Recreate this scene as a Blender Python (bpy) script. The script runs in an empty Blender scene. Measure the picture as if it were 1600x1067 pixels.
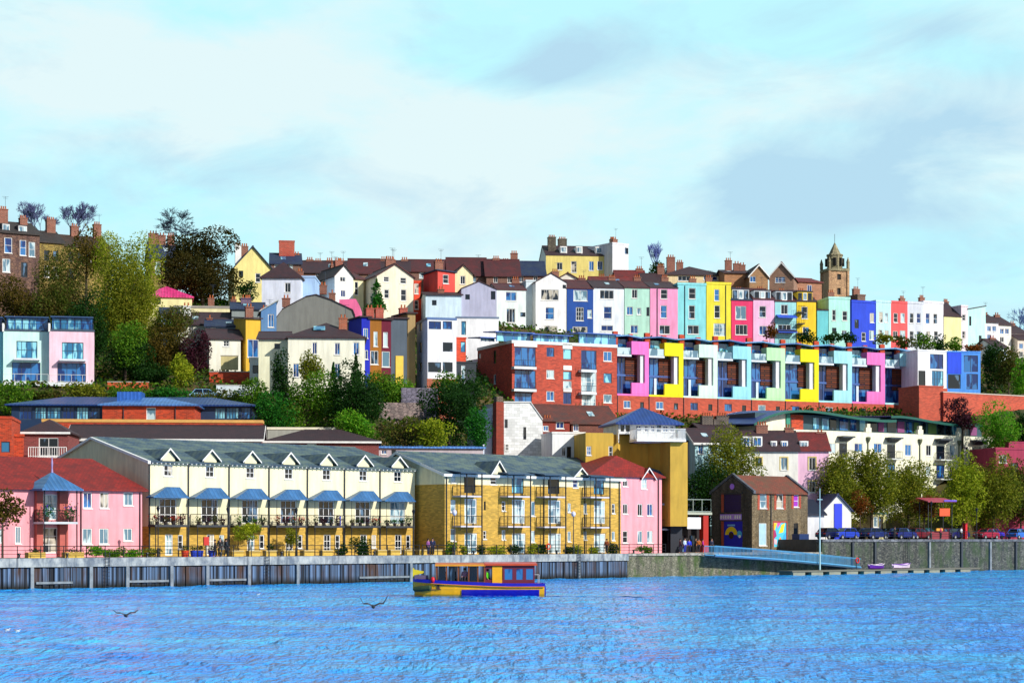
import bpy, math, random
import numpy as np
random.seed(7)
RNG = np.random.default_rng(11)
R = math.radians
SC = bpy.context.scene
COL = SC.collection

# ------------------------------------------------------------------ camera, sky, sun, exposure
CAMZ, FPX, CX, HY = 4.5, 3000.0, 800.0, 840.0      # eye height, focal length in photo pixels, principal column, horizon row
cam_d = bpy.data.cameras.new('camera')
cam = bpy.data.objects.new('camera', cam_d); COL.objects.link(cam)
cam.location = (0, 0, CAMZ); cam.rotation_euler = (R(90), 0, 0)
cam_d.sensor_width = 36; cam_d.lens = 36*FPX/1600
cam_d.shift_y = (HY-533.5)/1600; cam_d.clip_end = 6000; cam_d.clip_start = .5
SC.camera = cam

SUN_EL, SUN_AZ = 30, 128          # azimuth measured clockwise from +Y (north); sun behind the camera to the right
world = bpy.data.worlds.new('World'); SC.world = world; world.use_nodes = True
wt = world.node_tree; wt.nodes.clear()
def wn(t, **k):
    n = wt.nodes.new(t)
    for a, b in k.items(): setattr(n, a, b)
    return n
def wmath(op, a, b=None, c=None):
    n = wn('ShaderNodeMath', operation=op)
    for i, v in enumerate((a, b, c)):
        if v is None: continue
        if isinstance(v, (int, float)): n.inputs[i].default_value = v
        else: wt.links.new(v, n.inputs[i])
    return n.outputs[0]
sky = wn('ShaderNodeTexSky', sky_type='NISHITA', sun_disc=False)
sky.sun_elevation = R(SUN_EL); sky.sun_rotation = R(SUN_AZ); sky.air_density = 1.0; sky.dust_density = .6; sky.ozone_density = 2.0
tc = wn('ShaderNodeTexCoord'); sep = wn('ShaderNodeSeparateXYZ'); wt.links.new(tc.outputs['Generated'], sep.inputs[0])
sx, sy_, sz = sep.outputs
mp = wn('ShaderNodeMapping'); mp.inputs['Scale'].default_value = (1, 1, 2.6); mp.inputs['Rotation'].default_value = (0, R(-12), 0)
wt.links.new(tc.outputs['Generated'], mp.inputs[0])
def wnoise(sc, det, rough, dist=0):
    n = wn('ShaderNodeTexNoise'); n.inputs['Scale'].default_value = sc; n.inputs['Detail'].default_value = det
    n.inputs['Roughness'].default_value = rough; n.inputs['Distortion'].default_value = dist
    wt.links.new(mp.outputs[0], n.inputs['Vector']); return n.outputs['Fac']
n1 = wnoise(5.5, 9, .58, .4); n2 = wnoise(19, 8, .62, .3)
def blob(az, el, ra, re, amt):       # a soft bank of cloud round one compass direction, in tangents of azimuth and height
    dy = wmath('MAXIMUM', sy_, .05)
    du = wmath('DIVIDE', wmath('SUBTRACT', wmath('DIVIDE', sx, dy), az), ra)
    dv = wmath('DIVIDE', wmath('SUBTRACT', wmath('DIVIDE', sz, dy), el), re)
    q = wmath('ADD', wmath('MULTIPLY', du, du), wmath('MULTIPLY', dv, dv))
    return wmath('MULTIPLY', wmath('POWER', 2.718, wmath('MULTIPLY', q, -1)), amt)
def wsum(l):
    s = l[0]
    for q in l[1:]: s = wmath('ADD', s, q)
    return s
P2 = lambda px, py, rx, ry, a: blob((px-800)/3000, (840-py)/3000, rx/3000, ry/3000, a)
cover = wsum([wmath('MULTIPLY', n1, 1.5), wmath('MULTIPLY', n2, .55), P2(150, 90, 380, 90, .3), P2(420, 120, 260, 50, .2), P2(850, 235, 380, 90, .35), P2(1230, 150, 180, 60, .25), P2(300, 220, 60, 35, .25),
              P2(1180, 40, 150, 60, -.35), P2(730, 90, 130, 60, -.3), P2(350, 30, 120, 60, -.3), P2(60, 330, 500, 60, -.15), P2(1560, 100, 100, 40, -.3)])
cr = wn('ShaderNodeMapRange'); cr.inputs['From Min'].default_value = .85; cr.inputs['From Max'].default_value = 1.3; wt.links.new(cover, cr.inputs[0])
n3 = wnoise(9, 8, .6, .6)
dark = wsum([wmath('MULTIPLY', n3, 1.5), wmath('MULTIPLY', n2, .25), P2(910, 80, 120, 45, .5), P2(850, 120, 90, 30, .3), P2(1230, 285, 150, 60, .4), P2(1400, 215, 200, 80, .42), P2(1180, 260, 60, 50, .2), P2(1320, 340, 160, 40, .25), P2(1480, 45, 130, 35, .35), P2(550, 330, 420, 60, .12), P2(250, 60, 400, 100, -.25), P2(850, 220, 260, 60, -.2)])
dr = wn('ShaderNodeMapRange'); dr.inputs['From Min'].default_value = .88; dr.inputs['From Max'].default_value = 1.35; wt.links.new(dark, dr.inputs[0])
def wmix(f, a, b):
    m = wn('ShaderNodeMix', data_type='RGBA')
    wt.links.new(f, m.inputs['Factor'])
    for i, v in ((6, a), (7, b)):
        if isinstance(v, tuple): m.inputs[i].default_value = v
        else: wt.links.new(v, m.inputs[i])
    return m.outputs[2]
thin = wmix(cr.outputs[0], (5.5, 9.8, 10.6, 1), (8.0, 9.7, 9.9, 1))          # thin bright veil, then white cloud
cloudy = wmix(dr.outputs[0], thin, (4.9, 7.5, 9.1, 1))
# the cloud bank hangs ahead, over the hill; the unseen sky behind and overhead is cleared to deepen the shadows
fm = wn('ShaderNodeMapRange', interpolation_type='SMOOTHSTEP'); fm.inputs['From Min'].default_value = .1; fm.inputs['From Max'].default_value = .75; wt.links.new(sy_, fm.inputs[0])
full = wmix(wmath('MULTIPLY', fm.outputs[0], .96), sky.outputs[0], cloudy)
bg = wn('ShaderNodeBackground'); bg.inputs[1].default_value = .092
wt.links.new(full, bg.inputs[0]); wo = wn('ShaderNodeOutputWorld'); wt.links.new(bg.outputs[0], wo.inputs[0])

sun_d = bpy.data.lights.new('sun', 'SUN'); sun_d.energy = 4.6; sun_d.angle = R(.5); sun_d.color = (1, .965, .91)
sun = bpy.data.objects.new('sun', sun_d); COL.objects.link(sun)
sun.rotation_euler = (R(90-SUN_EL), 0, R(180-SUN_AZ)); sun.location = (40, -40, 60)
# a sun lamp shines along its -Z; this rotation points +Z at azimuth SUN_AZ, elevation SUN_EL
SC.view_settings.view_transform = 'Standard'; SC.view_settings.look = 'None'
SC.view_settings.exposure = 0.12; SC.view_settings.gamma = 1

# ------------------------------------------------------------------ helpers
def hexc(h):
    h = h.lstrip('#'); o = []
    for i in (0, 2, 4):
        c = int(h[i:i+2], 16)/255
        o.append(c/12.92 if c <= .04045 else ((c+.055)/1.055)**2.4)
    return tuple(o)+(1,)
class MB:
    def __init__(s): s.v = []; s.f = []
    def add(s, vs, fs):
        b = len(s.v); s.v += [tuple(v) for v in vs]; s.f += [tuple(i+b for i in f) for f in fs]; return s
    def box(s, x0, x1, y0, y1, z0, z1):
        return s.add([(x0,y0,z0),(x1,y0,z0),(x1,y1,z0),(x0,y1,z0),(x0,y0,z1),(x1,y0,z1),(x1,y1,z1),(x0,y1,z1)],
                     [(0,3,2,1),(4,5,6,7),(0,1,5,4),(1,2,6,5),(2,3,7,6),(3,0,4,7)])
    def boxP(s, P, a0, a1, b0, b1, d0, d1):
        return s.add([P(a0,b0,d0),P(a1,b0,d0),P(a1,b0,d1),P(a0,b0,d1),P(a0,b1,d0),P(a1,b1,d0),P(a1,b1,d1),P(a0,b1,d1)],
                     [(0,3,2,1),(4,5,6,7),(0,1,5,4),(1,2,6,5),(2,3,7,6),(3,0,4,7)])
    def slab(s, poly, t):
        n = len(poly); vs = [tuple(p) for p in poly]+[(p[0], p[1], p[2]-t) for p in poly]
        return s.add(vs, [tuple(range(n)), tuple(range(2*n-1, n-1, -1))]+[(i, i+n, (i+1) % n+n, (i+1) % n) for i in range(n)])
    def ext(s, poly, vec):
        n = len(poly); vs = [tuple(p) for p in poly]+[tuple(p[k]+vec[k] for k in range(3)) for p in poly]
        return s.add(vs, [tuple(range(n-1, -1, -1)), tuple(range(n, 2*n))]+[(i, (i+1) % n, (i+1) % n+n, i+n) for i in range(n)])
    def tube(s, p, q, r0, r1=None, n=6, cap=True):
        r1 = r0 if r1 is None else r1
        p = np.array(p, float); q = np.array(q, float); d = q-p; L = np.linalg.norm(d)
        if L < 1e-6: return s
        d /= L; a = np.cross(d, (0, 0, 1) if abs(d[2]) < .9 else (1, 0, 0)); a /= np.linalg.norm(a); b = np.cross(d, a)
        vs = []
        for c, r in ((p, r0), (q, r1)):
            for i in range(n):
                t = 2*math.pi*i/n; vs.append(tuple(c+r*(math.cos(t)*a+math.sin(t)*b)))
        fs = [(i, (i+1) % n, (i+1) % n+n, i+n) for i in range(n)]
        if cap: fs += [tuple(range(n-1, -1, -1)), tuple(range(n, 2*n))]
        return s.add(vs, fs)
    def lathe(s, prof, c=(0, 0, 0), n=10):
        vs = []; fs = []
        for r, z in prof:
            for i in range(n):
                t = 2*math.pi*i/n; vs.append((c[0]+r*math.cos(t), c[1]+r*math.sin(t), c[2]+z))
        m = len(prof)
        for j in range(m-1):
            for i in range(n): fs.append((j*n+i, j*n+(i+1) % n, (j+1)*n+(i+1) % n, (j+1)*n+i))
        fs += [tuple(range(n-1, -1, -1)), tuple((m-1)*n+i for i in range(n))]
        return s.add(vs, fs)
    def build(s, name, mat, parent=None, smooth=False):
        me = bpy.data.meshes.new(name); me.from_pydata(s.v, [], s.f); me.materials.append(mat)
        if smooth: me.polygons.foreach_set('use_smooth', [True]*len(me.polygons))
        me.update()
        o = bpy.data.objects.new(name, me); COL.objects.link(o)
        if parent: o.parent = parent
        return o
def tag(o, label=None, cat=None, group=None, kind=None):
    for k, v in (('label', label), ('category', cat), ('group', group), ('kind', kind)):
        if v: o[k] = v
    return o
def empty(name, loc, th=0):
    o = bpy.data.objects.new(name, None); o.empty_display_size = .5; COL.objects.link(o); o.location = loc; o.rotation_euler = (0, 0, R(th)); return o

# ------------------------------------------------------------------ materials
MATS = {}
def newmat(key):
    m = bpy.data.materials.new(key); m.use_nodes = True; nt = m.node_tree
    return m, nt, nt.nodes['Principled BSDF']
def nd(nt, t, **k):
    n = nt.nodes.new(t)
    for a, b in k.items(): setattr(n, a, b)
    return n
def mixc(nt, f, a, b, blend='MIX'):
    m = nd(nt, 'ShaderNodeMix', data_type='RGBA', blend_type=blend)
    for i, v in ((0, f), (6, a), (7, b)):
        if isinstance(v, (tuple, float, int)): m.inputs[i].default_value = v
        else: nt.links.new(v, m.inputs[i])
    return m.outputs[2]
def noise(nt, vec, sc, det=4, rough=.55):
    n = nd(nt, 'ShaderNodeTexNoise'); n.inputs['Scale'].default_value = sc; n.inputs['Detail'].default_value = det; n.inputs['Roughness'].default_value = rough
    if vec is not None: nt.links.new(vec, n.inputs['Vector'])
    return n.outputs['Fac']
def mapping(nt, vec, scale=(1, 1, 1)):
    n = nd(nt, 'ShaderNodeMapping'); n.inputs['Scale'].default_value = scale; nt.links.new(vec, n.inputs[0]); return n.outputs[0]
def mrange(nt, v, a, b, c=0, d=1):
    n = nd(nt, 'ShaderNodeMapRange'); nt.links.new(v, n.inputs[0])
    for i, q in enumerate((a, b, c, d)): n.inputs[i+1].default_value = q
    return n.outputs[0]
def bump(nt, h, st, dist=.05):
    n = nd(nt, 'ShaderNodeBump'); n.inputs['Strength'].default_value = st; n.inputs['Distance'].default_value = dist; nt.links.new(h, n.inputs['Height']); return n.outputs[0]
def objvec(nt, wall=False):
    t = nd(nt, 'ShaderNodeTexCoord'); v = t.outputs['Object']
    if not wall: return v
    s = nd(nt, 'ShaderNodeSeparateXYZ'); nt.links.new(v, s.inputs[0])
    a = nd(nt, 'ShaderNodeMath', operation='ADD'); nt.links.new(s.outputs[0], a.inputs[0]); nt.links.new(s.outputs[1], a.inputs[1])
    c = nd(nt, 'ShaderNodeCombineXYZ'); nt.links.new(a.outputs[0], c.inputs[0]); nt.links.new(s.outputs[2], c.inputs[1]); return c.outputs[0]
def dk(c, k): return tuple(x*k for x in c[:3])+(1,)
def stucco(h):
    if ('st', h) in MATS: return MATS['st', h]
    m, nt, b = newmat('render_'+h); c = hexc(h); v = objvec(nt)
    streak = noise(nt, mapping(nt, v, (1.6, 1.6, .25)), 1, 5, .6); fine = noise(nt, v, .55, 6, .65)
    col = mixc(nt, mrange(nt, streak, .38, .7), dk(c, .98), dk(c, .74)); col = mixc(nt, mrange(nt, fine, .5, .8, 0, .45), col, dk(c, .55))
    nt.links.new(col, b.inputs['Base Color']); b.inputs['Roughness'].default_value = .85
    nt.links.new(bump(nt, noise(nt, v, 14, 3), .25, .02), b.inputs['Normal']); MATS['st', h] = m; return m
def brick(h, mortar='#b9a58c', h2=None, bw=.45, bh=.15, ms=.012):
    k = ('br', h, mortar, h2, bw)
    if k in MATS: return MATS[k]
    m, nt, b = newmat('brick_'+h); c = hexc(h); v = objvec(nt, True)
    t = nd(nt, 'ShaderNodeTexBrick'); nt.links.new(v, t.inputs['Vector'])
    t.inputs['Color1'].default_value = dk(c, 1.15); t.inputs['Color2'].default_value = hexc(h2) if h2 else dk(c, .72); t.inputs['Mortar'].default_value = hexc(mortar)
    t.inputs['Scale'].default_value = 1; t.inputs['Brick Width'].default_value = bw; t.inputs['Row Height'].default_value = bh; t.inputs['Mortar Size'].default_value = ms
    d = noise(nt, objvec(nt), .6, 6, .65); col = mixc(nt, mrange(nt, d, .45, .8, 0, .5), t.outputs['Color'], dk(c, .5))
    nt.links.new(col, b.inputs['Base Color']); b.inputs['Roughness'].default_value = .85
    nt.links.new(bump(nt, t.outputs['Fac'], -.3, .02), b.inputs['Normal']); MATS[k] = m; return m
def roofm(h, h2=None, row=.35, rough=.75):
    k = ('rf', h, h2)
    if k in MATS: return MATS[k]
    m, nt, b = newmat('roof_'+h); c = hexc(h); c2 = hexc(h2) if h2 else dk(c, .5); v = objvec(nt)
    s = nd(nt, 'ShaderNodeSeparateXYZ'); nt.links.new(v, s.inputs[0])
    a = nd(nt, 'ShaderNodeMath', operation='ADD'); nt.links.new(s.outputs[1], a.inputs[0]); nt.links.new(s.outputs[2], a.inputs[1])
    cb = nd(nt, 'ShaderNodeCombineXYZ'); nt.links.new(s.outputs[0], cb.inputs[0]); nt.links.new(a.outputs[0], cb.inputs[1])
    t = nd(nt, 'ShaderNodeTexBrick'); nt.links.new(cb.outputs[0], t.inputs['Vector']); t.inputs['Scale'].default_value = 1
    t.inputs['Color1'].default_value = dk(c, 1.2); t.inputs['Color2'].default_value = dk(c, .75); t.inputs['Mortar'].default_value = dk(c, .45)
    t.inputs['Brick Width'].default_value = .4; t.inputs['Row Height'].default_value = row; t.inputs['Mortar Size'].default_value = .03
    n = noise(nt, v, .8, 7, .7); col = mixc(nt, mrange(nt, n, .42, .68), t.outputs['Color'], c2)
    nt.links.new(col, b.inputs['Base Color']); b.inputs['Roughness'].default_value = rough
    nt.links.new(bump(nt, t.outputs['Fac'], -.5, .03), b.inputs['Normal']); MATS[k] = m; return m
def paint(h, rough=.5, metal=0.0, var=.25):
    k = ('pt', h, rough, metal)
    if k in MATS: return MATS[k]
    m, nt, b = newmat('paint_'+h); c = hexc(h); v = objvec(nt); n = noise(nt, v, 1.7, 6, .65)
    nt.links.new(mixc(nt, mrange(nt, n, .4, .8), c, dk(c, 1-var)), b.inputs['Base Color'])
    b.inputs['Roughness'].default_value = rough; b.inputs['Metallic'].default_value = metal; MATS[k] = m; return m
def seam(h, rough=.4):
    k = ('sm', h)
    if k in MATS: return MATS[k]
    m, nt, b = newmat('metal_seam_'+h); c = hexc(h); v = objvec(nt)
    w = nd(nt, 'ShaderNodeTexWave', bands_direction='X'); w.inputs['Scale'].default_value = .7; nt.links.new(v, w.inputs['Vector'])
    n = noise(nt, v, .9, 5, .6); col = mixc(nt, mrange(nt, n, .35, .75), dk(c, 1.2), dk(c, .6))
    col = mixc(nt, mrange(nt, w.outputs['Fac'], .9, 1, 0, .6), col, dk(c, .4))
    nt.links.new(col, b.inputs['Base Color']); b.inputs['Roughness'].default_value = rough; b.inputs['Metallic'].default_value = .15
    nt.links.new(bump(nt, w.outputs['Fac'], .4, .05), b.inputs['Normal']); MATS[k] = m; return m
def glassm(h, h2, thr=.6):
    k = ('gl', h, h2, thr)
    if k in MATS: return MATS[k]
    m, nt, b = newmat('window_glass_'+h); v = nd(nt, 'ShaderNodeNewGeometry').outputs['Position']
    n = noise(nt, mapping(nt, v, (1, 1, .35)), 1.1, 2, .5); col = mixc(nt, mrange(nt, n, thr-.03, thr+.03), hexc(h), hexc(h2))
    nt.links.new(col, b.inputs['Base Color']); b.inputs['Roughness'].default_value = .08; b.inputs['Specular IOR Level'].default_value = .6
    MATS[k] = m; return m
def stonem(h, h2, h3, sc=2.2, moss=None):
    k = ('stn', h, h2, h3, moss)
    if k in MATS: return MATS[k]
    m, nt, b = newmat('stone_'+h); v = objvec(nt)
    vo = nd(nt, 'ShaderNodeTexVoronoi'); vo.inputs['Scale'].default_value = sc; nt.links.new(mapping(nt, v, (1, 1, 1.7)), vo.inputs['Vector'])
    r = nd(nt, 'ShaderNodeSeparateXYZ'); nt.links.new(vo.outputs['Color'], r.inputs[0])
    col = mixc(nt, r.outputs[0], hexc(h), hexc(h2)); ve = nd(nt, 'ShaderNodeTexVoronoi', feature='DISTANCE_TO_EDGE'); ve.inputs['Scale'].default_value = sc
    nt.links.new(mapping(nt, v, (1, 1, 1.7)), ve.inputs['Vector'])
    e = mrange(nt, ve.outputs['Distance'], 0, .08); col = mixc(nt, e, hexc(h3), col)
    sn = noise(nt, mapping(nt, v, (1.3, 1.3, .12)), .9, 5, .65); col = mixc(nt, mrange(nt, sn, .42, .68, 0, .7), col, dk(hexc(h3), .8))
    if moss:
        n = noise(nt, mapping(nt, v, (.5, .5, .22)), 1.1, 6, .7); col = mixc(nt, mrange(nt, n, .48, .62, 0, .85), col, hexc(moss))
    nt.links.new(col, b.inputs['Base Color']); b.inputs['Roughness'].default_value = .9; nt.links.new(bump(nt, e, .6, .04), b.inputs['Normal'])
    MATS[k] = m; return m
def leafm(h, h2, h3=None):
    k = ('lf', h, h2, h3)
    if k in MATS: return MATS[k]
    m, nt, b = newmat('leaves_'+h); v = objvec(nt); n = noise(nt, v, .55, 4, .6); n2 = noise(nt, v, 3.1, 2, .5)
    col = mixc(nt, mrange(nt, n, .38, .62), hexc(h), hexc(h2)); col = mixc(nt, mrange(nt, n2, .5, .75), col, hexc(h3 or h2))
    nt.links.new(col, b.inputs['Base Color']); b.inputs['Roughness'].default_value = .65; b.inputs['Specular IOR Level'].default_value = .15
    tr = nd(nt, 'ShaderNodeBsdfTranslucent'); nt.links.new(mixc(nt, 1.0, col, (1.0, 1.1, .6, 1), 'MULTIPLY'), tr.inputs['Color']); mx = nd(nt, 'ShaderNodeMixShader'); mx.inputs[0].default_value = .42; nt.links.new(b.outputs[0], mx.inputs[1]); nt.links.new(tr.outputs[0], mx.inputs[2]); nt.links.new(mx.outputs[0], nt.nodes['Material Output'].inputs['Surface'])
    MATS[k] = m; return m
WHITE = paint('#eceae4', .5); GREYM = paint('#3c4654', .5); BLACK = paint('#11131a', .5); DGREY = paint('#2c3038', .6)
G_DARK = glassm('#0a1420', '#51708c', .62); G_BLUE = glassm('#0c2c66', '#2f6ea8', .5); G_PALE = glassm('#587a8c', '#b9cdd0', .5); G_CYAN = glassm('#2c6f96', '#8cd0dc', .5)

# ------------------------------------------------------------------ frames: photo rows and columns read on a plane that stands at its real distance
def XP(px, Y): return (px-CX)/FPX*Y
def ZP(py, Y): return CAMZ-(py-HY)/FPX*Y
class Fr:
    def __init__(s, px, Y, th, z0):
        s.ox, s.oy, s.z0, s.th = XP(px, Y), Y, z0, th; s.c, s.s = math.cos(R(th)), math.sin(R(th))
    def lx(s, px, ly=0):
        r = (px-CX)/FPX; return (r*(s.oy+ly*s.c)-s.ox+ly*s.s)/(s.c-r*s.s)
    def Yl(s, lx, ly=0): return s.oy+lx*s.s+ly*s.c
    def lz(s, px, py, ly=0): return ZP(py, s.Yl(s.lx(px, ly), ly))-s.z0
    def sy(s, px, lx=0):
        r = (px-CX)/FPX; return (r*(s.oy+lx*s.s)-s.ox-lx*s.c)/(-s.s-r*s.c)
    def sz(s, px, py, lx=0): return ZP(py, s.Yl(lx, s.sy(px, lx)))-s.z0
    def w(s, lx, ly=0): return (s.ox+lx*s.c-ly*s.s, s.oy+lx*s.s+ly*s.c)
    def root(s, name): return empty(name, (s.ox, s.oy, s.z0), s.th)

# window styles: columns, rows, frame material, glass material, sill, frame width
STY = {'n': (2, 1, WHITE, G_DARK, 1, .09), 's': (1, 2, WHITE, G_DARK, 1, .09), 'x': (2, 2, WHITE, G_DARK, 1, .09), 'f': (2, 3, WHITE, G_DARK, 0, .1),
       't': (3, 1, WHITE, G_DARK, 1, .09), 'g': (3, 1, GREYM, G_BLUE, 0, .08), 'G': (4, 2, GREYM, G_CYAN, 0, .08), 'k': (1, 1, DGREY, G_DARK, 0, .06),
       'b': (2, 1, WHITE, G_BLUE, 1, .09), 'B': (2, 1, GREYM, G_BLUE, 0, .08), 'c': (2, 1, WHITE, G_PALE, 1, .09), 'y': (1, 1, GREYM, G_CYAN, 0, .08),
       'S': (1, 2, WHITE, G_BLUE, 1, .09), 'F': (3, 2, WHITE, G_PALE, 0, .11), 'p': (1, 1, WHITE, G_PALE, 1, .09), 'm': (3, 3, WHITE, G_DARK, 1, .09), 'H': (3, 3, WHITE, G_DARK, 0, .11), 'h': (2, 3, WHITE, G_PALE, 0, .11)}
wrand = random.Random(21); G_CURT = glassm('#141c28', '#b8b0a0', .5)
def window(parent, P, a0, a1, b0, b1, st='n', name='window', surround=None, inset=.1):
    cols, rows, fm, gm, sill, fw = STY[st[0]]
    if gm is G_DARK and st[0] != 'k' and wrand.random() < .38: gm = wrand.choice([G_PALE, G_BLUE, G_CURT])
    w, h = a1-a0, b1-b0; fw = min(fw, w*.16, h*.16); mb = MB(); d0, d1 = inset-.04, inset+.05
    mb.boxP(P, a0, a0+fw, b0, b1, d0, d1).boxP(P, a1-fw, a1, b0, b1, d0, d1).boxP(P, a0+fw, a1-fw, b0, b0+fw, d0, d1).boxP(P, a0+fw, a1-fw, b1-fw, b1, d0, d1)
    mw = fw*.55; e = .004
    for i in range(1, cols): x = a0+w*i/cols; mb.boxP(P, x-mw/2, x+mw/2, b0+fw, b1-fw, d0+e, d1)
    for j in range(1, rows): z = b0+h*j/rows; mb.boxP(P, a0+fw, a1-fw, z-mw/2, z+mw/2, d0+2*e, d1)
    if sill: mb.boxP(P, a0-.06, a1+.06, b0-.09, b0, -.08, inset-.05)
    f = mb.build(name, fm, parent)
    MB().boxP(P, a0+fw*.6, a1-fw*.6, b0+fw*.6, b1-fw*.6, d1-.04, d1-.01).build('pane', gm, f)
    if surround:
        s = MB(); q = .16
        s.boxP(P, a0-q, a0, b0, b1+q, -.03, .02).boxP(P, a1, a1+q, b0, b1+q, -.03, .02).boxP(P, a0, a1, b1, b1+q, -.03, .02)
        s.build('surround', surround, f)
    return f
def facegrid(mb, P, W, H, holes, t=.17):
    xs = sorted({0, W}|{min(max(v, 0), W) for h in holes for v in h[:2]}); zs = sorted({0, H}|{min(max(v, 0), H) for h in holes for v in h[2:4]})
    for i in range(len(xs)-1):
        for j in range(len(zs)-1):
            x0, x1, z0, z1 = xs[i], xs[i+1], zs[j], zs[j+1]
            if x1-x0 < 1e-5 or z1-z0 < 1e-5: continue
            cx, cz = (x0+x1)/2, (z0+z1)/2
            if any(h[0] < cx < h[1] and h[2] < cz < h[3] for h in holes): continue
            mb.add([P(x0, z0, 0), P(x1, z0, 0), P(x1, z1, 0), P(x0, z1, 0)], [(0, 1, 2, 3)])
    for a0, a1, b0, b1 in holes:
        mb.add([P(a0,b0,0),P(a1,b0,0),P(a1,b1,0),P(a0,b1,0),P(a0,b0,t),P(a1,b0,t),P(a1,b1,t),P(a0,b1,t)],
               [(0,4,5,1),(1,5,6,2),(2,6,7,3),(3,7,4,0),(4,7,6,5)])
def chimney(root, x, y, z0, z1, w=.9, d=.6, mat=None, pots=3, along='x'):
    m = MB(); m.box(x-w/2, x+w/2, y-d/2, y+d/2, z0, z1-.15).box(x-w/2-.06, x+w/2+.06, y-d/2-.06, y+d/2+.06, z1-.15, z1)
    o = m.build('chimney', mat or brick('#7c3a2a'), root); p = MB()
    for i in range(pots):
        k = (i+.5)/pots-.5
        p.lathe([(.12, 0), (.1, .42), (.13, .48)], (x+(k*w*.85 if along == 'x' else 0), y+(k*d*.85 if along == 'y' else 0), z1), 7)
    if pots > 1 and wrand.random() < .45: h = wrand.uniform(1.2, 2.2); m2 = MB().tube((x+w*.3, y, z1), (x+w*.3, y, z1+h), .025, n=4).tube((x+w*.3-.5, y, z1+h), (x+w*.3+.5, y, z1+h), .02, n=4).tube((x+w*.3-.35, y, z1+h-.25), (x+w*.3+.35, y, z1+h-.25), .02, n=4); m2.build('aerial', GREYM, o)
    if pots: p.build('chimney_pots', paint('#a8582c', .8), o)
    return o
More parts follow.
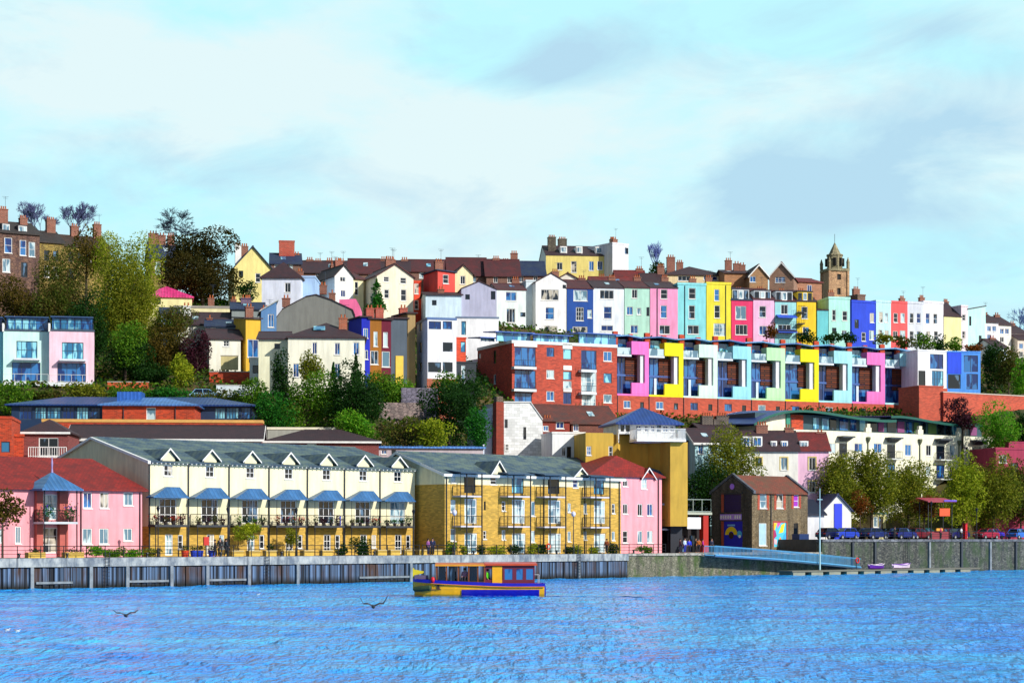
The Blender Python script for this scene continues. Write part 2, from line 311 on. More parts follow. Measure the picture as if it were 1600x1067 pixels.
def roof_part(root, kind, W, D, H, rise, mat, oh=.3, th=.18, x0=0, name='roof', fascia=None, yr=None):
    """ kinds: gs ridge along the front, gf gable to the front, hip, flat, mono (rises to the back), mono_l (rises to the left), mono_r """
    m = MB(); e = .03; yq = yr; yr = D/2 if yr is None else yr
    if kind == 'flat':
        t = rise or .35
        m.box(x0-.08, x0+W+.08, -.08, .22, H+e-.03, H+t).box(x0-.08, x0+W+.08, D-.22, D+.08, H, H+t).box(x0-.08, x0+.22, .22, D-.22, H, H+t).box(x0+W-.22, x0+W+.08, .22, D-.22, H, H+t)
        m.box(x0+.22, x0+W-.22, .22, D-.22, H-.05, H+.06)
    elif kind == 'gs':
        k = rise/yr*oh; z = H+th+e; kb = rise/(D-yr)*oh
        m.slab([(x0-oh, -oh, z-k), (x0+W+oh, -oh, z-k), (x0+W+oh, yr, z+rise), (x0-oh, yr, z+rise)], th)
        m.slab([(x0-oh, yr, z+rise), (x0+W+oh, yr, z+rise), (x0+W+oh, D+oh, z-kb), (x0-oh, D+oh, z-kb)], th)
        m.box(x0-oh, x0+W+oh, yr-.12, yr+.12, z+rise-.08, z+rise+.06)
    elif kind == 'gf':
        k = rise/(W/2)*oh; z = H+th+e; c = x0+W/2
        m.slab([(x0-oh, -oh, z-k), (c, -oh, z+rise), (c, D+oh, z+rise), (x0-oh, D+oh, z-k)], th)
        m.slab([(c, -oh, z+rise), (x0+W+oh, -oh, z-k), (x0+W+oh, D+oh, z-k), (c, D+oh, z+rise)], th)
        m.box(c-.12, c+.12, -oh, D+oh, z+rise-.08, z+rise+.06)
    elif kind == 'hip':
        z = H+th; q = min(W, D)/2 if yq is None else yq
        if W >= D: A, B = (x0+q, D/2, z+rise), (x0+W-q, D/2, z+rise)
        else: A, B = (x0+W/2, q, z+rise), (x0+W/2, D-q, z+rise)
        c = [(x0-oh, -oh, z), (x0+W+oh, -oh, z), (x0+W+oh, D+oh, z), (x0-oh, D+oh, z)]
        if W >= D: fs = [[c[0], c[1], B, A], [c[1], c[2], B], [c[2], c[3], A, B], [c[3], c[0], A]]
        else: fs = [[c[0], c[1], A], [c[1], c[2], B, A], [c[2], c[3], B], [c[3], c[0], A, B]]
        vs = []; ff = []
        for p in fs: b = len(vs); vs += p; ff.append(tuple(range(b, b+len(p))))
        b = len(vs); vs += c+[(p[0], p[1], p[2]-th) for p in c]; ff += [(b+i, b+4+i, b+4+(i+1) % 4, b+(i+1) % 4) for i in range(4)]+[(b+7, b+6, b+5, b+4)]
        m.add(vs, ff)
    elif kind == 'mono':
        z = H+th+e; k = rise/D*oh
        m.slab([(x0-oh, -oh, z-k), (x0+W+oh, -oh, z-k), (x0+W+oh, D+oh, z+rise+k), (x0-oh, D+oh, z+rise+k)], th)
    elif kind in ('mono_l', 'mono_r'):
        z = H+th+e; k = rise/W*oh; a, b = (rise+k, -k) if kind == 'mono_l' else (-k, rise+k)
        m.slab([(x0-oh, -oh, z+a), (x0+W+oh, -oh, z+b), (x0+W+oh, D+oh, z+b), (x0-oh, D+oh, z+a)], th)
    o = m.build(name, mat, root)
    if fascia and kind in ('gs', 'gf', 'hip'):
        f = MB(); z = H+th+e
        if kind == 'gs':
            k = rise/yr*oh; f.box(x0-oh, x0+W+oh, -oh-.05, -oh-.004, z-k-th-.12, z-k-.02)
            for xx in (x0-oh-.05, x0+W+oh+.004):
                f.ext([(xx, -oh, z-k-th-.14), (xx, yr, z+rise-th-.14), (xx, yr, z+rise-.02), (xx, -oh, z-k-.02)], (.046, 0, 0))
                f.ext([(xx, yr, z+rise-th-.14), (xx, D+oh, z-kb-th-.14), (xx, D+oh, z-kb-.02), (xx, yr, z+rise-.02)], (.046, 0, 0))
        elif kind == 'gf':
            k = rise/(W/2)*oh; c = x0+W/2
            f.ext([(x0-oh, -oh-.004, z-k-th-.14), (c, -oh-.004, z+rise-th-.14), (c, -oh-.004, z+rise-.02), (x0-oh, -oh-.004, z-k-.02)], (0, -.05, 0))
            f.ext([(x0+W+oh, -oh-.004, z-k-th-.14), (c, -oh-.004, z+rise-th-.14), (c, -oh-.004, z+rise-.02), (x0+W+oh, -oh-.004, z-k-.02)], (0, -.05, 0))
        else: f.box(x0-oh, x0+W+oh, -oh-.05, -oh-.004, H-.06, H+th-.02)
        f.build('fascia', fascia, o)
    return o
def gable_fill(mb, kind, W, D, H, rise, yr=None):
    yr = D/2 if yr is None else yr
    if kind == 'gs':
        mb.add([(0, 0, H), (0, D, H), (0, yr, H+rise)], [(0, 1, 2)]).add([(W, 0, H), (W, D, H), (W, yr, H+rise)], [(0, 1, 2)])
    elif kind == 'gf':
        mb.add([(0, 0, H), (W, 0, H), (W/2, 0, H+rise)], [(0, 1, 2)]).add([(0, D, H), (W, D, H), (W/2, D, H+rise)], [(0, 1, 2)])
    elif kind == 'mono':
        mb.add([(0, 0, H), (0, D, H), (0, D, H+rise)], [(0, 1, 2)]).add([(W, 0, H), (W, D, H), (W, D, H+rise)], [(0, 1, 2)]).add([(0, D, H), (W, D, H), (W, D, H+rise), (0, D, H+rise)], [(0, 1, 2, 3)])
    elif kind in ('mono_l', 'mono_r'):
        x = 0 if kind == 'mono_l' else W
        for y in (0, D): mb.add([(0, y, H), (W, y, H), (x, y, H+rise)], [(0, 1, 2)])
        mb.add([(x, 0, H), (x, D, H), (x, D, H+rise), (x, 0, H+rise)], [(0, 1, 2, 3)])
FOOT = []
def house(name, label, px0, px1, Y, th, top, zb, D, wall, roof=('flat', .3, None), win=(), lwin=(), ch=(), cat='house', group=None, swall=None, oh=.3, fascia=None, surround=None, wdef='n', pipe=None, yr=None):
    """ px0..px1: left and right front corners; top: photo row of the eaves at the left corner; windows as photo rows and columns on that front """
    fr = Fr(px0, Y, th, zb); root = fr.root(name); tag(root, label, cat, group)
    W = fr.lx(px1); H = ZP(top, Y)-zb
    PF = lambda a, b, d: (a, d, b); PL = lambda a, b, d: (d, a, b); PB = lambda a, b, d: (a, D-d, b); PR = lambda a, b, d: (W-d, a, b)
    hf = []
    for w in win:
        a0, a1 = fr.lx(w[0]), fr.lx(w[1]); b1, b0 = fr.lz(w[0], w[2]), fr.lz(w[0], w[3]); g_ = .11 if Y > 240 else .03; a0 = max(a0-g_, .06); a1 = min(a1+g_, W-.06); b0 = max(b0-g_, .05); b1 = min(b1+g_, H-.06); hf.append((a0, a1, b0, b1, w[4] if len(w) > 4 else wdef))
    hl = []
    for w in lwin:
        a0, a1 = sorted((fr.sy(w[0]), fr.sy(w[1]))); pm = (w[0]+w[1])/2; hl.append((a0, a1, fr.sz(pm, w[3]), fr.sz(pm, w[2]), w[4] if len(w) > 4 else wdef))
    FOOT.append((fr, W, D)); kind, rise, rm = roof
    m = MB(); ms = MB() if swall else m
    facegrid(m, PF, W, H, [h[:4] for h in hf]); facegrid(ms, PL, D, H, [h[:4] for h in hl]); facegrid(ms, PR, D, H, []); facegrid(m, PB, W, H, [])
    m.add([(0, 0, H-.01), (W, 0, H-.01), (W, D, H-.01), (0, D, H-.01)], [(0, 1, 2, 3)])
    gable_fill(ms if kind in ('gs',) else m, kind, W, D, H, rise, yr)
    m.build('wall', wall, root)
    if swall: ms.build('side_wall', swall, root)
    for h in hf: window(root, PF, *h[:4], h[4], surround=surround, name='door' if len(h[4]) > 1 and h[4][1] == 'D' else 'window')
    for h in hl: window(root, PL, *h[:4], h[4])
    if rm or kind == 'flat': roof_part(root, kind, W, D, H, rise, rm or wall, oh, fascia=fascia, yr=yr)
    if kind == 'gs' and rm and W > 4.2 and Y > 240 and wrand.random() < .55:
        yq = (D/2 if yr is None else yr); f0_ = wrand.uniform(.3, .45); a_ = W*wrand.uniform(.15, .65); z_ = lambda y: H+.22+rise*y/yq
        MB().ext([(a_, yq*f0_, z_(yq*f0_)), (a_+.8, yq*f0_, z_(yq*f0_)), (a_+.8, yq*(f0_+.25), z_(yq*(f0_+.25))), (a_, yq*(f0_+.25), z_(yq*(f0_+.25)))], (0, -.03, .07)).build('skylight', wrand.choice([G_BLUE, G_CYAN, G_PALE]), root)
    for c in ch:     # (px, row of its top, width, local y, pots)
        ly = min(c[3], D-.5); x = min(max(fr.lx(c[0], ly), c[2]/2+.05), W-c[2]/2-.05); z = fr.lz(c[0], c[1], ly); chimney(root, x, ly, H-.2, z, c[2], c[5] if len(c) > 5 else .6, pots=c[4], mat=c[6] if len(c) > 6 else None)
    if pipe:
        p = MB()
        for q in pipe: x = fr.lx(q); p.tube((x, -.09, 0), (x, -.09, H-.1), .06, n=5)
        p.build('drainpipe', DGREY, root)
    return root, fr, W, H
def railing(parent, pts, h=1.05, r=.025, step=.14, mat=None, name='railing', top=.03, mid=True):
    """ pts: local points at floor level along the rail """
    m = MB()
    for p, q in zip(pts[:-1], pts[1:]):
        p = np.array(p, float); q = np.array(q, float); L = np.linalg.norm(q-p); n = max(1, int(L/step))
        m.tube(p+(0, 0, h), q+(0, 0, h), top, n=4)
        if mid: m.tube(p+(0, 0, .1), q+(0, 0, .1), r, n=4)
        for i in range(n+1):
            a = p+(q-p)*i/n; m.tube(a, a+(0, 0, h), r if i % n else top, n=4)
    return m.build(name, mat or BLACK, parent)
# ------------------------------------------------------------------ foliage
def leafquads(P, size, rng, flat=.35):
    n = len(P); d = rng.normal(size=(n, 3)); d /= np.linalg.norm(d, axis=1)[:, None]; u = rng.normal(size=(n, 3)); u -= (u*d).sum(1)[:, None]*d; u /= np.linalg.norm(u, axis=1)[:, None]
    w = np.cross(d, u); s = size*rng.uniform(.6, 1.3, (n, 1)); a = u*s; b = w*s*rng.uniform(.5, .9, (n, 1))
    V = np.stack([P-a, P-b*.9, P+a, P+b*.9], 1).reshape(-1, 3); return V
def quadmesh(name, V, mat, parent=None):
    n = len(V)//4; me = bpy.data.meshes.new(name); me.vertices.add(len(V)); me.vertices.foreach_set('co', V.astype(np.float32).ravel())
    me.loops.add(4*n); me.loops.foreach_set('vertex_index', np.arange(4*n, dtype=np.int32)); me.polygons.add(n)
    me.polygons.foreach_set('loop_start', np.arange(0, 4*n, 4, dtype=np.int32)); me.polygons.foreach_set('loop_total', np.full(n, 4, dtype=np.int32))
    me.materials.append(mat); me.update(calc_edges=True)
    o = bpy.data.objects.new(name, me); COL.objects.link(o)
    if parent: o.parent = parent
    return o
BARK = paint('#4a3c30', .9)
LEAF = {'green': leafm('#55821c', '#35600f', '#88a428'), 'bright': leafm('#62a01c', '#3c7c14', '#a0c038'), 'dark': leafm('#1c4214', '#12300c', '#3a6018'),
        'olive': leafm('#7c8420', '#4e5a12', '#aca030'), 'brown': leafm('#5c4c18', '#3a3a10', '#7c6420'), 'rust': leafm('#7c4014', '#4c3812', '#a06020'),
        'umber': leafm('#40380f', '#2a3010', '#58481a'), 'plum': leafm('#4c1c30', '#2c1c20', '#643040'), 'yellow': leafm('#98a420', '#687c18', '#c8c038'), 'scrub': leafm('#505c1c', '#5c4820', '#40701c'), 'emerald': leafm('#28701f', '#165014', '#4c9428')}
def crown_points(rx, ry, rz, n, rng, lumps=9, shape='round'):
    C = []
    for i in range(lumps):
        v = rng.normal(size=3); v /= np.linalg.norm(v); k = rng.uniform(.3, .72)
        if shape == 'cone': z = rng.uniform(-.95, .8); f = (1-(z+.95)/1.95)*.75+.08; C.append((v[0]*f*.7*rx, v[1]*f*.7*ry, z*rz, f*.75))
        else: C.append((v[0]*k*rx, v[1]*k*ry, v[2]*k*rz, rng.uniform(.3, .55)))
    P = []
    w = np.array([c[3]**2 for c in C]); w /= w.sum()
    for c, ww in zip(C, w):
        m = int(n*ww)+1; v = rng.normal(size=(m, 3)); v /= np.linalg.norm(v, axis=1)[:, None]; r = rng.uniform(.35, 1.12, (m, 1))**.5
        P.append(np.array(c[:3])+v*r*c[3]*np.array([rx, ry, rz*(.8 if shape != 'cone' else .45)]))
    P = np.concatenate(P)
    if shape == 'cone':
        m = n//3; z = rng.uniform(-1, 1, m); f = (1-(z+1)/2)*.8+.03; t = rng.uniform(0, 6.28, m); q = f*rng.uniform(.5, 1.1, m); P = np.concatenate([P, np.stack([q*np.cos(t)*rx, q*np.sin(t)*ry, z*rz], 1)])
    return P
def zground(X, Y): return 0
def tree(name, label, px0, px1, py0, py1, Y, kind='green', cat='tree', group=None, shape='round', dens=1.0, leaf=None, lumps=10, zb=None, depth=None):
    """ crown between photo columns px0..px1 and rows py0..py1 at distance Y """
    xc = XP((px0+px1)/2, Y); rx = XP(px1, Y)-XP(px0, Y); rx /= 2; z1, z0 = ZP(py0, Y), ZP(py1, Y); rz = (z1-z0)/2; zc = (z0+z1)/2
    g = zground(xc, Y) if zb is None else zb; g = min(g, z0-.1) if shape != 'shrub' else min(g, z0)
    root = empty(name, (xc, Y, g)); tag(root, label, cat, group)
    ry = depth or min(rx, max(rz, 1.2)); ls = leaf or (.2 if Y < 300 else .26); A = 2*math.pi*max(rx*rz, .5)*1.35
    n = int(min(34000, max(160, A/(ls*ls)*2.3*dens))); rng = np.random.default_rng(abs(hash(label)) % 2**31 if False else sum(map(ord, label))*37+int(px0*7+py0))
    P = crown_points(rx, ry, rz, n, rng, lumps+4, 'cone' if shape == 'cone' else 'round'); q = np.percentile(np.abs(P), 98, axis=0); P *= np.array([rx, ry, rz])/q; P += np.array([0, 0, zc-g])
    P[:, 2] = np.maximum(P[:, 2], .05)
    quadmesh('crown', leafquads(P, ls*.75, rng), LEAF[kind], root)
    t = MB(); tr = max(.06, min(.24, rx*.055)); zt = zc-g
    t.tube((0, 0, -.6), (0, 0, zt*.6), tr*1.25, tr, 7); t.tube((0, 0, zt*.6), (0, 0, zt+rz*.4), tr, tr*.3, 6)
    for i in range(6):
        a = rng.uniform(0, 6.28); z = max(.05, (zt-rz*.6)+rz*rng.uniform(0, .7)); e = rng.uniform(.4, .75)
        t.tube((0, 0, z), (math.cos(a)*rx*e, math.sin(a)*ry*e, z+rz*rng.uniform(.2, .6)), tr*.5, tr*.12, 5)
    t.build('trunk' if shape != 'shrub' else 'stem', BARK, root)
    return root
def bare_tree(name, label, px0, px1, py0, py1, Y, mat, group=None, levels=5, zb=None, upright=.5, seed=1):
    xc = XP((px0+px1)/2, Y); wid = XP(px1, Y)-XP(px0, Y); z1, z0 = ZP(py0, Y), ZP(py1, Y); g = z0 if zb is None else zb
    root = empty(name, (xc, Y, g)); tag(root, label, 'tree', group); rng = random.Random(seed); h = z1-g
    tips = MB(); trunk = MB(); segs = []
    def grow(p, d, L, r, lv):
        q = p+d*L; segs.append((p, q, r, r*.62, lv))
        if lv == 0: return
        for k in range(rng.choice((3, 3, 4)) if lv > 1 else 4):
            v = np.array([rng.gauss(0, 1), rng.gauss(0, 1), rng.gauss(0, .6)]); nd_ = d*(.75+upright*.5)+v*.55+np.array([0, 0, upright*.35]); nd_ /= np.linalg.norm(nd_)
            grow(p+d*L*rng.uniform(.6, 1), nd_, L*rng.uniform(.62, .85), r*.58, lv-1)
    grow(np.zeros(3), np.array([0, 0, 1.]), 1.0, .045, levels)
    E = np.array([s[1] for s in segs]); sz_ = h/E[:, 2].max(); sx_ = wid/(E[:, 0].max()-E[:, 0].min()); cx = (E[:, 0].max()+E[:, 0].min())/2; S = np.array([sx_, sx_, sz_])
    for p, q, r0, r1, lv in segs: (trunk if lv >= levels-1 else tips).tube(p*S, q*S, max(r0*h*.45, .03), max(r1*h*.45, .022), 3 if lv < 3 else 5, cap=False)
    trunk.build('trunk', mat, root); tips.build('branches', mat, root); return root
# ------------------------------------------------------------------ terrain, water, quay
TABLE = {-150: [(150,1.9),(190,2.3),(222,3),(240,12),(250,24.2),(262,25),(285,34),(310,40),(345,45),(420,50),(620,52)],
         300: [(195,2.3),(225,3),(236,13),(250,23.5),(262,27),(285,34.5),(300,39.5),(330,45),(400,51),(620,53)],
         600: [(205,2.3),(228,6),(240,17),(250,22),(265,25),(280,32),(300,38),(330,44),(400,52),(620,53)],
         850: [(215,2.3),(245,5),(262,13),(275,20),(300,27),(322,38),(335,41),(400,53),(620,54)],
         1150: [(235,2.4),(266,4.1),(274,11),(285,18.5),(305,25),(325,35),(345,38.5),(400,49),(620,50)],
         1400: [(255,2.5),(282,4.2),(290,14),(300,23),(325,27),(350,37),(400,44),(620,46)],
         1800: [(265,2.6),(285,4.2),(295,15),(305,25.5),(325,27.5),(350,34),(400,43),(620,43)]}
TK = sorted(TABLE)
def zground(X, Y):
    px = min(max(CX+X/Y*FPX, TK[0]), TK[-1])
    i = max(j for j in range(len(TK)) if TK[j] <= px); i = min(i, len(TK)-2); a, b = TK[i], TK[i+1]; f = (px-a)/(b-a)
    g = lambda k: float(np.interp(Y, [p[0] for p in TABLE[k]], [p[1] for p in TABLE[k]]))
    return g(a)*(1-f)+g(b)*f
TH = 41.76
QF = Fr(0, 167, TH, 0)
def qY(px, b): return QF.Yl(QF.lx(px, b), b)
ZA, ZB_ = 2.7, 4.3
def terrain():
    pxs = np.linspace(-900, 2700, 121); ts = np.concatenate([np.linspace(0, 1, 60)**1.5*200, [260, 420]])
    vs = []; fs = []
    for p in pxs:
        Y0 = qY(min(max(p, -250), 2000), 12)
        for t in ts:
            Y = Y0+t; X = XP(p, Y); z = zground(X, Y)+.25*math.sin(X*.31+1)*math.cos(Y*.27)
            vs.append((X, Y, z if t > 3 else min(z, 2.4)))
    n = len(ts)
    for i in range(len(pxs)-1):
        for j in range(n-1): fs.append((i*n+j, (i+1)*n+j, (i+1)*n+j+1, i*n+j+1))
    m, nt, b = newmat('hill_earth_and_grass'); v = objvec(nt)
    col = mixc(nt, mrange(nt, noise(nt, v, .12, 6, .6), .4, .6), hexc('#34400f'), hexc('#5a4420')); col = mixc(nt, mrange(nt, noise(nt, v, .9, 4, .6), .5, .7), col, hexc('#22380c'))
    nt.links.new(col, b.inputs['Base Color']); b.inputs['Roughness'].default_value = .95
    mb = MB(); mb.v = vs; mb.f = fs; o = mb.build('hillside', m, smooth=True); tag(o, kind='structure'); return o
terrain()
m, nt, b = newmat('harbour_water'); v = objvec(nt)
b.inputs['Roughness'].default_value = .12; b.inputs['IOR'].default_value = 1.33; b.inputs['Specular IOR Level'].default_value = .15
w1 = noise(nt, mapping(nt, v, (3.0, .9, 1)), 1.0, 3, .6); w2 = noise(nt, mapping(nt, v, (.06, .16, 1)), 1.0, 3, .55); w3 = noise(nt, mapping(nt, v, (.9, .26, 1)), 1.0, 3, .6)
a = nd(nt, 'ShaderNodeMath', operation='MULTIPLY_ADD'); nt.links.new(w3, a.inputs[0]); a.inputs[1].default_value = 1.6; nt.links.new(w1, a.inputs[2])
nt.links.new(bump(nt, a.outputs[0], 1.0, .4), b.inputs['Normal'])
WCOL = mixc(nt, mrange(nt, w2, .35, .68), hexc('#0888f0'), hexc('#34c0ff')); nt.links.new(WCOL, b.inputs['Base Color'])
def water():
    px = np.arange(-420, 2021, 4.0); Ys = [38.0]
    while Ys[-1] < 300: Ys.append(Ys[-1]+.22+.0026*Ys[-1])
    Ys = np.array(Ys); PX, YY = np.meshgrid(px, Ys); X = (PX-CX)/FPX*YY; Z = np.zeros_like(X); rg = np.random.default_rng(2)
    for i in range(34):
        wl = 1.3*1.11**i if i < 20 else rg.uniform(1.4, 5); a_ = rg.normal(0.5, .75); k = 2*math.pi/wl; am = .0042*wl**.8*(1 if wl < 4 else .35)
        Z += am*np.sin(k*(X*math.cos(a_)+YY*math.sin(a_))+rg.uniform(0, 6.28)+.6*np.sin(X*.11+i)+.5*np.cos(YY*.07+i*2))
    V = np.stack([X, YY, Z], 2).reshape(-1, 3); nx, ny = len(px), len(Ys); I = (np.arange(ny-1)[:, None]*nx+np.arange(nx-1)[None]).ravel(); Q = np.stack([I, I+1, I+nx+1, I+nx], 1)
    V = np.concatenate([V, np.array([(-600, -60, -.35), (900, -60, -.35), (900, 700, -.35), (-600, 700, -.35)])]); n0 = nx*ny; Q = np.concatenate([Q, [[n0, n0+1, n0+2, n0+3]]]).astype(np.int32)
    me = bpy.data.meshes.new('water'); me.vertices.add(len(V)); me.vertices.foreach_set('co', V.astype(np.float32).ravel()); me.loops.add(Q.size); me.loops.foreach_set('vertex_index', Q.ravel()); me.polygons.add(len(Q))
    me.polygons.foreach_set('loop_start', np.arange(0, Q.size, 4, dtype=np.int32)); me.polygons.foreach_set('loop_total', np.full(len(Q), 4, dtype=np.int32)); me.polygons.foreach_set('use_smooth', np.ones(len(Q), bool))
    me.materials.append(m); me.update(calc_edges=True); o = bpy.data.objects.new('water', me); COL.objects.link(o); tag(o, kind='structure')
water()

PAVE = brick('#8c8579', '#6c675e', bw=.9, bh=.6, ms=.02)
def flat_mat(key, h, h2, sc=.4):
    m, nt, b = newmat(key); v = objvec(nt); nt.links.new(mixc(nt, mrange(nt, noise(nt, v, sc, 7, .7), .4, .65), hexc(h), hexc(h2)), b.inputs['Base Color']); b.inputs['Roughness'].default_value = .9; return m
def qpoly(mb, s0, s1, b0, b1, z0, z1): return mb.box(s0, s1, b0, b1, z0, z1)
QR = lambda name: QF.root(name)
s_step = QF.lx(1283); s_stone = QF.lx(980); sL = QF.lx(-250)-20; sR = QF.lx(1600)+60
qa = MB(); qa.box(sL, s_step, .7, 24, 1.2, ZA); o = qa.build('quay_pavement', flat_mat('paving', '#8a857a', '#6f6a60')); o.matrix_world = QR('tmp_quay').matrix_world
def qplace(o): o.location = (QF.ox, QF.oy, 0); o.rotation_euler = (0, 0, R(TH)); return o
bpy.data.objects.remove(bpy.data.objects['tmp_quay']); qplace(o); tag(o, kind='structure')
qb = MB(); qb.box(s_step+.05, sR, .8, 26, 1.2, ZB_); o = qplace(qb.build('quay_road', flat_mat('asphalt', '#3c3c3c', '#54524e'))); tag(o, kind='structure')
# concrete coping and sheet-piled wall, then the mossy stone wall, then the taller stone wall
qw = qplace(empty('quay_wall', (0, 0, 0))); tag(qw, 'long timber and steel piled quay wall with a pale concrete coping below the terraces', 'quay wall')
conc = stonem('#a8aaa8', '#8f9496', '#7d8284', .35); mm, nt, b = newmat('stained_concrete'); v = objvec(nt)
col = mixc(nt, mrange(nt, noise(nt, mapping(nt, v, (1.2, 1, .8)), .8, 7, .72), .38, .62), hexc('#acb0ac'), hexc('#646e78')); col = mixc(nt, mrange(nt, noise(nt, mapping(nt, v, (3, 1, .3)), .7, 4, .6), .55, .7, 0, .8), col, hexc('#4e565e'))
nt.links.new(col, b.inputs['Base Color']); b.inputs['Roughness'].default_value = .9; CONC = mm
MB().box(sL, s_stone, -.25, .7, ZA-.78, ZA).build('coping', CONC, qw)
MB().box(sL, s_stone, .12, .7, -1.5, ZA-.785).build('backing', flat_mat('dark_timber', '#16140f', '#262019'), qw)
mm, nt, b = newmat('weathered_piles'); v = objvec(nt); g = nd(nt, 'ShaderNodeSeparateXYZ'); nt.links.new(v, g.inputs[0])
ns = noise(nt, mapping(nt, v, (2.1, 0, .02)), 1.0, 2, .7); ns2 = noise(nt, mapping(nt, v, (.35, 0, .06)), 1.3, 4, .7)
col = mixc(nt, mrange(nt, ns, .42, .6), hexc('#12161e'), hexc('#627c9a')); col = mixc(nt, mrange(nt, ns2, .48, .62), col, hexc('#453026'))
col = mixc(nt, mrange(nt, g.outputs[2], .15, .75, 1, 0), col, hexc('#0d100c')); nt.links.new(col, b.inputs['Base Color']); b.inputs['Roughness'].default_value = .85
pl = MB(); s = sL
while s < s_stone-.4:
    w = random.uniform(.28, .5); pl.box(s, s+w, random.uniform(-.1, 0), .12, -1.2, ZA-.79-random.uniform(0, .12)); s += w+random.uniform(.02, .12)
pl.build('piling', mm, qw)
PALE = paint('#848c90', .85, 0, .6)
for px in (-90, 48, 140, 197, 266, 322, 387, 463, 640, 903):
    x = QF.lx(px); MB().box(x-.16, x+.16, -.32, -.1, -1.2, ZA-.79).build('post', PALE, qw)
for a, b_ in ((55, 112), (200, 262), (325, 383), (560, 640)):
    MB().box(QF.lx(a), QF.lx(b_), -.22, -.1, .42, .62).build('waling', PALE, qw)
st1 = stonem('#6c6a54', '#8c8670', '#2c2c24', 2.6, '#3c5418'); st2 = stonem('#3a3e40', '#74766c', '#14161a', 3.2, '#34482a')
q2 = qplace(empty('quay_wall', (0, 0, 0))); tag(q2, 'low mossy stone quay wall running behind the blue gangway', 'quay wall')
MB().box(s_stone, s_step, -.05, .7, -1.5, ZA-.25).build('masonry', st1, q2); MB().box(s_stone, s_step, -.2, .7, ZA-.25, ZA+.01).build('coping', stonem('#b4b0a4', '#9c988c', '#6c6a60', .8), q2)
q3 = qplace(empty('quay_wall', (0, 0, 0))); tag(q3, 'tall dark stained stone quay wall below the parked cars on the right', 'quay wall')
MB().box(s_step, sR, -.1, .8, -1.5, ZB_-.3).build('masonry', st2, q3); MB().box(s_step, sR, -.22, .8, ZB_-.3, ZB_+.02).build('coping', stonem('#7c8088', '#5c6068', '#3c4048', .8), q3)
for px in (1330, 1365, 1450, 1500, 1545, 1585):
    x = QF.lx(px); MB().box(x-.18, x+.18, -.36, -.1, -1.2, ZB_-.35).build('fender_post', PALE if px in (1450, 1545) else paint('#3c4248', .9), q3)
# black railing along the quay: one run per stretch between the tall lamp posts
def qrail(px0, px1, z, label, colr=BLACK, b=.45, step=.22):
    r = qplace(empty('quay_railing', (0, 0, 0))); a, c = QF.lx(px0, b), QF.lx(px1, b); r.location = (*QF.w(a, b), z); tag(r, label, 'railing', 'black railings along the quay')
    L = c-a; mb = MB()
    for h in (1.05, .7, .38): mb.tube((0, 0, h), (L, 0, h), .022 if h < 1 else .032, n=4)
    mb.build('rail', colr, r); n = int(L/1.9)
    pm = None
    for i in range(n+1):
        q = MB().tube((0, 0, 0), (0, 0, 1.1), .045, n=5).build('post', colr, r) if pm is None else pm.copy()
        if pm is None: pm = q
        else: COL.objects.link(q)
        q.location = (L*i/n, 0, 0)
for i, (a, b_, t) in enumerate([(-10, 135, 'in front of the left pink house and its yellow planters'), (135, 250, 'beside the green hedge at the left pink house'), (250, 420, 'in front of the first cream terraced houses and blue tubs'),
                   (420, 655, 'in front of the last four cream terraced houses'), (660, 820, 'in front of the left half of the yellow flats'), (820, 1040, 'in front of the right half of the yellow flats')]):
    qrail(a, b_, ZA, 'black quayside railing '+t)
qrail(1290, 1440, ZB_+.02, 'dark railing on the high stone quay below the first tree', b=.4); qrail(1440, 1590, ZB_+.02, 'dark railing on the high stone quay at the right end', b=.4)

# ------------------------------------------------------------------ front row
YBR = brick('#caa040', '#b09048', '#a48434'); CRM = stucco('#efe6bc'); PINK = stucco('#f2a0a8'); SLATE = roofm('#3a5266', '#6a7a68'); REDR = roofm('#8c1c10', '#5c1410'); BLUER = seam('#3c6c9c')
def two_level(root, W, D, H, H1, m1, m2, hf, side1=None, side2=None, kind='gs', rise=0, yr=None, names=('lower_wall', 'wall'), hl=()):
    PFl = lambda a, b, d: (a, d, b)
    for z0, z1, mt, nm, sm, last in ((0, H1, m1, names[0], side1, 0), (H1, H, m2, names[1], side2, 1)):
        mb = MB(); cl = [(a, b, max(c, z0)-z0, min(d, z1)-z0) for a, b, c, d in hf if min(d, z1)-max(c, z0) > .02]
        facegrid(mb, lambda a, b, d: (a, d, b+z0), W, z1-z0, cl)
        facegrid(mb, lambda a, b, d: (d, a, b+z0), D, z1-z0, [(a, b, max(c, z0)-z0, min(d, z1)-z0) for a, b, c, d in hl if min(d, z1)-max(c, z0) > .02]); facegrid(mb, lambda a, b, d: (W-d, a, b+z0), D, z1-z0, [])
        facegrid(mb, lambda a, b, d: (a, D-d, b+z0), W, z1-z0, [])
        if last: mb.add([(0, 0, z1-.01), (W, 0, z1-.01), (W, D, z1-.01), (0, D, z1-.01)], [(0, 1, 2, 3)]); gable_fill(mb, kind, W, D, H, rise, yr)
        mb.build(nm, mt, root)
def pot_plants(parent_loc, x0, x1, y, z, n, kinds, name='planter', label='', cat='planter', group=None, th=TH, potmat=None):
    pass
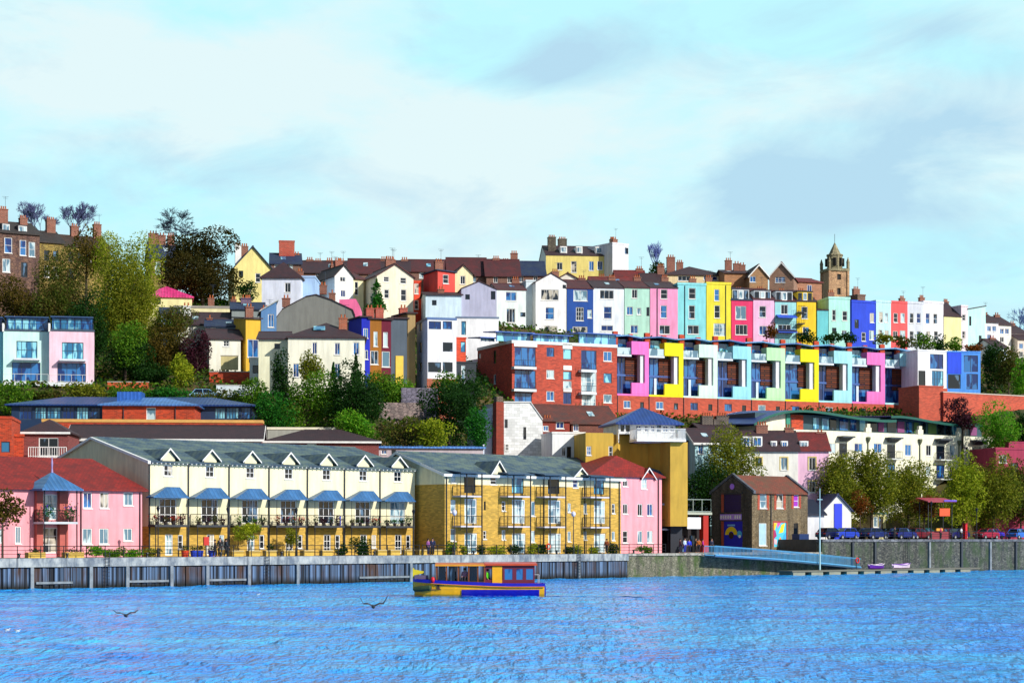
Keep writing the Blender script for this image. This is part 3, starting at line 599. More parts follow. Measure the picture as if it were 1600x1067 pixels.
def gablet(root, x0, x1, zb, zt, y1, roofmat, wallm, oh=.3, z00=None):
    c = (x0+x1)/2; g = MB(); e0 = zb if z00 is None else z00; g.ext([(x0+.05, -.02, e0), (x1-.05, -.02, e0), (x1-.05, -.02, zb), (c, -.02, zt), (x0+.05, -.02, zb)], (0, y1*.8, 0)); d = g.build('dormer', wallm, root)
    r = MB()
    for s, q in ((1, x1), (-1, x0)):
        r.ext([(c, -oh, zt+.16), (q+s*.35, -oh, zb-.12+.16-.1), (q+s*.35, -oh, zb-.24), (c, -oh, zt)], (0, y1+oh, 0))
    r.build('dormer_roof', roofmat, d); f = MB()
    for s, q in ((1, x1), (-1, x0)): f.ext([(c, -oh-.01, zt+.2), (q+s*.34, -oh-.01, zb-.1), (q+s*.34, -oh-.01, zb-.25), (c, -oh-.01, zt+.03)], (0, -.06, 0))
    f.build('bargeboard', WHITE, d)
BAYS = [232, 293, 356.6, 419, 479, 537, 592.5, 648]; CAN = [267, 332, 395, 455, 514, 571, 625]
f0 = Fr(232, qY(232, 8), TH, ZA); HE = f0.sz(232, 722); YR = f0.sy(145); RISE = f0.sz(145, 686)-HE; DC = YR*1.9; H1C = f0.sz(232, 822)
LBL = ['cream terraced house at the left gable end, red flowers on its balcony', 'cream terraced house second from the left gable end',
       'cream terraced house with blue canopy above the yellow-green bush', 'cream terraced house with red and dark flowers along its balcony, middle of the row', 'cream terraced house with a bright blue panel on its balcony',
       'cream terraced house with blue canopy above the big dark shrub', 'cream terraced house at the right end of the row, next to the yellow flats']
for i in range(7):
    lx0, lx1 = f0.lx(BAYS[i]), f0.lx(BAYS[i+1]); W = lx1-lx0; root = empty('terraced_house', (*f0.w(lx0), ZA), TH); tag(root, LBL[i], 'house', 'cream terraced houses with blue canopies')
    PF = lambda a, b, d: (a, d, b); L = lambda px, ly=0: f0.lx(px, ly)-lx0; c = CAN[i]; Zr = lambda px, py, ly=0: f0.lz(px, py, ly)
    k = 1-(i*.022); dc = lambda o: c+o*k
    hs = [(L(dc(-11)), L(dc(3)), Zr(232, 743), HE-.2, 'x'), (L(dc(-18)), L(dc(9)), H1C+.35, H1C+2.75, 'H'), (L(dc(-9)), L(dc(3)), .1, 2.15, 'fD'), (L(dc(11)), L(dc(19)), .7, 2.1, 's')]
    two_level(root, W, DC, HE, H1C, YBR, CRM, [h[:4] for h in hs], kind='gs', rise=RISE, yr=YR)
    for h in hs: window(root, PF, *h[:4], h[4], name='door' if 'D' in h[4] or h[4] == 'H' else 'window')
    roof_part(root, 'gs', W, DC, HE, RISE, SLATE, oh=.0, yr=YR); e = MB(); e.slab([(0, -.45, HE+.12), (W, -.45, HE+.12), (W, 0, HE+.2), (0, 0, HE+.2)], .14); e.build('eaves', SLATE, root)
    r = MB(); nn = 9
    for j in range(nn): r.box(W*(j+.4)/nn, W*(j+.4)/nn+.1, -.4, -.003, HE-.14, HE-.03)
    r.build('rafter_ends', WHITE, root)
    if i == 0:
        v = MB(); zz = HE+.2
        v.ext([(-.32, -.45, zz-.36), (-.32, YR, zz+RISE-.2), (-.32, YR, zz+RISE+.02), (-.32, -.45, zz-.08)], (.3, 0, 0)); v.ext([(-.32, YR, zz+RISE-.2), (-.32, DC+.4, zz-.36), (-.32, DC+.4, zz-.08), (-.32, YR, zz+RISE+.02)], (.3, 0, 0)); v.build('bargeboard', WHITE, root)
    w0, w1 = L(dc(-14)), L(dc(7)); gablet(root, w0, w1, HE+.45, Zr(dc(0), 703+i*2.1), YR*.55, SLATE, CRM, z00=HE-.02)
    # canopy, balcony, railings, supports
    ly = -1.35; zc0 = H1C+2.85; zc1 = zc0+1.0; a0, a1 = L(dc(-27), ly), L(dc(28), ly); q0, q1 = L(dc(-10)), L(dc(10))
    cm = MB(); cm.add([(a0, 0, zc0), (a1, 0, zc0), (a1, ly, zc0), (a0, ly, zc0), (q0, 0, zc1), (q1, 0, zc1), (q1, -.45, zc1), (q0, -.45, zc1)], [(0, 3, 2, 1), (4, 5, 6, 7), (3, 7, 6, 2)[::-1], (0, 4, 7, 3), (1, 2, 6, 5)])
    cm.box(a0-.03, a1+.03, ly-.03, -.004, zc0-.1, zc0-.003); cn = cm.build('canopy', BLUER, root)
    bl = MB(); bl.box(a0+.2, a1-.05, ly+.05, -.004, H1C-.06, H1C+.16); ba = bl.build('balcony', DGREY, root)
    railing(ba, [(a0+.25, -.05, H1C+.16), (a0+.25, ly+.1, H1C+.16), (a1-.1, ly+.1, H1C+.16), (a1-.1, -.05, H1C+.16)], step=.19, r=.014)
    sp = MB()
    for x in (a0+.3, a1-.15): sp.tube((x, ly+.12, 0), (x, ly+.12, H1C-.06), .05, n=5); sp.tube((x, ly+.12, H1C+1.2), (x, ly+.12, zc0-.1), .03, n=4)
    sp.build('support_posts', BLACK, ba)
    p = MB(); p.tube((.06, -.1, 0), (.06, -.1, HE-.15), .07, n=5); p.build('drainpipe', DGREY, root)
    # plants stand on the balcony
    cols = [('plum', 'brown', 'rust'), ('scrub', 'plum'), ('green', 'dark'), ('rust', 'plum', 'emerald'), ('dark', 'plum'), ('scrub', 'dark', 'plum'), ('dark', 'emerald')][i]
    for j in range(4):
        x = a0+.6+(a1-a0-1.2)*j/3; zx = H1C+.16; wx, wy = f0.w(lx0+x, ly+.35); kd = cols[j % len(cols)]
        pr = empty('balcony_plant', (wx, wy, ZA+zx)); nth = ['left end', 'left of the door', 'right of the door', 'right end'][j]
        tag(pr, 'potted plant, %s of balcony, cream house %s' % (nth, ['by gable end', 'second from left', 'third from left', 'in mid row', 'fifth from left', 'sixth from left', 'beside yellow flats'][i]), 'plant', 'potted plants on the cream terrace balconies')
        MB().lathe([(.14, 0), (.2, .3), (.22, .32)], n=8).build('pot', paint('#3a2a26', .8), pr)
        hh = random.uniform(.25, .7) if i not in (0, 3, 4) else random.uniform(.35, .65); rg = np.random.default_rng(i*10+j); P = rg.normal(size=(90, 3))*(.2, .2, hh*.33)+(0, 0, .35+hh*.4); quadmesh('foliage', leafquads(P, .085, rg), LEAF[kd], pr)
        if i in (0, 3) and j != 1 or (i == 5 and j == 3): P = rg.normal(size=(40, 3))*(.26, .2, .1)+(0, -.05, .55+hh*.3); quadmesh('flowers', leafquads(P, .07, rg), paint('#d01c20', .6), pr)
    if i == 4: o = MB().box(-.06, .06, 0, .04, 0, 1.0).build('blue_board', paint('#2440d0', .5)); o.location = (*f0.w(lx0+a1-.5, ly+.2), ZA+H1C+.16); o.rotation_euler = (0, 0, R(TH)); tag(o, 'narrow bright blue panel leaning on a cream house balcony rail', 'panel')

# left pink house
fr = Fr(-75, qY(-75, 7), TH, ZA); root = fr.root('pink_house'); tag(root, 'pink house with red hipped roof and blue pyramid canopy at the left edge', 'house')
W = fr.lx(222); D = 12; H = fr.lz(222, 768); PF = lambda a, b, d: (a, d, b)
hs = []
for a, b_, c, d, s in [(130,144,769,794,'n'),(156,170,769,794,'n'),(193,208,769,790,'n'),(129,144,825,850,'c'),(155,170,825,850,'c'),(193,207,825,845,'c'),(65,90,772,812,'f'),(64,90,824,864,'f'),(24,33,822,849,'c'),(-12,4,826,848,'c'),(-60,-40,769,792,'n')]:
    hs.append((fr.lx(a), fr.lx(b_), max(fr.lz(b_, d), .06), fr.lz(b_, c), s))
mb = MB(); facegrid(mb, PF, W, H, [h[:4] for h in hs]); facegrid(mb, lambda a, b, d: (W-d, a, b), D, H, []); facegrid(mb, lambda a, b, d: (d, a, b), D, H, []); facegrid(mb, lambda a, b, d: (a, D-d, b), W, H, []); mb.build('wall', PINK, root)
for h in hs: window(root, PF, *h[:4], h[4], name='door' if h[4] == 'f' else 'window')
ro = roof_part(root, 'hip', W, D, H, 3.1, REDR, oh=.45, yr=2.0)
cxx = fr.lx(78, 0); a = 2.05; z0 = fr.lz(78, 764, -.4); z1 = fr.lz(78, 737, 0)
m = MB(); cc = [(cxx-a, -a-.4, z0), (cxx+a, -a-.4, z0), (cxx+a, a-.4, z0), (cxx-a, a-.4, z0)]; m.add(cc+[(cxx, -.4, z1)], [(0, 1, 4), (1, 2, 4), (2, 3, 4), (3, 0, 4), (3, 2, 1, 0)]); m.box(cxx-a-.05, cxx+a+.05, -a-.45, -.002, z0-.16, z0-.004)
cp = m.build('canopy', BLUER, root); MB().lathe([(.12, 0), (.07, .4), (.1, .9), (.02, 1.5)], (cxx, -.4, z1-.1), 8).build('finial', paint('#9c8cb8', .5), cp)
zb = fr.lz(78, 815, -1.2); m = MB(); m.box(cxx-a+.35, cxx+a-.35, -a-.1, -.003, zb-.2, zb); ba = m.build('balcony', paint('#bcc4c8', .6), root)
railing(ba, [(cxx-a+.4, -.05, zb), (cxx-a+.4, -a, zb), (cxx+a-.4, -a, zb), (cxx+a-.4, -.05, zb)], step=.16, r=.016)
m = MB()
for x in (cxx-a+.4, cxx+a-.4): m.tube((x, -a, 0), (x, -a, z0-.16), .06, n=6)
m.build('support_posts', BLACK, ba); m = MB()
for x0, x1 in ((cxx-a+.45, cxx-.95), (cxx+.75, cxx+a-.45)): m.box(x0, x1, -.5, -.01, .05, z0-.2)
m.build('side_piers', paint('#b45a50', .8), root)
p = MB()
for q in (126, 218): x = fr.lx(q); p.tube((x, -.1, 0), (x, -.1, H-.1), .06, n=5)
p.build('drainpipe', BLACK, root)
for sgn, nm in ((-1, 'left'), (1, 'right')):
    x = cxx+sgn*(a-.8); pr = empty('balcony_plant', (*fr.w(x, -a+.4), ZA+zb)); tag(pr, 'tall purple-flowered plant at the %s side of the pink house balcony' % nm, 'plant', 'plants on the pink house balcony')
    MB().lathe([(.2, 0), (.28, .45)], n=8).build('pot', paint('#5a3a2a', .8), pr); rg = np.random.default_rng(5+sgn); P = rg.normal(size=(220, 3))*(.3, .22, .35)+(0, 0, .85); quadmesh('foliage', leafquads(P, .09, rg), LEAF['emerald'], pr); P = rg.normal(size=(40, 3))*(.25, .2, .12)+(0, -.05, 1.35); quadmesh('flowers', leafquads(P, .07, rg), paint('#4c2ca0', .6), pr)

# yellow flats
fr = Fr(695, qY(695, 3.5), TH, ZA); root = fr.root('apartment_building'); tag(root, 'yellow brick apartment building with cream top band, slate roof and stacked balconies', 'building')
W = fr.lx(970); H = fr.sz(695, 741); YRf = fr.sy(623); RI = fr.sz(623, 708)-H; D = YRf*1.7; H1 = fr.sz(695, 756)
print('yellow flats', W, H, YRf, RI, 'cream', HE, YR, RISE, H1C)
hs = []
for i, (a, b_) in enumerate([(719, 753), (793, 829), (850, 884), (922, 953)]):
    c = (a+b_)/2; w = b_-a; dy = (c-736)*.028
    hs += [(fr.lx(c-w*.32), fr.lx(c+w*.2), fr.lz(c, 770+dy*.4), fr.lz(c, 743+dy), 'k' if i in (0, 2) else 'y'), (fr.lx(c-w*.30), fr.lx(c+w*.26), fr.lz(c, 818), fr.lz(c, 779+dy*.6), 'h'), (fr.lx(c-w*.30), fr.lx(c+w*.28), .08, 2.3, 'h')]
for a, b_, c, d, s in [(705,712,743,754,'p'),(704,712,781,800,'p'),(704,712,826,845,'p'),(766,776,744,757,'s'),(756,759,783,797,'k'),(755,760,829,842,'s'),(784,790,783,798,'s'),(784,790,828,843,'p'),(830,836,783,806,'p'),(830,836,829,847,'p'),(887,892,786,800,'p'),(887,892,830,846,'p'),
                    (895,903,747,762,'s'),(912,917,786,802,'p'),(912,917,830,843,'p'),(956,961,787,802,'s'),(956,961,830,844,'p')]:
    hs.append((fr.lx(a), fr.lx(b_), fr.lz(b_, d), min(fr.lz(b_, c), H-.12), s))
two_level(root, W, D, H, H1, YBR, CRM, [h[:4] for h in hs], kind='gs', rise=RI, yr=YRf, names=('brick_wall', 'wall'))
for h in hs: window(root, PF, *h[:4], h[4], name='door' if h[4] in 'h' else 'window')
ro = roof_part(root, 'gs', W, D, H, RI, SLATE, oh=.4, yr=YRf, fascia=WHITE)
for px, py in ((779, 722), (908, 733)):
    gablet(root, fr.lx(px-11), fr.lx(px+8), H+.2, fr.lz(px, py), YRf*.45, SLATE, CRM)
for i, (a, b_) in enumerate([(719, 753), (793, 829), (850, 884), (922, 953)]):
    ly = -1.3; x0, x1 = fr.lx(a, ly), fr.lx(b_, ly)
    zc = H+.15; m = MB(); m.slab([(x0-.25, ly-.4, zc+.1), (x1+.25, ly-.4, zc+.1), (x1+.25, 2.2, zc+.55), (x0-.25, 2.2, zc+.55)], .14); cn = m.build('canopy', paint('#24425c', .5), root)
    for j, py in enumerate((774, 821)):
        z = fr.lz((a+b_)/2, py+i*.6, ly); m = MB(); m.box(x0, x1, ly, -.003, z-.16, z); ba = m.build('balcony', paint('#c8c4d0', .6), root)
        railing(ba, [(x0+.04, -.05, z), (x0+.04, ly+.05, z), (x1-.04, ly+.05, z), (x1-.04, -.05, z)], step=.2, r=.014)
    m = MB()
    for x in (x0+.9, x1-.02): m.tube((x, ly-.03, 0), (x, ly-.03, zc), .075, n=6)
    m.tube((x0+.02, ly-.03, 2.6), (x0+.02, ly-.03, zc), .03, n=5); m.build('support_posts', BLACK, root)
p = MB()
for q in (697, 849, 913, 967): x = fr.lx(q); p.tube((x, -.1, 0), (x, -.1, H-.1), .06, n=5)
p.build('drainpipe', DGREY, root)

# right pink house
fr = Fr(940, qY(940, 3.9), TH, ZA); root = fr.root('pink_house'); tag(root, 'narrow pink house with red roof right of the yellow flats', 'house')
W = fr.lx(1034); H = fr.lz(1034, 747); D = 13; hs = []
for a, b_, c, d, s in [(973,981,750,760,'n'),(1002,1011,748,764,'x'),(973,981,787,803,'n'),(996,1004,787,806,'n'),(1011,1020,787,806,'n'),(973,981,829,848,'s'),(996,1004,829,848,'c'),(1011,1020,829,848,'c')]:
    hs.append((fr.lx(a), fr.lx(b_), fr.lz(b_, d), fr.lz(b_, c), s))
mb = MB(); facegrid(mb, PF, W, H, [h[:4] for h in hs]); facegrid(mb, lambda a, b, d: (W-d, a, b), D, H, []); facegrid(mb, lambda a, b, d: (d, a, b), D, H, []); facegrid(mb, lambda a, b, d: (a, D-d, b), W, H, []); mb.build('wall', PINK, root)
for h in hs: window(root, PF, *h[:4], h[4])
roof_part(root, 'hip', W+2, D, H, 2.4, REDR, oh=.35, x0=-2, yr=1.6); gablet(root, fr.lx(1003), fr.lx(1020), H-.05, fr.lz(1012, 733), 3, REDR, stucco('#f4c8c0'))
m = MB(); zc = H+.1; x0 = W+.05; cc = [(x0-.6, .2, zc), (x0+3.3, .2, zc), (x0+3.3, 4.6, zc), (x0-.6, 4.6, zc)]; m.add(cc+[(x0+.2, 2.4, zc+1.3)], [(0, 1, 4), (1, 2, 4), (2, 3, 4), (3, 0, 4), (3, 2, 1, 0)]); m.build('canopy', BLUER, root)
for z in (2.9, 5.9):
    m = MB(); m.box(W+.004, W+2.9, .5, 4.2, z-.2, z); ba = m.build('balcony', paint('#c8c4d0', .6), root); railing(ba, [(W+.1, .55, z), (W+2.85, .55, z), (W+2.85, 4.1, z)], step=.2, r=.016)
m = MB()
for x in (W+1.6, W+2.85): m.tube((x, .5, 0), (x, .5, zc), .07, n=6)
m.build('support_posts', BLACK, root)
p = MB()
for q in (1028,): x = fr.lx(q); p.tube((x, -.1, 0), (x, -.1, H-.1), .06, n=5)
p.build('drainpipe', BLACK, root)

# tan block with a concave wall and a penthouse
OCH = stucco('#cca43c'); Yt = 226
fr = Fr(915, Yt, 12, ZA); root = fr.root('tan_building'); tag(root, 'tall ochre block with concave wall and white penthouse under a blue roof', 'building')
zt0 = fr.lz(915, 676); zt1 = fr.lz(1045, 691); xa, xb, xc, xd = 0, fr.lx(958), fr.lx(1045), fr.lx(1072)
hs = [(fr.lx(a), fr.lx(b_), fr.lz(b_, d), fr.lz(b_, c), s) for a, b_, c, d, s in [(912.5+4,924,697,711,'x'),(951,957.5,697,716,'s')]]
mb = MB(); facegrid(mb, PF, xb, zt0, [h[:4] for h in hs])
crv = [(xb, 0), (xb+.6, 2.4), (xb+1.8, 3.6), (xb+3.2, 4.2), (xc-1.6, 3.4), (xc-.5, 2.0), (xc, -.6), (xd, -.6)]
zlow = fr.lz(1058, 822)
for i, (p_, q_) in enumerate(zip(crv[:-1], crv[1:])):
    top = zt0 if i < 3 else zt1; lo = 0 if i < 5 else zlow
    mb.add([(p_[0], p_[1], lo), (q_[0], q_[1], lo), (q_[0], q_[1], top), (p_[0], p_[1], top)], [(0, 1, 2, 3)])
mb.add([(xd, -.6, zlow), (xd, 12, zlow), (xd, 12, zt1), (xd, -.6, zt1)], [(0, 1, 2, 3)]).add([(0, 0, 0), (0, 12, 0), (0, 12, zt0), (0, 0, zt0)], [(0, 1, 2, 3)]).add([(0, 12, 0), (xd, 12, 0), (xd, 12, zt1), (0, 12, zt1)], [(0, 1, 2, 3)])
mb.add([(0, 0, zt0-.02)]+[(x, y, zt0-.02) for x, y in crv[:4]]+[(crv[3][0], 12, zt0-.02), (0, 12, zt0-.02)], [tuple(range(7))])
mb.add([(x, y, zt1-.02) for x, y in crv[3:]]+[(xd, 12, zt1-.02), (crv[3][0], 12, zt1-.02)], [tuple(range(7))]); mb.add([(crv[3][0], crv[3][1], zt1-.02), (crv[3][0], 12, zt1-.02), (crv[3][0], 12, zt0), (crv[3][0], crv[3][1], zt0)], [(0, 1, 2, 3)])
mb.add([(xc, -.6, zlow), (xd, -.6, zlow), (xd, 12, zlow), (xc, 12, zlow)], [(0, 1, 2, 3)]); mb.build('wall', OCH, root)
for h in hs: window(root, PF, *h[:4], h[4])
MB().box(xc+.4, xd-.3, .6, 11, .02, zlow-.01).build('ground_floor', paint('#181c28', .6), root)  # near-black colour carries the darkness beneath the overhang
px0 = fr.lx(966, 2); px1 = fr.lx(1056, 2); zf = zt0+.02; zr = fr.lz(1000, 661, 2); ap = fr.lz(1003, 636, 5); pw = MB(); Wp = px1-px0
P2_ = lambda a, b, d: (px0+a, 2+d, zf+b); hs = [(Wp*a, Wp*b_, .3, (zr-zf)-.25, s) for a, b_, s in [(.04,.1,'k'),(.13,.2,'k'),(.3,.4,'b'),(.45,.52,'b'),(.56,.64,'b'),(.67,.74,'k'),(.77,.87,'b'),(.9,.97,'b')]]
facegrid(pw, P2_, Wp, zr-zf, [h[:4] for h in hs]); pw.box(px0, px0+.1, 2, 9, zt1, zr).box(px1-.1, px1, 2, 9, zt1, zr).box(px0, px1, 8.9, 9, zt1, zr); pw.box(crv[3][0], px1, 2, 2.1, zt1, zf)
pn = pw.build('penthouse', stucco('#e8e8e4'), root)
for h in hs: window(root, P2_, *h[:4], h[4])
m = MB(); cc = [(px0-.5, 1.3, zr), (px1+.8, 1.3, zr), (px1+.8, 9.6, zr), (px0-.5, 9.6, zr)]; A = (fr.lx(1003, 5), 5, ap); m.add(cc+[A], [(0, 1, 4), (1, 2, 4), (2, 3, 4), (3, 0, 4), (3, 2, 1, 0)]); m.box(px0-.5, px1+.8, 1.25, 9.6, zr-.2, zr-.005); m.build('roof', seam('#1c3c80'), root)
zs = zt1+.03; m = MB(); x0, x1 = fr.lx(995, -1.3), fr.lx(1072, -1.3); m.box(x0, x1, -1.3, 2, zs, zs+.3); ba = m.build('balcony', WHITE, root); railing(ba, [(x0+.05, 1.8, zs+.3), (x0+.05, -1.2, zs+.3), (x1-.05, -1.2, zs+.3), (x1-.05, 1.8, zs+.3)], h=1.2, step=.16, r=.03, mat=WHITE, top=.05)

# small cafe under the tan block
fr = Fr(1069, qY(1069, 9), TH, ZA); root = fr.root('cafe'); tag(root, 'small dark cafe front with blank white sign and red pillar', 'cafe')
W = fr.lx(1110); z1 = fr.lz(1085, 800); m = MB(); m.box(0, W, 1.8, 7, 0, z1-.3).build('wall', paint('#1c1418', .8), root); MB().box(-.2, W+.1, -.2, 7, z1-.3, z1).build('roof_slab', paint('#aab0a0', .8), root)
MB().box(fr.lx(1074, -.1), fr.lx(1095, -.1), -.1, .0, fr.lz(1085, 826), fr.lz(1085, 808)).build('sign', paint('#e4e8ec', .5), root); MB().box(fr.lx(1099), fr.lx(1107), 0, .7, 0, z1-.31).build('pillar', paint('#a81c0c', .6), root)
for k in (.25, .6): MB().box(W*k, W*k+.9, 1.72, 1.79, .05, 2.1).build('door', G_DARK, root)
railing(root, [(-.1, -.1, z1), (W, -.1, z1), (W, 6, z1)], h=1.6, step=1.3, r=.04, mat=paint('#a8b8b0', .6))

# stone warehouse
STN = stonem('#766446', '#8c7c60', '#3c3428', 2.8); STN_SHADE = stonem('#4c463e', '#5c564c', '#282622', 2.8); STD = stonem('#54483c', '#6c6050', '#2c2824', 2.4)
fr = Fr(1175, qY(1175, 7), TH, ZA); root = fr.root('stone_warehouse'); tag(root, 'stone warehouse with brown tiled roof, purple sign and painted murals behind the blue gangway', 'warehouse')
W = fr.lx(1262); D = fr.sy(1112); H = fr.sz(1175, 769); YRw = fr.sy(1144); RI = fr.sz(1144, 744)-H; hs = []
for a, b_, c, d, s in [(1187,1198,772,794,'s'),(1213,1224,772,794,'s'),(1240,1248,773,792,'s'),(1186,1198,817,852,'pD'),(1209,1229,816,854,'k'),(1240,1247,817,854,'kD')]: hs.append((fr.lx(a), fr.lx(b_), max(.05, fr.lz(b_, d)), fr.lz(b_, c), s))
hl = []
for a, b_, c, d in [(1158,1131,772,800),(1160,1131,814,858)]: y0, y1 = sorted((fr.sy(a), fr.sy(b_))); hl.append((y0, y1, max(.05, fr.sz((a+b_)/2, d)), fr.sz((a+b_)/2, c), 'k'))
m = MB(); facegrid(m, PF, W, H, [h[:4] for h in hs], .25); facegrid(m, lambda a, b, d: (W-d, a, b), D, H, []); facegrid(m, lambda a, b, d: (a, D-d, b), W, H, []); m.add([(W, 0, H), (W, D, H), (W, YRw, H+RI)], [(0, 1, 2)]); m.build('wall', STN, root)
PL = lambda a, b, d: (d, a, b)
m = MB(); facegrid(m, PL, D, H, [h[:4] for h in hl], .25); m.add([(0, 0, H), (0, D, H), (0, YRw, H+RI)], [(0, 1, 2)]); m.build('gable_wall', STN_SHADE, root)  # gable gets a darkened copy of the stone for its shaded side
RB = brick('#b0402a', '#8c6c50')
for h in hs[:3]:
    f = window(root, PF, *h[:4], h[4])
    for x0, x1 in ((h[0]-.42, h[0]), (h[1], h[1]+.42)): MB().box(x0, x1, -.035, .01, h[2]-.2, h[3]).build('brick_jamb', RB, root)
f = [o for o in root.children if o.name.startswith('window')][-1]; MB().box(hs[2][0]+.08, hs[2][1]-.08, .1, .13, hs[2][2]+.1, hs[2][3]-.05).build('blind', paint('#9c2cb4', .5), f)
h = hs[3]; window(root, PF, *h[:4], 'p', name='door'); MB().box(h[0]+.1, h[1]-.1, .09, .13, h[2]+.05, h[3]-.1).build('door_panel', paint('#a4c8d8', .5), root)
h = hs[5]; window(root, PF, *h[:4], 'k', name='door')
h = hs[4]; mu = MB().box(h[0], h[1], .06, .12, h[2], h[3]).build('mural', paint('#4cc0d8', .6), root)
def patch(parent, P, pts, d, c, name='painted_shape'): return MB().ext([P(a, b, d) for a, b in pts], tuple(np.array(P(0, 0, -.008))-np.array(P(0, 0, 0)))).build(name, paint(c, .6), parent)
w_, h_ = h[1]-h[0], h[3]-h[2]; q = lambda *l: [(h[0]+w_*a, h[2]+h_*b_) for a, b_ in l]
patch(mu, PF, q((.05,.6),(.3,.98),(.02,.98)), .06, '#e8c020'); patch(mu, PF, q((.3,.75),(.6,.98),(.3,.99)), .05, '#e050a0'); patch(mu, PF, q((.4,.55),(.75,.6),(.9,.98),(.62,.9)), .055, '#f0d020'); patch(mu, PF, q((0,.3),(.25,.45),(.15,.68),(0,.7)), .045, '#a02868')
patch(mu, PF, q((.3,.12),(.75,.12),(.52,.42)), .05, '#f08c18'); patch(mu, PF, q((.3,.02),(.95,.02),(.95,.1),(.3,.11)), .054, '#f4f0d8'); patch(mu, PF, q((.08,.12),(.25,.1),(.25,.3),(.06,.32)), .045, '#f0b8c0'); patch(mu, PF, q((.7,.2),(.98,.15),(.98,.6),(.8,.5)), .045, '#38a8e0')
m = MB(); m.box(h[0]-.12, h[0]-.003, -.03, .05, h[2], h[3]+.15).box(h[1]+.003, h[1]+.12, -.03, .05, h[2], h[3]+.15).box(h[0], h[1], -.03, .05, h[3]+.003, h[3]+.15).build('mural_frame', paint('#b83c28', .6), root)
h = hl[0]; MB().boxP(PL, h[0], h[1], h[2], h[3], .1, .16).build('shutter', paint('#241058', .5), root); m = MB()
for j in range(8): z = h[2]+(h[3]-h[2])*(j+.5)/8; m.boxP(PL, h[0], h[1], z-.02, z+.02, .07, .099)
m.build('shutter_slats', paint('#1a0c40', .5), root)
for (hh) in hl: m = MB(); m.boxP(PL, hh[0]-.02-.5+.5*0, hh[0]-.001, hh[2], hh[3], -.03, .01)
m = MB(); m.boxP(PL, hl[0][1]+.002, hl[0][1]+.42, hl[0][2], hl[0][3]+.2, -.035, .01).boxP(PL, hl[1][1]+.002, hl[1][1]+.42, 0, hl[1][3], -.035, .01).build('brick_jamb', RB, root)
y0, y1 = sorted((fr.sy(1159), fr.sy(1126))); zz0, zz1 = fr.sz(1143, 812), fr.sz(1143, 803); sg = MB().boxP(PL, y0, y1, zz0, zz1, -.12, -.03).build('sign', paint('#b890e8', .5), root)
m = MB(); n = 9
for j in range(n):
    if j == 5: continue
    c = y0+(y1-y0)*(n-j-.5)/n; m.boxP(PL, c-.1, c+.1, zz0+.15, zz1-.15, -.14, -.121).boxP(PL, c+.02, c+.16, zz0+.3, zz0+.4, -.139, -.1215)
m.build('lettering', WHITE, sg)
h = hl[1]; mp_ = MB().boxP(PL, h[0], h[1], h[2], h[3], .05, .1).build('mural', paint('#1820c0', .5), root)
def disc(parent, P, ca, cb, r, d, c, a0=0, a1=2*math.pi, r2=0):
    pts = [(ca+r*math.cos(a0+(a1-a0)*i/20), cb+r*math.sin(a0+(a1-a0)*i/20)) for i in range(21)]
    if r2: pts += [(ca+r2*math.cos(a0+(a1-a0)*i/20), cb+r2*math.sin(a0+(a1-a0)*i/20)) for i in range(20, -1, -1)]
    return patch(parent, P, pts, d, c)
cy = (h[0]+h[1])/2+.35; cz = h[2]+(h[3]-h[2])*.52; rr = (h[1]-h[0])*.33; disc(mp_, PL, cy, cz, rr, .045, '#f0d418', 0, math.pi*1.0, rr*.42); disc(mp_, PL, cy, cz-.1, rr*.4, .04, '#3c2010'); disc(mp_, PL, h[0]+.55, cz+.1, .42, .045, '#48b8e8'); disc(mp_, PL, h[0]+.5, cz-.2, .2, .04, '#e8f0f8')
m = MB(); m.boxP(PL, h[0]+1.3, h[1]-.6, h[3]-.62, h[3]-.4, .03, .049).build('lettering', paint('#78b8f0', .5), mp_)
disc(root, PL, YRw, H+RI*.38, .38, -.02, '#b078f0'); m = MB(); m.boxP(PL, D*.22, D*.78, H-.15, H-.02, -.14, -.002).build('beam', DGREY, root)
ro = MB(); e = .03
for y0, y1 in ((-.3, YRw), (D+.3, YRw)):
    z = lambda y: H+e+.16+RI*(1-abs(y-YRw)/(YRw if y0 < 1 else D-YRw)); ro.slab([(.35, y0, z(y0)), (W-.35, y0, z(y0)), (W-.35, y1, z(y1)), (.35, y1, z(y1))], .16)
ro.build('roof', roofm('#7c3c28', '#54402c'), root)
for x in (-.08, W-.36):
    cp = MB(); cp.ext([(x, -.35, H-.15), (x, YRw, H+RI+.1), (x, YRw, H+RI+.42), (x, -.35, H+.2)], (.44, 0, 0)); cp.ext([(x, D+.35, H-.15), (x, YRw, H+RI+.1), (x, YRw, H+RI+.42), (x, D+.35, H+.2)], (.44, 0, 0)); cp.build('gable_coping', stonem('#6c7078', '#545860', '#3c4048', 2), root)
p = MB(); x = fr.lx(1204); p.tube((x, -.1, 0), (x, -.1, H), .06, n=5); p.build('drainpipe', DGREY, root)
o = MB().box(0, QF.lx(1264, 4)-QF.lx(1249, 4), 0, 1.2, 0, 2.3).build('storage_container', paint('#0c2c60', .5)); o.location = (*QF.w(QF.lx(1249, 4), 4), ZA); o.rotation_euler = (0, 0, R(TH)); tag(o, 'dark blue metal container at the right corner of the stone warehouse', 'container')

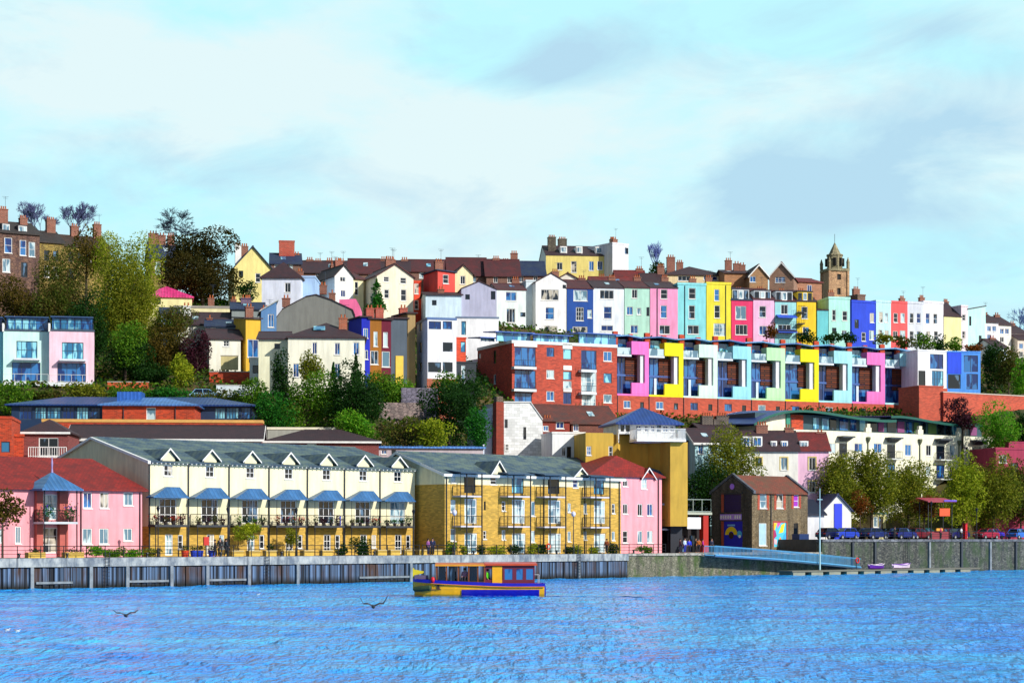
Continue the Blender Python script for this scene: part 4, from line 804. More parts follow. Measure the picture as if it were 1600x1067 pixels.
# gangway and pontoon
GB = paint('#549cc8', .5)
a, c = QF.lx(1117, -2.2), QF.lx(1345, -2.2); z0, z1 = QF.lz(1117, 868, -2.2), QF.lz(1345, 887, -2.2); gw = empty('gangway', (*QF.w(a, -2.2), 0), TH); tag(gw, 'long light blue metal gangway sloping from the quay down to the pontoon', 'gangway')
L = c-a; zf = lambda x: z0+(z1-z0)*x/L-.35*math.sin(math.pi*x/L)*-1
def zc_(x): return z0+(z1-z0)*x/L+.12*math.sin(math.pi*x/L)
N = 24; m = MB(); dm = MB()
for i in range(N):
    xa_, xb_ = L*i/N, L*(i+1)/N; dm.slab([(xa_, 0, zc_(xa_)), (xb_, 0, zc_(xb_)), (xb_, 1.6, zc_(xb_)), (xa_, 1.6, zc_(xa_))], .12)
    for y in (0, 1.6):
        m.tube((xa_, y, zc_(xa_)+.06), (xb_, y, zc_(xb_)+.06), .13, n=4, cap=False)
dm.build('deck', paint('#4c5a68', .8), gw); m.build('side_beams', GB, gw)
for y in (0, 1.6):
    m = MB()
    for i in range(N):
        xa_, xb_ = L*i/N, L*(i+1)/N; m.tube((xa_, y, zc_(xa_)+1.15), (xb_, y, zc_(xb_)+1.15), .05, n=4)
        m.tube((xa_, y, zc_(xa_)+.1), (xa_, y, zc_(xa_)+1.15), .045, n=4)
        for k in range(1, 5): x = xa_+(xb_-xa_)*k/5; m.tube((x, y, zc_(x)+.1), (x, y, zc_(x)+1.12), .032, n=4)
    m.build('railing', GB, gw)
x0, x1 = QF.lx(1238, -5), QF.lx(1532, -5); pt = empty('pontoon', (*QF.w(x0, -5), 0), TH); tag(pt, 'low floating pontoon with pale floats at the foot of the stone wall', 'pontoon'); Lp = x1-x0
MB().box(0, Lp, 0, 2.4, .38, .55).build('deck', paint('#6c6a5c', .8), pt); m = MB(); x = .3
while x < Lp-2: m.box(x, x+2.2, .1, 2.3, -.1, .375); x += 3.4
m.build('floats', paint('#8c8c78', .7), pt)
def small_boat(px, Lb, c1, c2, label, b=-4.0):
    r = empty('small_boat', (*QF.w(QF.lx(px, b), b), .55), TH+4); tag(r, label, 'boat'); v = []; f = []; n = 12
    for i in range(n+1):
        t = i/n; w = .62*math.sin(math.pi*min(max(t*.93+.05, 0), 1))**.6; z = .5+.35*abs(t-.45)**2*2; x = Lb*(t-.5)
        v += [(x, -w, z), (x, -w*.7, .12+.2*abs(t-.5)**2), (x, 0, .0+.35*abs(t-.5)**3), (x, w*.7, .12+.2*abs(t-.5)**2), (x, w, z), (x, w*.9, z-.03), (x, 0, .25), (x, -w*.9, z-.03)]
    for i in range(n):
        for k in range(8): f.append((i*8+k, i*8+(k+1) % 8, (i+1)*8+(k+1) % 8, (i+1)*8+k))
    f += [tuple(range(8)), tuple(n*8+k for k in range(8))]
    m = MB(); m.add(v, f).build('hull', paint(c1, .4), r); m = MB()
    for i in range(n):
        for s in (0, 4): p_, q_ = v[i*8+s], v[(i+1)*8+s]; m.tube(p_, q_, .05, n=4, cap=False)
    m.build('gunwale', paint(c2, .4), r); MB().box(-.3, .1, -.5, .5, .36, .4).box(Lb*.2, Lb*.27, -.45, .45, .36, .4).build('thwarts', paint('#a89878', .7), r)
small_boat(1369, 3.2, '#6020a0', '#e8d8e0', 'purple rowing boat on the pontoon near the foot of the gangway'); small_boat(1408, 3.8, '#e4d0e4', '#8040b0', 'pale boat with purple trim farther right on the pontoon')
# ------------------------------------------------------------------ the town on the hill
RED_T = roofm('#5a2426', '#3c2224'); PUR_T = roofm('#42282c', '#30242a'); BRN_T = roofm('#6a3428', '#46302a'); BLU_T = roofm('#1c2c50', '#2c3848'); DRD_T = roofm('#7c2420', '#4c2220')
def zbf(px0, px1, Y): return min(zground(XP(px0, Y), Y), zground(XP(px1, Y), Y))-1.2
def H_(name, label, px0, px1, Y, th, top, D, wall, roof, zb=None, **k):
    return house(name, label, px0, px1, Y, th, top, zbf(px0, px1, Y) if zb is None else zb, D, wall, roof, **k)
WH = stucco('#f0f0ea'); W2 = stucco('#e6ecf0'); CR2 = stucco('#f0e4b4'); SH = stucco
# --- row of tall painted houses along the top
RF = Fr(776, 330, 11, 0)
def rY(px): return RF.Yl(RF.lx(px))
rows = [
 ('white hillside house with dark red roof and one wide blue window', 776, 822, 453, '#e8f2ee', ('gs', 1.6, RED_T), [(791,806,457,469,'b'),(792,804,483,503,'t'),(814,820,489,494,'k'),(790,804,512,522,'k')], 0),
 ('tall white hillside house with triple window under a low white gable', 837, 885, 441, '#f4f2f0', ('gf', 1.5, PUR_T), [(846,872,453,468,'t'),(853,865,481,498,'S'),(851,870,510,522,'n'),(880,884,446,450,'k')], 0),
 ('deep blue hillside house with white framed windows', 886, 927, 451, '#1c4c9c', ('gs', 2.0, RED_T), [(897,917,454,469,'c'),(901,911,481,500,'m'),(919,924,485,496,'p'),(896,917,511,520,'n')], 0),
 ('very pale blue hillside house between the deep blue and the mint houses', 927, 975, 450, '#e8eef4', ('gs', 1.8, PUR_T), [(938,958,454,466,'t'),(944,955,480,497,'S'),(940,957,509,516,'n')], 0),
 ('pale mint hillside house left of the first pink one', 976, 1015, 450, '#b4e0cc', ('gs', 1.7, RED_T), [(988,995,453,465,'n'),(980,988,480,491,'b'),(996,1001,482,491,'p'),(1011,1014,481,493,'k'),(986,996,509,520,'b')], 0),
 ('bubblegum pink hillside house beside the mint one', 1016, 1059, 450, '#f49cc4', ('gs', 1.6, PUR_T), [(1033,1042,453,466,'s'),(1033,1041,478,496,'S'),(1031,1046,509,521,'n')], 1),
 ('turquoise hillside house with an arched top window', 1059, 1103, 445, '#8cdce0', ('flat', .4, None), [(1077,1086,451,466,'s'),(1077,1085,478,497,'s'),(1075,1091,509,521,'n')], 1),
 ('bright lemon yellow tall house left of the hot pink one', 1104, 1142, 444, '#f0e03c', ('flat', .4, None), [(1117,1123,453,469,'s'),(1117,1124,478,496,'s'),(1116,1133,506,524,'f')], 1),
 ('hot pink house with a white attic storey', 1143, 1176, 469, '#e8386c', ('gs', 2.6, BLU_T), [(1150,1165,479,498,'n'),(1150,1167,508,522,'t')], 0),
 ('pale lilac pink house right of the hot pink one', 1177, 1210, 468, '#f0bcdc', ('gs', 2.4, RED_T), [(1187,1196,479,495,'s'),(1187,1197,510,522,'b')], 0),
 ('pale aqua house with two blue awning balconies', 1211, 1244, 471, '#a0dcdc', ('gs', 2.4, RED_T), [(1221,1230,477,490,'n'),(1216,1235,508,520,'t')], 0),
 ('golden yellow house with small iron balconies at its left', 1245, 1275, 471, '#f4cc28', ('gs', 2.4, PUR_T), [(1253,1261,480,497,'s'),(1255,1263,512,522,'b')], 0),
 ('low turquoise house with dark roof beside the golden yellow house', 1277, 1294, 485, '#70ccd0', ('mono', 1.5, PUR_T), [], 0),
 ('pale mint green house directly below the church tower', 1295, 1328, 467, '#b8f0e0', ('flat', .4, None), [(1301,1305,485,500,'s'),(1317,1323,487,500,'s'),(1301,1306,513,521,'k'),(1316,1322,517,525,'n')], 0)]
for lab, a, b_, top, c, rf, wins, pp in rows:
    r, fr, W, H = H_('painted_house', lab, a, b_, rY(a), 11, top, 10, SH(c), rf, win=wins, group='painted terrace houses on the hill', ch=[(b_-2, top-16 if rf[0] != 'flat' else top-9, 1.3, 6, 3)] if rf[0] != 'flat' or a in (1059,) else [(a+3, top-10, 1.2, 7, 3)], pipe=[a+11] if pp and a < 1100 else ([b_-8] if pp else None), oh=.12)
    PFl = lambda p_, q_, d: (p_, d, q_)
    if a in (1143, 1177, 1211, 1245):      # glazed attic storey set on the eaves
        z1 = {1143: 452, 1177: 454, 1211: 455, 1245: 456}[a]; q0, q1 = fr.lx(a+2), fr.lx(b_-5); zt = fr.lz(a, z1, .5)
        m = MB(); m.box(q0, q1, .25, 3.4, H+.02, zt); at = m.build('dormer', SH('#e8eef0') if a != 1245 else SH('#f4cc28'), r); m = MB(); m.box(q0-.15, q1+.15, .1, 3.6, zt, zt+.15); m.build('dormer_roof', PUR_T, at)
        n = 3
        for i in range(n): x0 = q0+(q1-q0)*(i+.12)/n; x1 = q0+(q1-q0)*(i+.88)/n; window(r, lambda p_, q_, d: (p_, d+.17, q_), x0, x1, H+.3, zt-.2, 'k' if (i+a) % 2 else 'p', inset=.02)
    if a == 1211:
        for py in (494, 517): z = fr.lz(1225, py, -1); m = MB(); m.slab([(0.2, -1.3, z-.2), (W-.2, -1.3, z-.2), (W-.2, 0-.003, z+.35), (.2, -.003, z+.35)], .12); m.build('awning', paint('#2450c8', .6), r); m = MB(); m.box(.2, W-.2, -1.2, -.003, z-1.4-1.2, z-2.45); ba = m.build('balcony', DGREY, r); railing(ba, [(.25, -1.15, z-2.45), (W-.25, -1.15, z-2.45)], step=.3)
    if a == 1245:
        for py in (487, 505, 520): z = fr.lz(1250, py, -1); m = MB(); m.box(-.1, W*.33, -1, -.003, z-.12, z); ba = m.build('balcony', DGREY, r); railing(ba, [(-.1, -.95, z), (W*.33, -.95, z)], step=.3)
# narrow block whose pale colour stands for the white house's shaded side
H_('painted_house', 'narrow added block coloured pale for the shaded side of the tall white house', 822, 837, rY(822)+3, 11, 440, 8, SH('#dce8ec'), ('flat', .3, None))
# --- right hand end of the row
RG = Fr(1330, 352, 24, 0); gY = lambda px: RG.Yl(RG.lx(px))
for lab, a, b_, top, c, rf, wins in [
 ('royal blue house with dark chimney stack, right of the church tower', 1331, 1368, 472, '#2848d0', ('flat', .4, None), [(1360,1365,490,503,'n'),(1359,1365,517,530,'c'),(1336,1341,500,512,'k'),(1347,1352,520,532,'s')]),
 ('pale icy cyan house left of the coral house', 1369, 1392, 472, '#c0e8ec', ('flat', .4, None), [(1374,1379,488,503,'s'),(1383,1387,490,503,'p'),(1373,1378,516,528,'s'),(1383,1388,517,530,'n')]),
 ('coral red house near the right end of the row', 1392, 1418, 473, '#ec5c5c', ('flat', .4, None), [(1397,1402,490,503,'s'),(1408,1413,490,503,'s'),(1396,1402,518,528,'n'),(1407,1414,517,530,'c')]),
 ('cool grey white house right of the coral house', 1418, 1443, 474, '#d4d8e0', ('flat', .4, None), [(1422,1427,490,504,'s'),(1433,1438,490,504,'s'),(1422,1427,518,530,'s'),(1433,1438,518,530,'s')]),
 ('white house with four slim windows near the right end', 1443, 1474, 473, '#f0ecf0', ('flat', .4, None), [(1447,1452,490,505,'S'),(1459,1464,491,505,'s'),(1448,1453,518,531,'s'),(1460,1465,518,531,'s')]),
 ('cream house with steep dark sloping roof at the right end', 1475, 1502, 494, '#ece4a4', ('gs', 3.0, PUR_T), []),
 ('pinkish white house front beside the cream sloping roof house', 1502, 1512, 479, '#f4e0e4', ('flat', .3, None), [(1504,1508,492,500,'s'),(1504,1508,518,528,'s')]),
 ('last tall pale mint house at the right end of the row', 1512, 1540, 484, '#c4f4ec', ('mono_r', .8, PUR_T), [(1515,1517,495,508,'k'),(1530,1533,525,533,'k')])]:
    H_('painted_house', lab, a, b_, gY(a), 24, top, 9, SH(c), rf, win=wins, group='painted terrace houses on the hill', ch=[(b_-3, top-6, 1.1, 6, 3)] if a in (1418, 1443, 1502) else [], oh=.12)
chr_, fr, W, H = H_('brick_house', 'narrow dark brick chimney gable behind the royal blue house', 1340, 1352, gY(1340)+11, 24, 462, 4, brick('#4a2a24'), ('flat', .3, None), ch=[(1344, 452, 1.4, 2, 3), (1350, 462, .9, 2, 2)])
for i, (a, b_, top, c, Y, w) in enumerate([(1540, 1560, 503, '#f0e8ec', 372, 1), (1560, 1580, 507, '#f4ece0', 374, 1), (1580, 1604, 520, '#f0dcd4', 376, 1), (1556, 1574, 543, '#e4eef0', 352, 0), (1590, 1640, 530, '#ecd8c8', 374, 1)]):
    H_('cottage', ['pinkish cottage with brown roof just right of the last mint house', 'cream cottage with blue windows, second in the descending right row', 'pale pink cottage third in the descending right row', 'small lone white cottage among the trees at far right', 'peach cottage cut by the right edge'][i],
       a, b_, Y, 20, top, 8, SH(c), ('gs', 1.8, PUR_T), win=[(a+3, a+8, top+7, top+14, 'b'), (a+11, a+16, top+7, top+14, 'b')]+([(a+3, a+8, top+20, top+27, 'n')] if w else []), group='cottages descending at the right', ch=[(b_-3, top-14, 1.1, 4, 2)])
# --- upper middle houses left of the row
H_('rendered_house', 'big windowless house coloured grey for its shade, with a shallow gable between the white houses', 721, 776, 303, 8, 452, 9, SH('#b4b4c8'), ('gf', 1.2, PUR_T), win=[(728,733,461,467,'k'),(768,773,456,467,'k')], oh=.1)  # grey wall colour carries the shade on this front
H_('rendered_house', 'pale blue rendered house with low roof left of the big grey gable', 665, 721, 301, 8, 461, 9, SH('#cfe4ee'), ('gs', .8, PUR_T), win=[(676,681,470,476,'k')], ch=[(689, 452, 1, 3, 2)])
H_('rendered_house', 'white gable house behind and above the big grey gable', 738, 800, 344, 5, 438, 8, SH('#f0f0ec'), ('gf', 1.6, PUR_T), win=[(790,795,434+8,450,'k'),(752,757,446,452,'k')])
H_('rendered_house', 'low cream white gable behind the tall white and deep blue houses', 862, 912, 346, 5, 441, 8, SH('#f4ecdc'), ('gf', 1.6, RED_T), win=[(884,890,436+6,448,'k')])
def two(name, label, pl, p0, p1, Y, th, top, D, front, side, roof, **k): return H_(name, label, p0, p1, Y, th, top, D, front, roof, swall=side, **k)
H_('rendered_house', 'white gabled house with a long shaded side wall, left of the cream gable', 523, 552, 305, 28, 431, 9, WH, ('gf', 1.7, PUR_T), win=[(532,539,428+2,439,'n'),(533,539,454,463,'b')], lwin=[(508,503,440,446,'k')], ch=[(536, 408, 1.3, 4.5, 3, .8, brick('#8c3424')), (521, 414, 1.0, 7, 2)])
H_('rendered_house', 'broad white house with dark roof and one wide side window, right of the brown tree', 409, 470, 297, 0, 435, 9, SH('#dfe4f2'), ('hip', 2.8, PUR_T), win=[(446,453,443,456,'n')], ch=[(471, 424, 1.0, 4, 2)])
H_('rendered_house', 'pale blue narrow wing between two white houses', 470, 492, 300, 0, 434, 8, SH('#a8c8ec'), ('flat', .3, None))
H_('rendered_house', 'slim cream house with one tall window between the white and cream gables', 552, 568, 307, 28, 436, 9, CR2, ('gs', 1.4, RED_T), win=[(555,559,441,460,'s')])
H_('rendered_house', 'large cream gable house with four white windows', 589, 646, 303, 22, 431, 11, SH('#f4e8cc'), ('gf', 1.9, RED_T), win=[(600,607,429+3,439,'s'),(626,634,430+3,442,'s'),(601,607,453,465,'s'),(627,634,453,469,'s')], ch=[(609, 405, 1.5, 6, 4), (626, 407, 1.1, 9, 2)])
H_('rendered_house', 'narrow orange red house directly right of the cream gable', 647, 658, 308, 15, 441, 8, SH('#e04828'), ('flat', .25, None), win=[(648,653,444,458,'s'),(648,653,470,482,'s')])
H_('rendered_house', 'coral red house with shaded red side and dark blue roof', 684, 711, 306, 25, 425, 6, SH('#ec5448'), ('mono_l', .2, BLU_T), win=[(693,700,430,442,'s')], ch=[(716, 411, 1.4, 5, 3)])
H_('rendered_house', 'small cream house attached to the coral red one', 711, 739, 309, 12, 428, 8, CR2, ('gf', 1.4, RED_T), win=[(720,726,432,443,'n')])
# dark roofs along the skyline
for i, (a, b_, top, rise, Y, rm, cx) in enumerate([(545, 592, 427, 3.0, 335, RED_T, [(556, 411), (585, 409)]), (592, 640, 424, 2.4, 345, PUR_T, [(600, 405), (632, 406)]), (640, 700, 424, 2.6, 350, RED_T, [(652, 412), (690, 413)]), (700, 760, 430, 3.6, 343, RED_T, [(716, 411), (744, 413)]),
     (760, 812, 431, 3.4, 342, RED_T, [(775, 404), (790, 408)]), (800, 852, 430, 3.0, 350, BLU_T, [(803, 396)]), (470, 546, 426, 2.6, 345, PUR_T, [(484, 406), (497, 408), (515, 407), (533, 408)]), (925, 985, 446, 2.0, 348, DRD_T, [(940, 432)]), (965, 1010, 441, 2.6, 352, DRD_T, [(1003, 420)]), (1005, 1044, 446, 2.6, 350, PUR_T, [(1048, 416)])]):
    H_('brick_house', ['dark red roofed house behind the slim cream house', 'purple roofed house behind the large cream gable', 'dark red roofed house above the coral red house', 'long dark red roof above the big grey gable, its left half', 'dark red roof with twin chimneys on the skyline left of the castle-like house',
        'dark blue roofed house against the castle-like yellow house', 'long purple roof with four chimney stacks on the skyline', 'low red roof below the castle-like yellow house', 'bright dark red roof right of the castle-like house', 'purple roof by the thin bluish poplar'][i],
       a, b_, Y, 4, top, 9, brick('#6a3c34'), ('gs', rise, rm), ch=[(x, y, 1.3, 4.5, 3) for x, y in cx], group='dark roofed houses on the skyline', win=[((a+b_)/2-14, (a+b_)/2-9, top+2, top+10, 'n'), ((a+b_)/2+8, (a+b_)/2+13, top+2, top+10, 'n')])
# castle-like yellow house
r, fr, W, H = H_('yellow_villa', 'big pale yellow villa with tall chimney stacks on the skyline', 853, 956, 385, 6, 399, 12, SH('#e8d47c'), ('gs', 2.6, PUR_T), win=[(871,878,411,421,'n'),(893,900,409,425,'s'),(921,927,409,422,'n'),(934,941,409,421,'n')], swall=WH, oh=.1)
STK = stonem('#5c5448', '#6c6454', '#3c362e', 1.5)
for x0, x1, py, ly in ((856, 868, 371, 3), (872, 885, 374, 7), (953, 960, 374, 3)):
    a, b_ = fr.lx(x0, ly), fr.lx(x1, ly); chimney(r, (a+b_)/2, ly, H-.5, fr.lz((x0+x1)/2, py, ly), b_-a, 1.5, mat=STK, pots=4)
for x0, x1 in ((875, 886), (900, 910), (930, 942)):
    a, b_ = fr.lx(x0, 1), fr.lx(x1, 1); z0, z1 = H+.5, H+2.0; m = MB(); m.box(a, b_, .9, 4, z0, z1); d = m.build('dormer', WH, r); window(r, lambda p_, q_, dd: (p_, .8+dd, q_), a+.15, b_-.15, z0+.25, z1-.15, 'c', inset=.02)
H_('rendered_house', 'stained white block at the right end of the pale yellow villa', 957, 982, 384, 35, 381, 8, SH('#e8e8ec'), ('flat', .3, None), win=[(977,981,388,396,'k')], ch=[(960, 374, 1.2, 2, 2)])
# behind the painted row, right
r, fr, W, H = H_('long_house', 'long house with purple hipped roof and striped red and cream wall', 1040, 1132, 372, 6, 430, 12, SH('#e8d0a0'), ('hip', 2.4, PUR_T), win=[(1100,1120,424+7,437,'t'),(1060,1078,432,438,'t')], ch=[(1048, 402, 1.6, 5, 3, .8, brick('#7c3428')), (1062, 410, 1.3, 6, 3)])
H_('brick_house', 'orange brick house with tall chimneys behind the lemon yellow house', 1132, 1172, 368, 6, 427, 9, brick('#a86c3c'), ('gs', 1.0, PUR_T), ch=[(1138, 407, 1.3, 4, 3), (1151, 412, 1.3, 4, 2), (1161, 414, 1.2, 4, 2)])
H_('brick_house', 'brown gabled house with pale bargeboards and blue window', 1171, 1200, 365, 6, 431, 12, brick('#a07040'), ('gf', 2.0, PUR_T), win=[(1171.5,1180,430,440,'b')], fascia=WHITE)
H_('brick_house', 'brown gabled house with round headed window and red tiled roof', 1202, 1240, 366, -14, 433, 26, brick('#8c6450'), ('gf', 2.6, DRD_T), win=[(1212,1226,430,441,'m')], fascia=WHITE)
H_('brick_house', 'long low brick wing with red roof descending towards the church tower', 1240, 1284, 372, 20, 440, 9, brick('#a06444'), ('gs', 1.2, DRD_T), win=[(1262,1268,446,456,'n')])
# church tower
Yc = 440; fr = Fr(1296, Yc, 14, zground(XP(1300, Yc), Yc)-2); t = fr.root('church_tower'); tag(t, 'octagonal topped stone church tower with spire and pinnacles on the skyline', 'church tower')
W = fr.lx(1325); CS = stonem('#d0a87c', '#b8906c', '#7c6450', 1.6); CD = stonem('#948c6c', '#aca07c', '#504c3c', 1.6); H = fr.lz(1294, 420); hs = [(W*.42, W*.62, fr.lz(1306, 437), fr.lz(1306, 428)), (W*.42, W*.6, fr.lz(1306, 460), fr.lz(1306, 450))]
m = MB(); facegrid(m, PF, W, H, hs, .4); facegrid(m, lambda a, b, d: (d, a, b), W, H, []); facegrid(m, lambda a, b, d: (W-d, a, b), W, H, []); facegrid(m, lambda a, b, d: (a, W-d, b), W, H, []); m.build('wall', CS, t)
for x in (0, W):
    for y in (0, W): MB().box(x-.25, x+.25, y-.25, y+.25, 0, H-.4).build('buttress', CS, t)
for h in hs: MB().box(h[0], h[1], .25, .35, h[2], h[3]).build('louvre', paint('#2c2c2a', .9), t)
MB().box(-.3, W+.3, -.3, W+.3, H-.39, H+.2).build('cornice', CD, t)
zo = fr.lz(1310, 398); zs = fr.lz(1310, 377); c = W/2
MB().lathe([(c*.82, H+.3), (c*.82, zo), (c*.9, zo+.02), (c*.86, zo+.3), (c*.66, zo+.3), (.08, zs)], (c, c, 0), 8).build('spire', CD, t); MB().tube((c, c, zs), (c, c, zs+2), .05, n=4).build('weather_vane', DGREY, t)
for i in range(8):
    a = math.pi*(i+.5)/4; x, y = c+c*.80*math.cos(a), c+c*.80*math.sin(a); MB().tube((x, y, H+.9), (x, y, zo-.6), .42, n=4).build('louvre', paint('#1c1c1a', .9), t)
for x in (0, W):
    for y in (0, W): MB().lathe([(.4, H+.3), (.4, H+1.5), (.48, H+1.55), (.05, H+2.8)], (x, y, 0), 6).build('pinnacle', CD, t)
# --- top left old terraces
SBR = stonem('#6c5048', '#82624e', '#3c2c2c', 1.6); TAN = stonem('#a08c48', '#8c7438', '#50442c', 1.4)
r, fr, W, H = H_('old_terrace_house', 'purple brown stone terrace house with white windows and dormers at the left edge', -60, 62, 300, 30, 358, 11, SBR, ('gs', 2.4, roofm('#3a302c', '#2a2420')), win=[(8,18,372,394,'S'),(32,40,376,398,'S'),(46,54,379,400,'s'),(-12,-3,368,390,'s'),(5,15,405,424,'c'),(34,42,411,432,'k')], ch=[(4, 327, 1.5, 5, 4, 1), (36, 341, 1.2, 5, 3, 1)])
for x0, x1, y0, y1 in ((4, 15, 350, 363), (29, 42, 353, 367)):
    a, b_ = fr.lx(x0, .8), fr.lx(x1, .8); z0, z1 = fr.lz(x0, y1, .8), fr.lz(x0, y0, .8); MB().box(a-.1, b_+.1, .9, 4, z0-.2, z1+.15).build('dormer', DGREY, r); window(r, lambda p_, q_, d: (p_, .8+d, q_), a, b_, z0, z1, 'c', inset=.02)
H_('old_terrace_house', 'tan stone terrace house half hidden behind bare branches, second from left', 62, 100, 318, 30, 378, 10, TAN, ('gs', 2.4, roofm('#3a302c', '#2a2420')), win=[(70,76,392,406,'k'),(84,90,393,407,'k'),(70,76,416,432,'s'),(84,90,418,434,'s')], ch=[(84, 344, 1.5, 5, 4, 1)])
H_('old_terrace_house', 'tan stone terrace house with orange chimney pots behind the green tree', 100, 172, 325, 30, 384, 10, TAN, ('gs', 2.4, roofm('#4a3424', '#2a2420')), win=[(108,114,394,408,'k'),(122,128,395,409,'k'),(136,142,396,410,'s'),(108,114,420,434,'k')], ch=[(116, 354, 1.3, 5, 3, .9), (165, 352, 1.3, 5, 3, .9)])
H_('old_terrace_house', 'stone terrace house with two bright dormers between the green and brown trees', 236, 278, 322, 16, 403, 10, TAN, ('gs', 3.0, BLU_T), win=[(243,250,410,428,'c'),(256,262,408,424,'k')], ch=[(238, 365, 1.6, 5, 3, 1), (253, 368, 1.2, 5, 2, 1), (300, 370, 1.2, 5, 3, 1)])
H_('yellow_house', 'pale yellow house with deep blue roof at the right of the brown tree', 366, 424, 315, 14, 418, 10, SH('#f0e090'), ('gf', 3.4, BLU_T), win=[(374,379,424,432,'k'),(400,406,428,440,'s')], ch=[(372, 383, 1.0, 2, 2, .6, WH), (382, 385, 1.2, 6, 3)], oh=.35)
H_('brick_house', 'dark blue roofed house carrying a bright red brick stack', 424, 470, 322, 8, 412, 9, brick('#5a3430'), ('gs', 2.2, BLU_T), ch=[(448, 377, 2.6, 4, 0, 1.6, brick('#b02c14')), (470, 398, 1.0, 4, 2)], win=[(430,436,402+12,420,'p'),(452,457,414,422,'p')])
# --- middle left cluster
H_('pavilion', 'low cream pavilion with bright pink hipped roof', 222, 300, 290, 11, 464, 8, SH('#f0e4a8'), ('hip', 2.0, seam('#e03c80')), win=[(240,250,467,474,'k')])
H_('flat_roofed_house', 'long low cream flat roofed building below the brown tree', 272, 398, 283, 6, 481, 7, SH('#f4e8b4'), ('flat', .35, paint('#9c9488', .8)), win=[(290+i*16, 302+i*16, 489, 497, 'k') for i in range(5)], ch=[(330, 466, .9, 3, 2), (365, 468, .8, 3, 2), (388, 466, .9, 3, 2)])
H_('cottage', 'cottage with wide dark purple roof below the long cream building', 282, 358, 274, 6, 507, 8, SH('#e8e8d4'), ('gs', 2.0, PUR_T), win=[(296,301,512,520,'n')], ch=[(277, 478, 1.2, 3, 2, .7, WH)])
H_('cottage', 'pale blue shaded cottage under the green tree, left of the purple roof', 252, 279, 277, 12, 490, 6, SH('#b4d0e8'), ('gs', 1.0, BLU_T), win=[(257,263,496,506,'b'),(268,273,496,508,'k')])
H_('cottage', 'white cottage with dark purple roof and one tiny dark window', 327, 376, 264, 14, 529, 7, SH('#f4f0dc'), ('gs', 1.5, PUR_T), win=[(350,357,533,540,'x')])
H_('cottage', 'small dark roofed lean-to behind the tiny window cottage', 322, 372, 270, 8, 510, 6, SH('#7c98b0'), ('gs', 1.1, BLU_T), win=[(330,336,513,517,'p')], ch=[(318, 497, .8, 3, 1)])
H_('rendered_house', 'narrow deep yellow house with a blue painted lower bay', 384, 407, 265, 22, 498, 7, SH('#e8b838'), ('mono', .8, PUR_T), win=[(388,403,531,557,'b')], ch=[(397, 480, 1.1, 4, 2)])
H_('rendered_house', 'grey block behind the narrow deep yellow house', 362, 412, 276, 8, 483, 7, SH('#8c9490'), ('gs', 1.2, BLU_T), ch=[(384, 466, 1.4, 3, 3, .8, brick('#4c3060'))])
H_('rendered_house', 'low white annexe with flat roof below the blue painted bay', 390, 424, 256, 8, 561, 5, SH('#f4f0e4'), ('flat', .25, None), win=[(396,406,572,582,'k')])
H_('rendered_house', 'blue and brick sided little house with orange chimney beside the grey gable', 408, 432, 268, 10, 486, 6, SH('#5c88b8'), ('mono_r', 1.3, roofm('#b8bcb8', '#8c9490')), ch=[(413, 482, 1.5, 1, 3, .8, brick('#a84020')), ], win=[(420,427,492,510,'b')])
r, fr, W, H = H_('cream_villa', 'large cream house with dark hipped roof, skylight and blue windows above the trees', 450, 570, 250, 6, 528, 10, SH('#f4f0d8'), ('hip', 2.4, PUR_T), win=[(489,494,536,552,'b'),(524,530,537,553,'b'),(553,560,536,553,'b'),(459,466,569,588,'b'),(524,530,569,590,'b')], ch=[(536, 497, 1.1, 3, 2, .8, brick('#a04824'))])
MB().ext([(fr.lx(490, 2), 1.7, H+1.25), (fr.lx(508, 2), 1.7, H+1.25), (fr.lx(508, 2), 2.7, H+1.75), (fr.lx(490, 2), 2.7, H+1.75)], (0, -.06, .12)).build('skylight', G_CYAN, r)
H_('cream_villa', 'lower cream wing with tiny square window left of the large cream house', 404, 450, 252, 3, 530, 8, SH('#f0ecc8'), ('gs', 1.2, PUR_T), win=[(430,436,538,544,'k')])
def polyhouse(name, label, pts, Y, th, D, wall, roofm_, nroof=None, cat='house', wins=(), zb=None, ch=(), roofpts=None):
    fr = Fr(pts[0][0], Y, th, zbf(pts[0][0], pts[-1][0], Y) if zb is None else zb); r = fr.root(name); tag(r, label, cat)
    L = [(fr.lx(a), fr.lz(a, b)) for a, b in pts]; P = [(L[0][0], 0)]+L+[(L[-1][0], 0)]
    MB().ext([(x, 0, z) for x, z in P], (0, D, 0)).build('wall', wall, r)
    m = MB()
    for (x0, z0), (x1, z1) in zip(L[:-1], L[1:]):
        if x1-x0 > .3: m.slab([(x0-.05, -.15, z0+.14), (x1+.05, -.15, z1+.14), (x1+.05, D+.15, z1+.14), (x0-.05, D+.15, z0+.14)], .12)
    if roofm_: m.build('roof', roofm_, r)
    for a, b_, c, d, s in wins: window(r, PF, fr.lx(a), fr.lx(b_), fr.lz(a, d), fr.lz(a, c), s, inset=-.03)
    for c in ch: chimney(r, fr.lx(c[0], c[3]), c[3], fr.lz(c[0], c[1]+14, c[3]), fr.lz(c[0], c[1], c[3]), c[2], .7, pots=c[4], mat=c[5] if len(c) > 5 else None)
    return r, fr
polyhouse('rendered_house', 'huge bare grey rendered gable wall above the large cream house', [(428, 502), (441, 484), (478, 464), (494, 461), (520, 470), (551, 485), (556, 500)], 271, 2, 9, SH('#82827a'), PUR_T, ch=[(447, 466, 1.1, 4, 2), (505, 446, 1.0, 3, 2), (519, 458, .9, 3, 1)])
polyhouse('rendered_house', 'bright pink house corner showing right of the huge grey gable', [(530, 468), (556, 467), (562, 478), (562, 520)], 278, 2, 8, SH('#f070a0'), None)
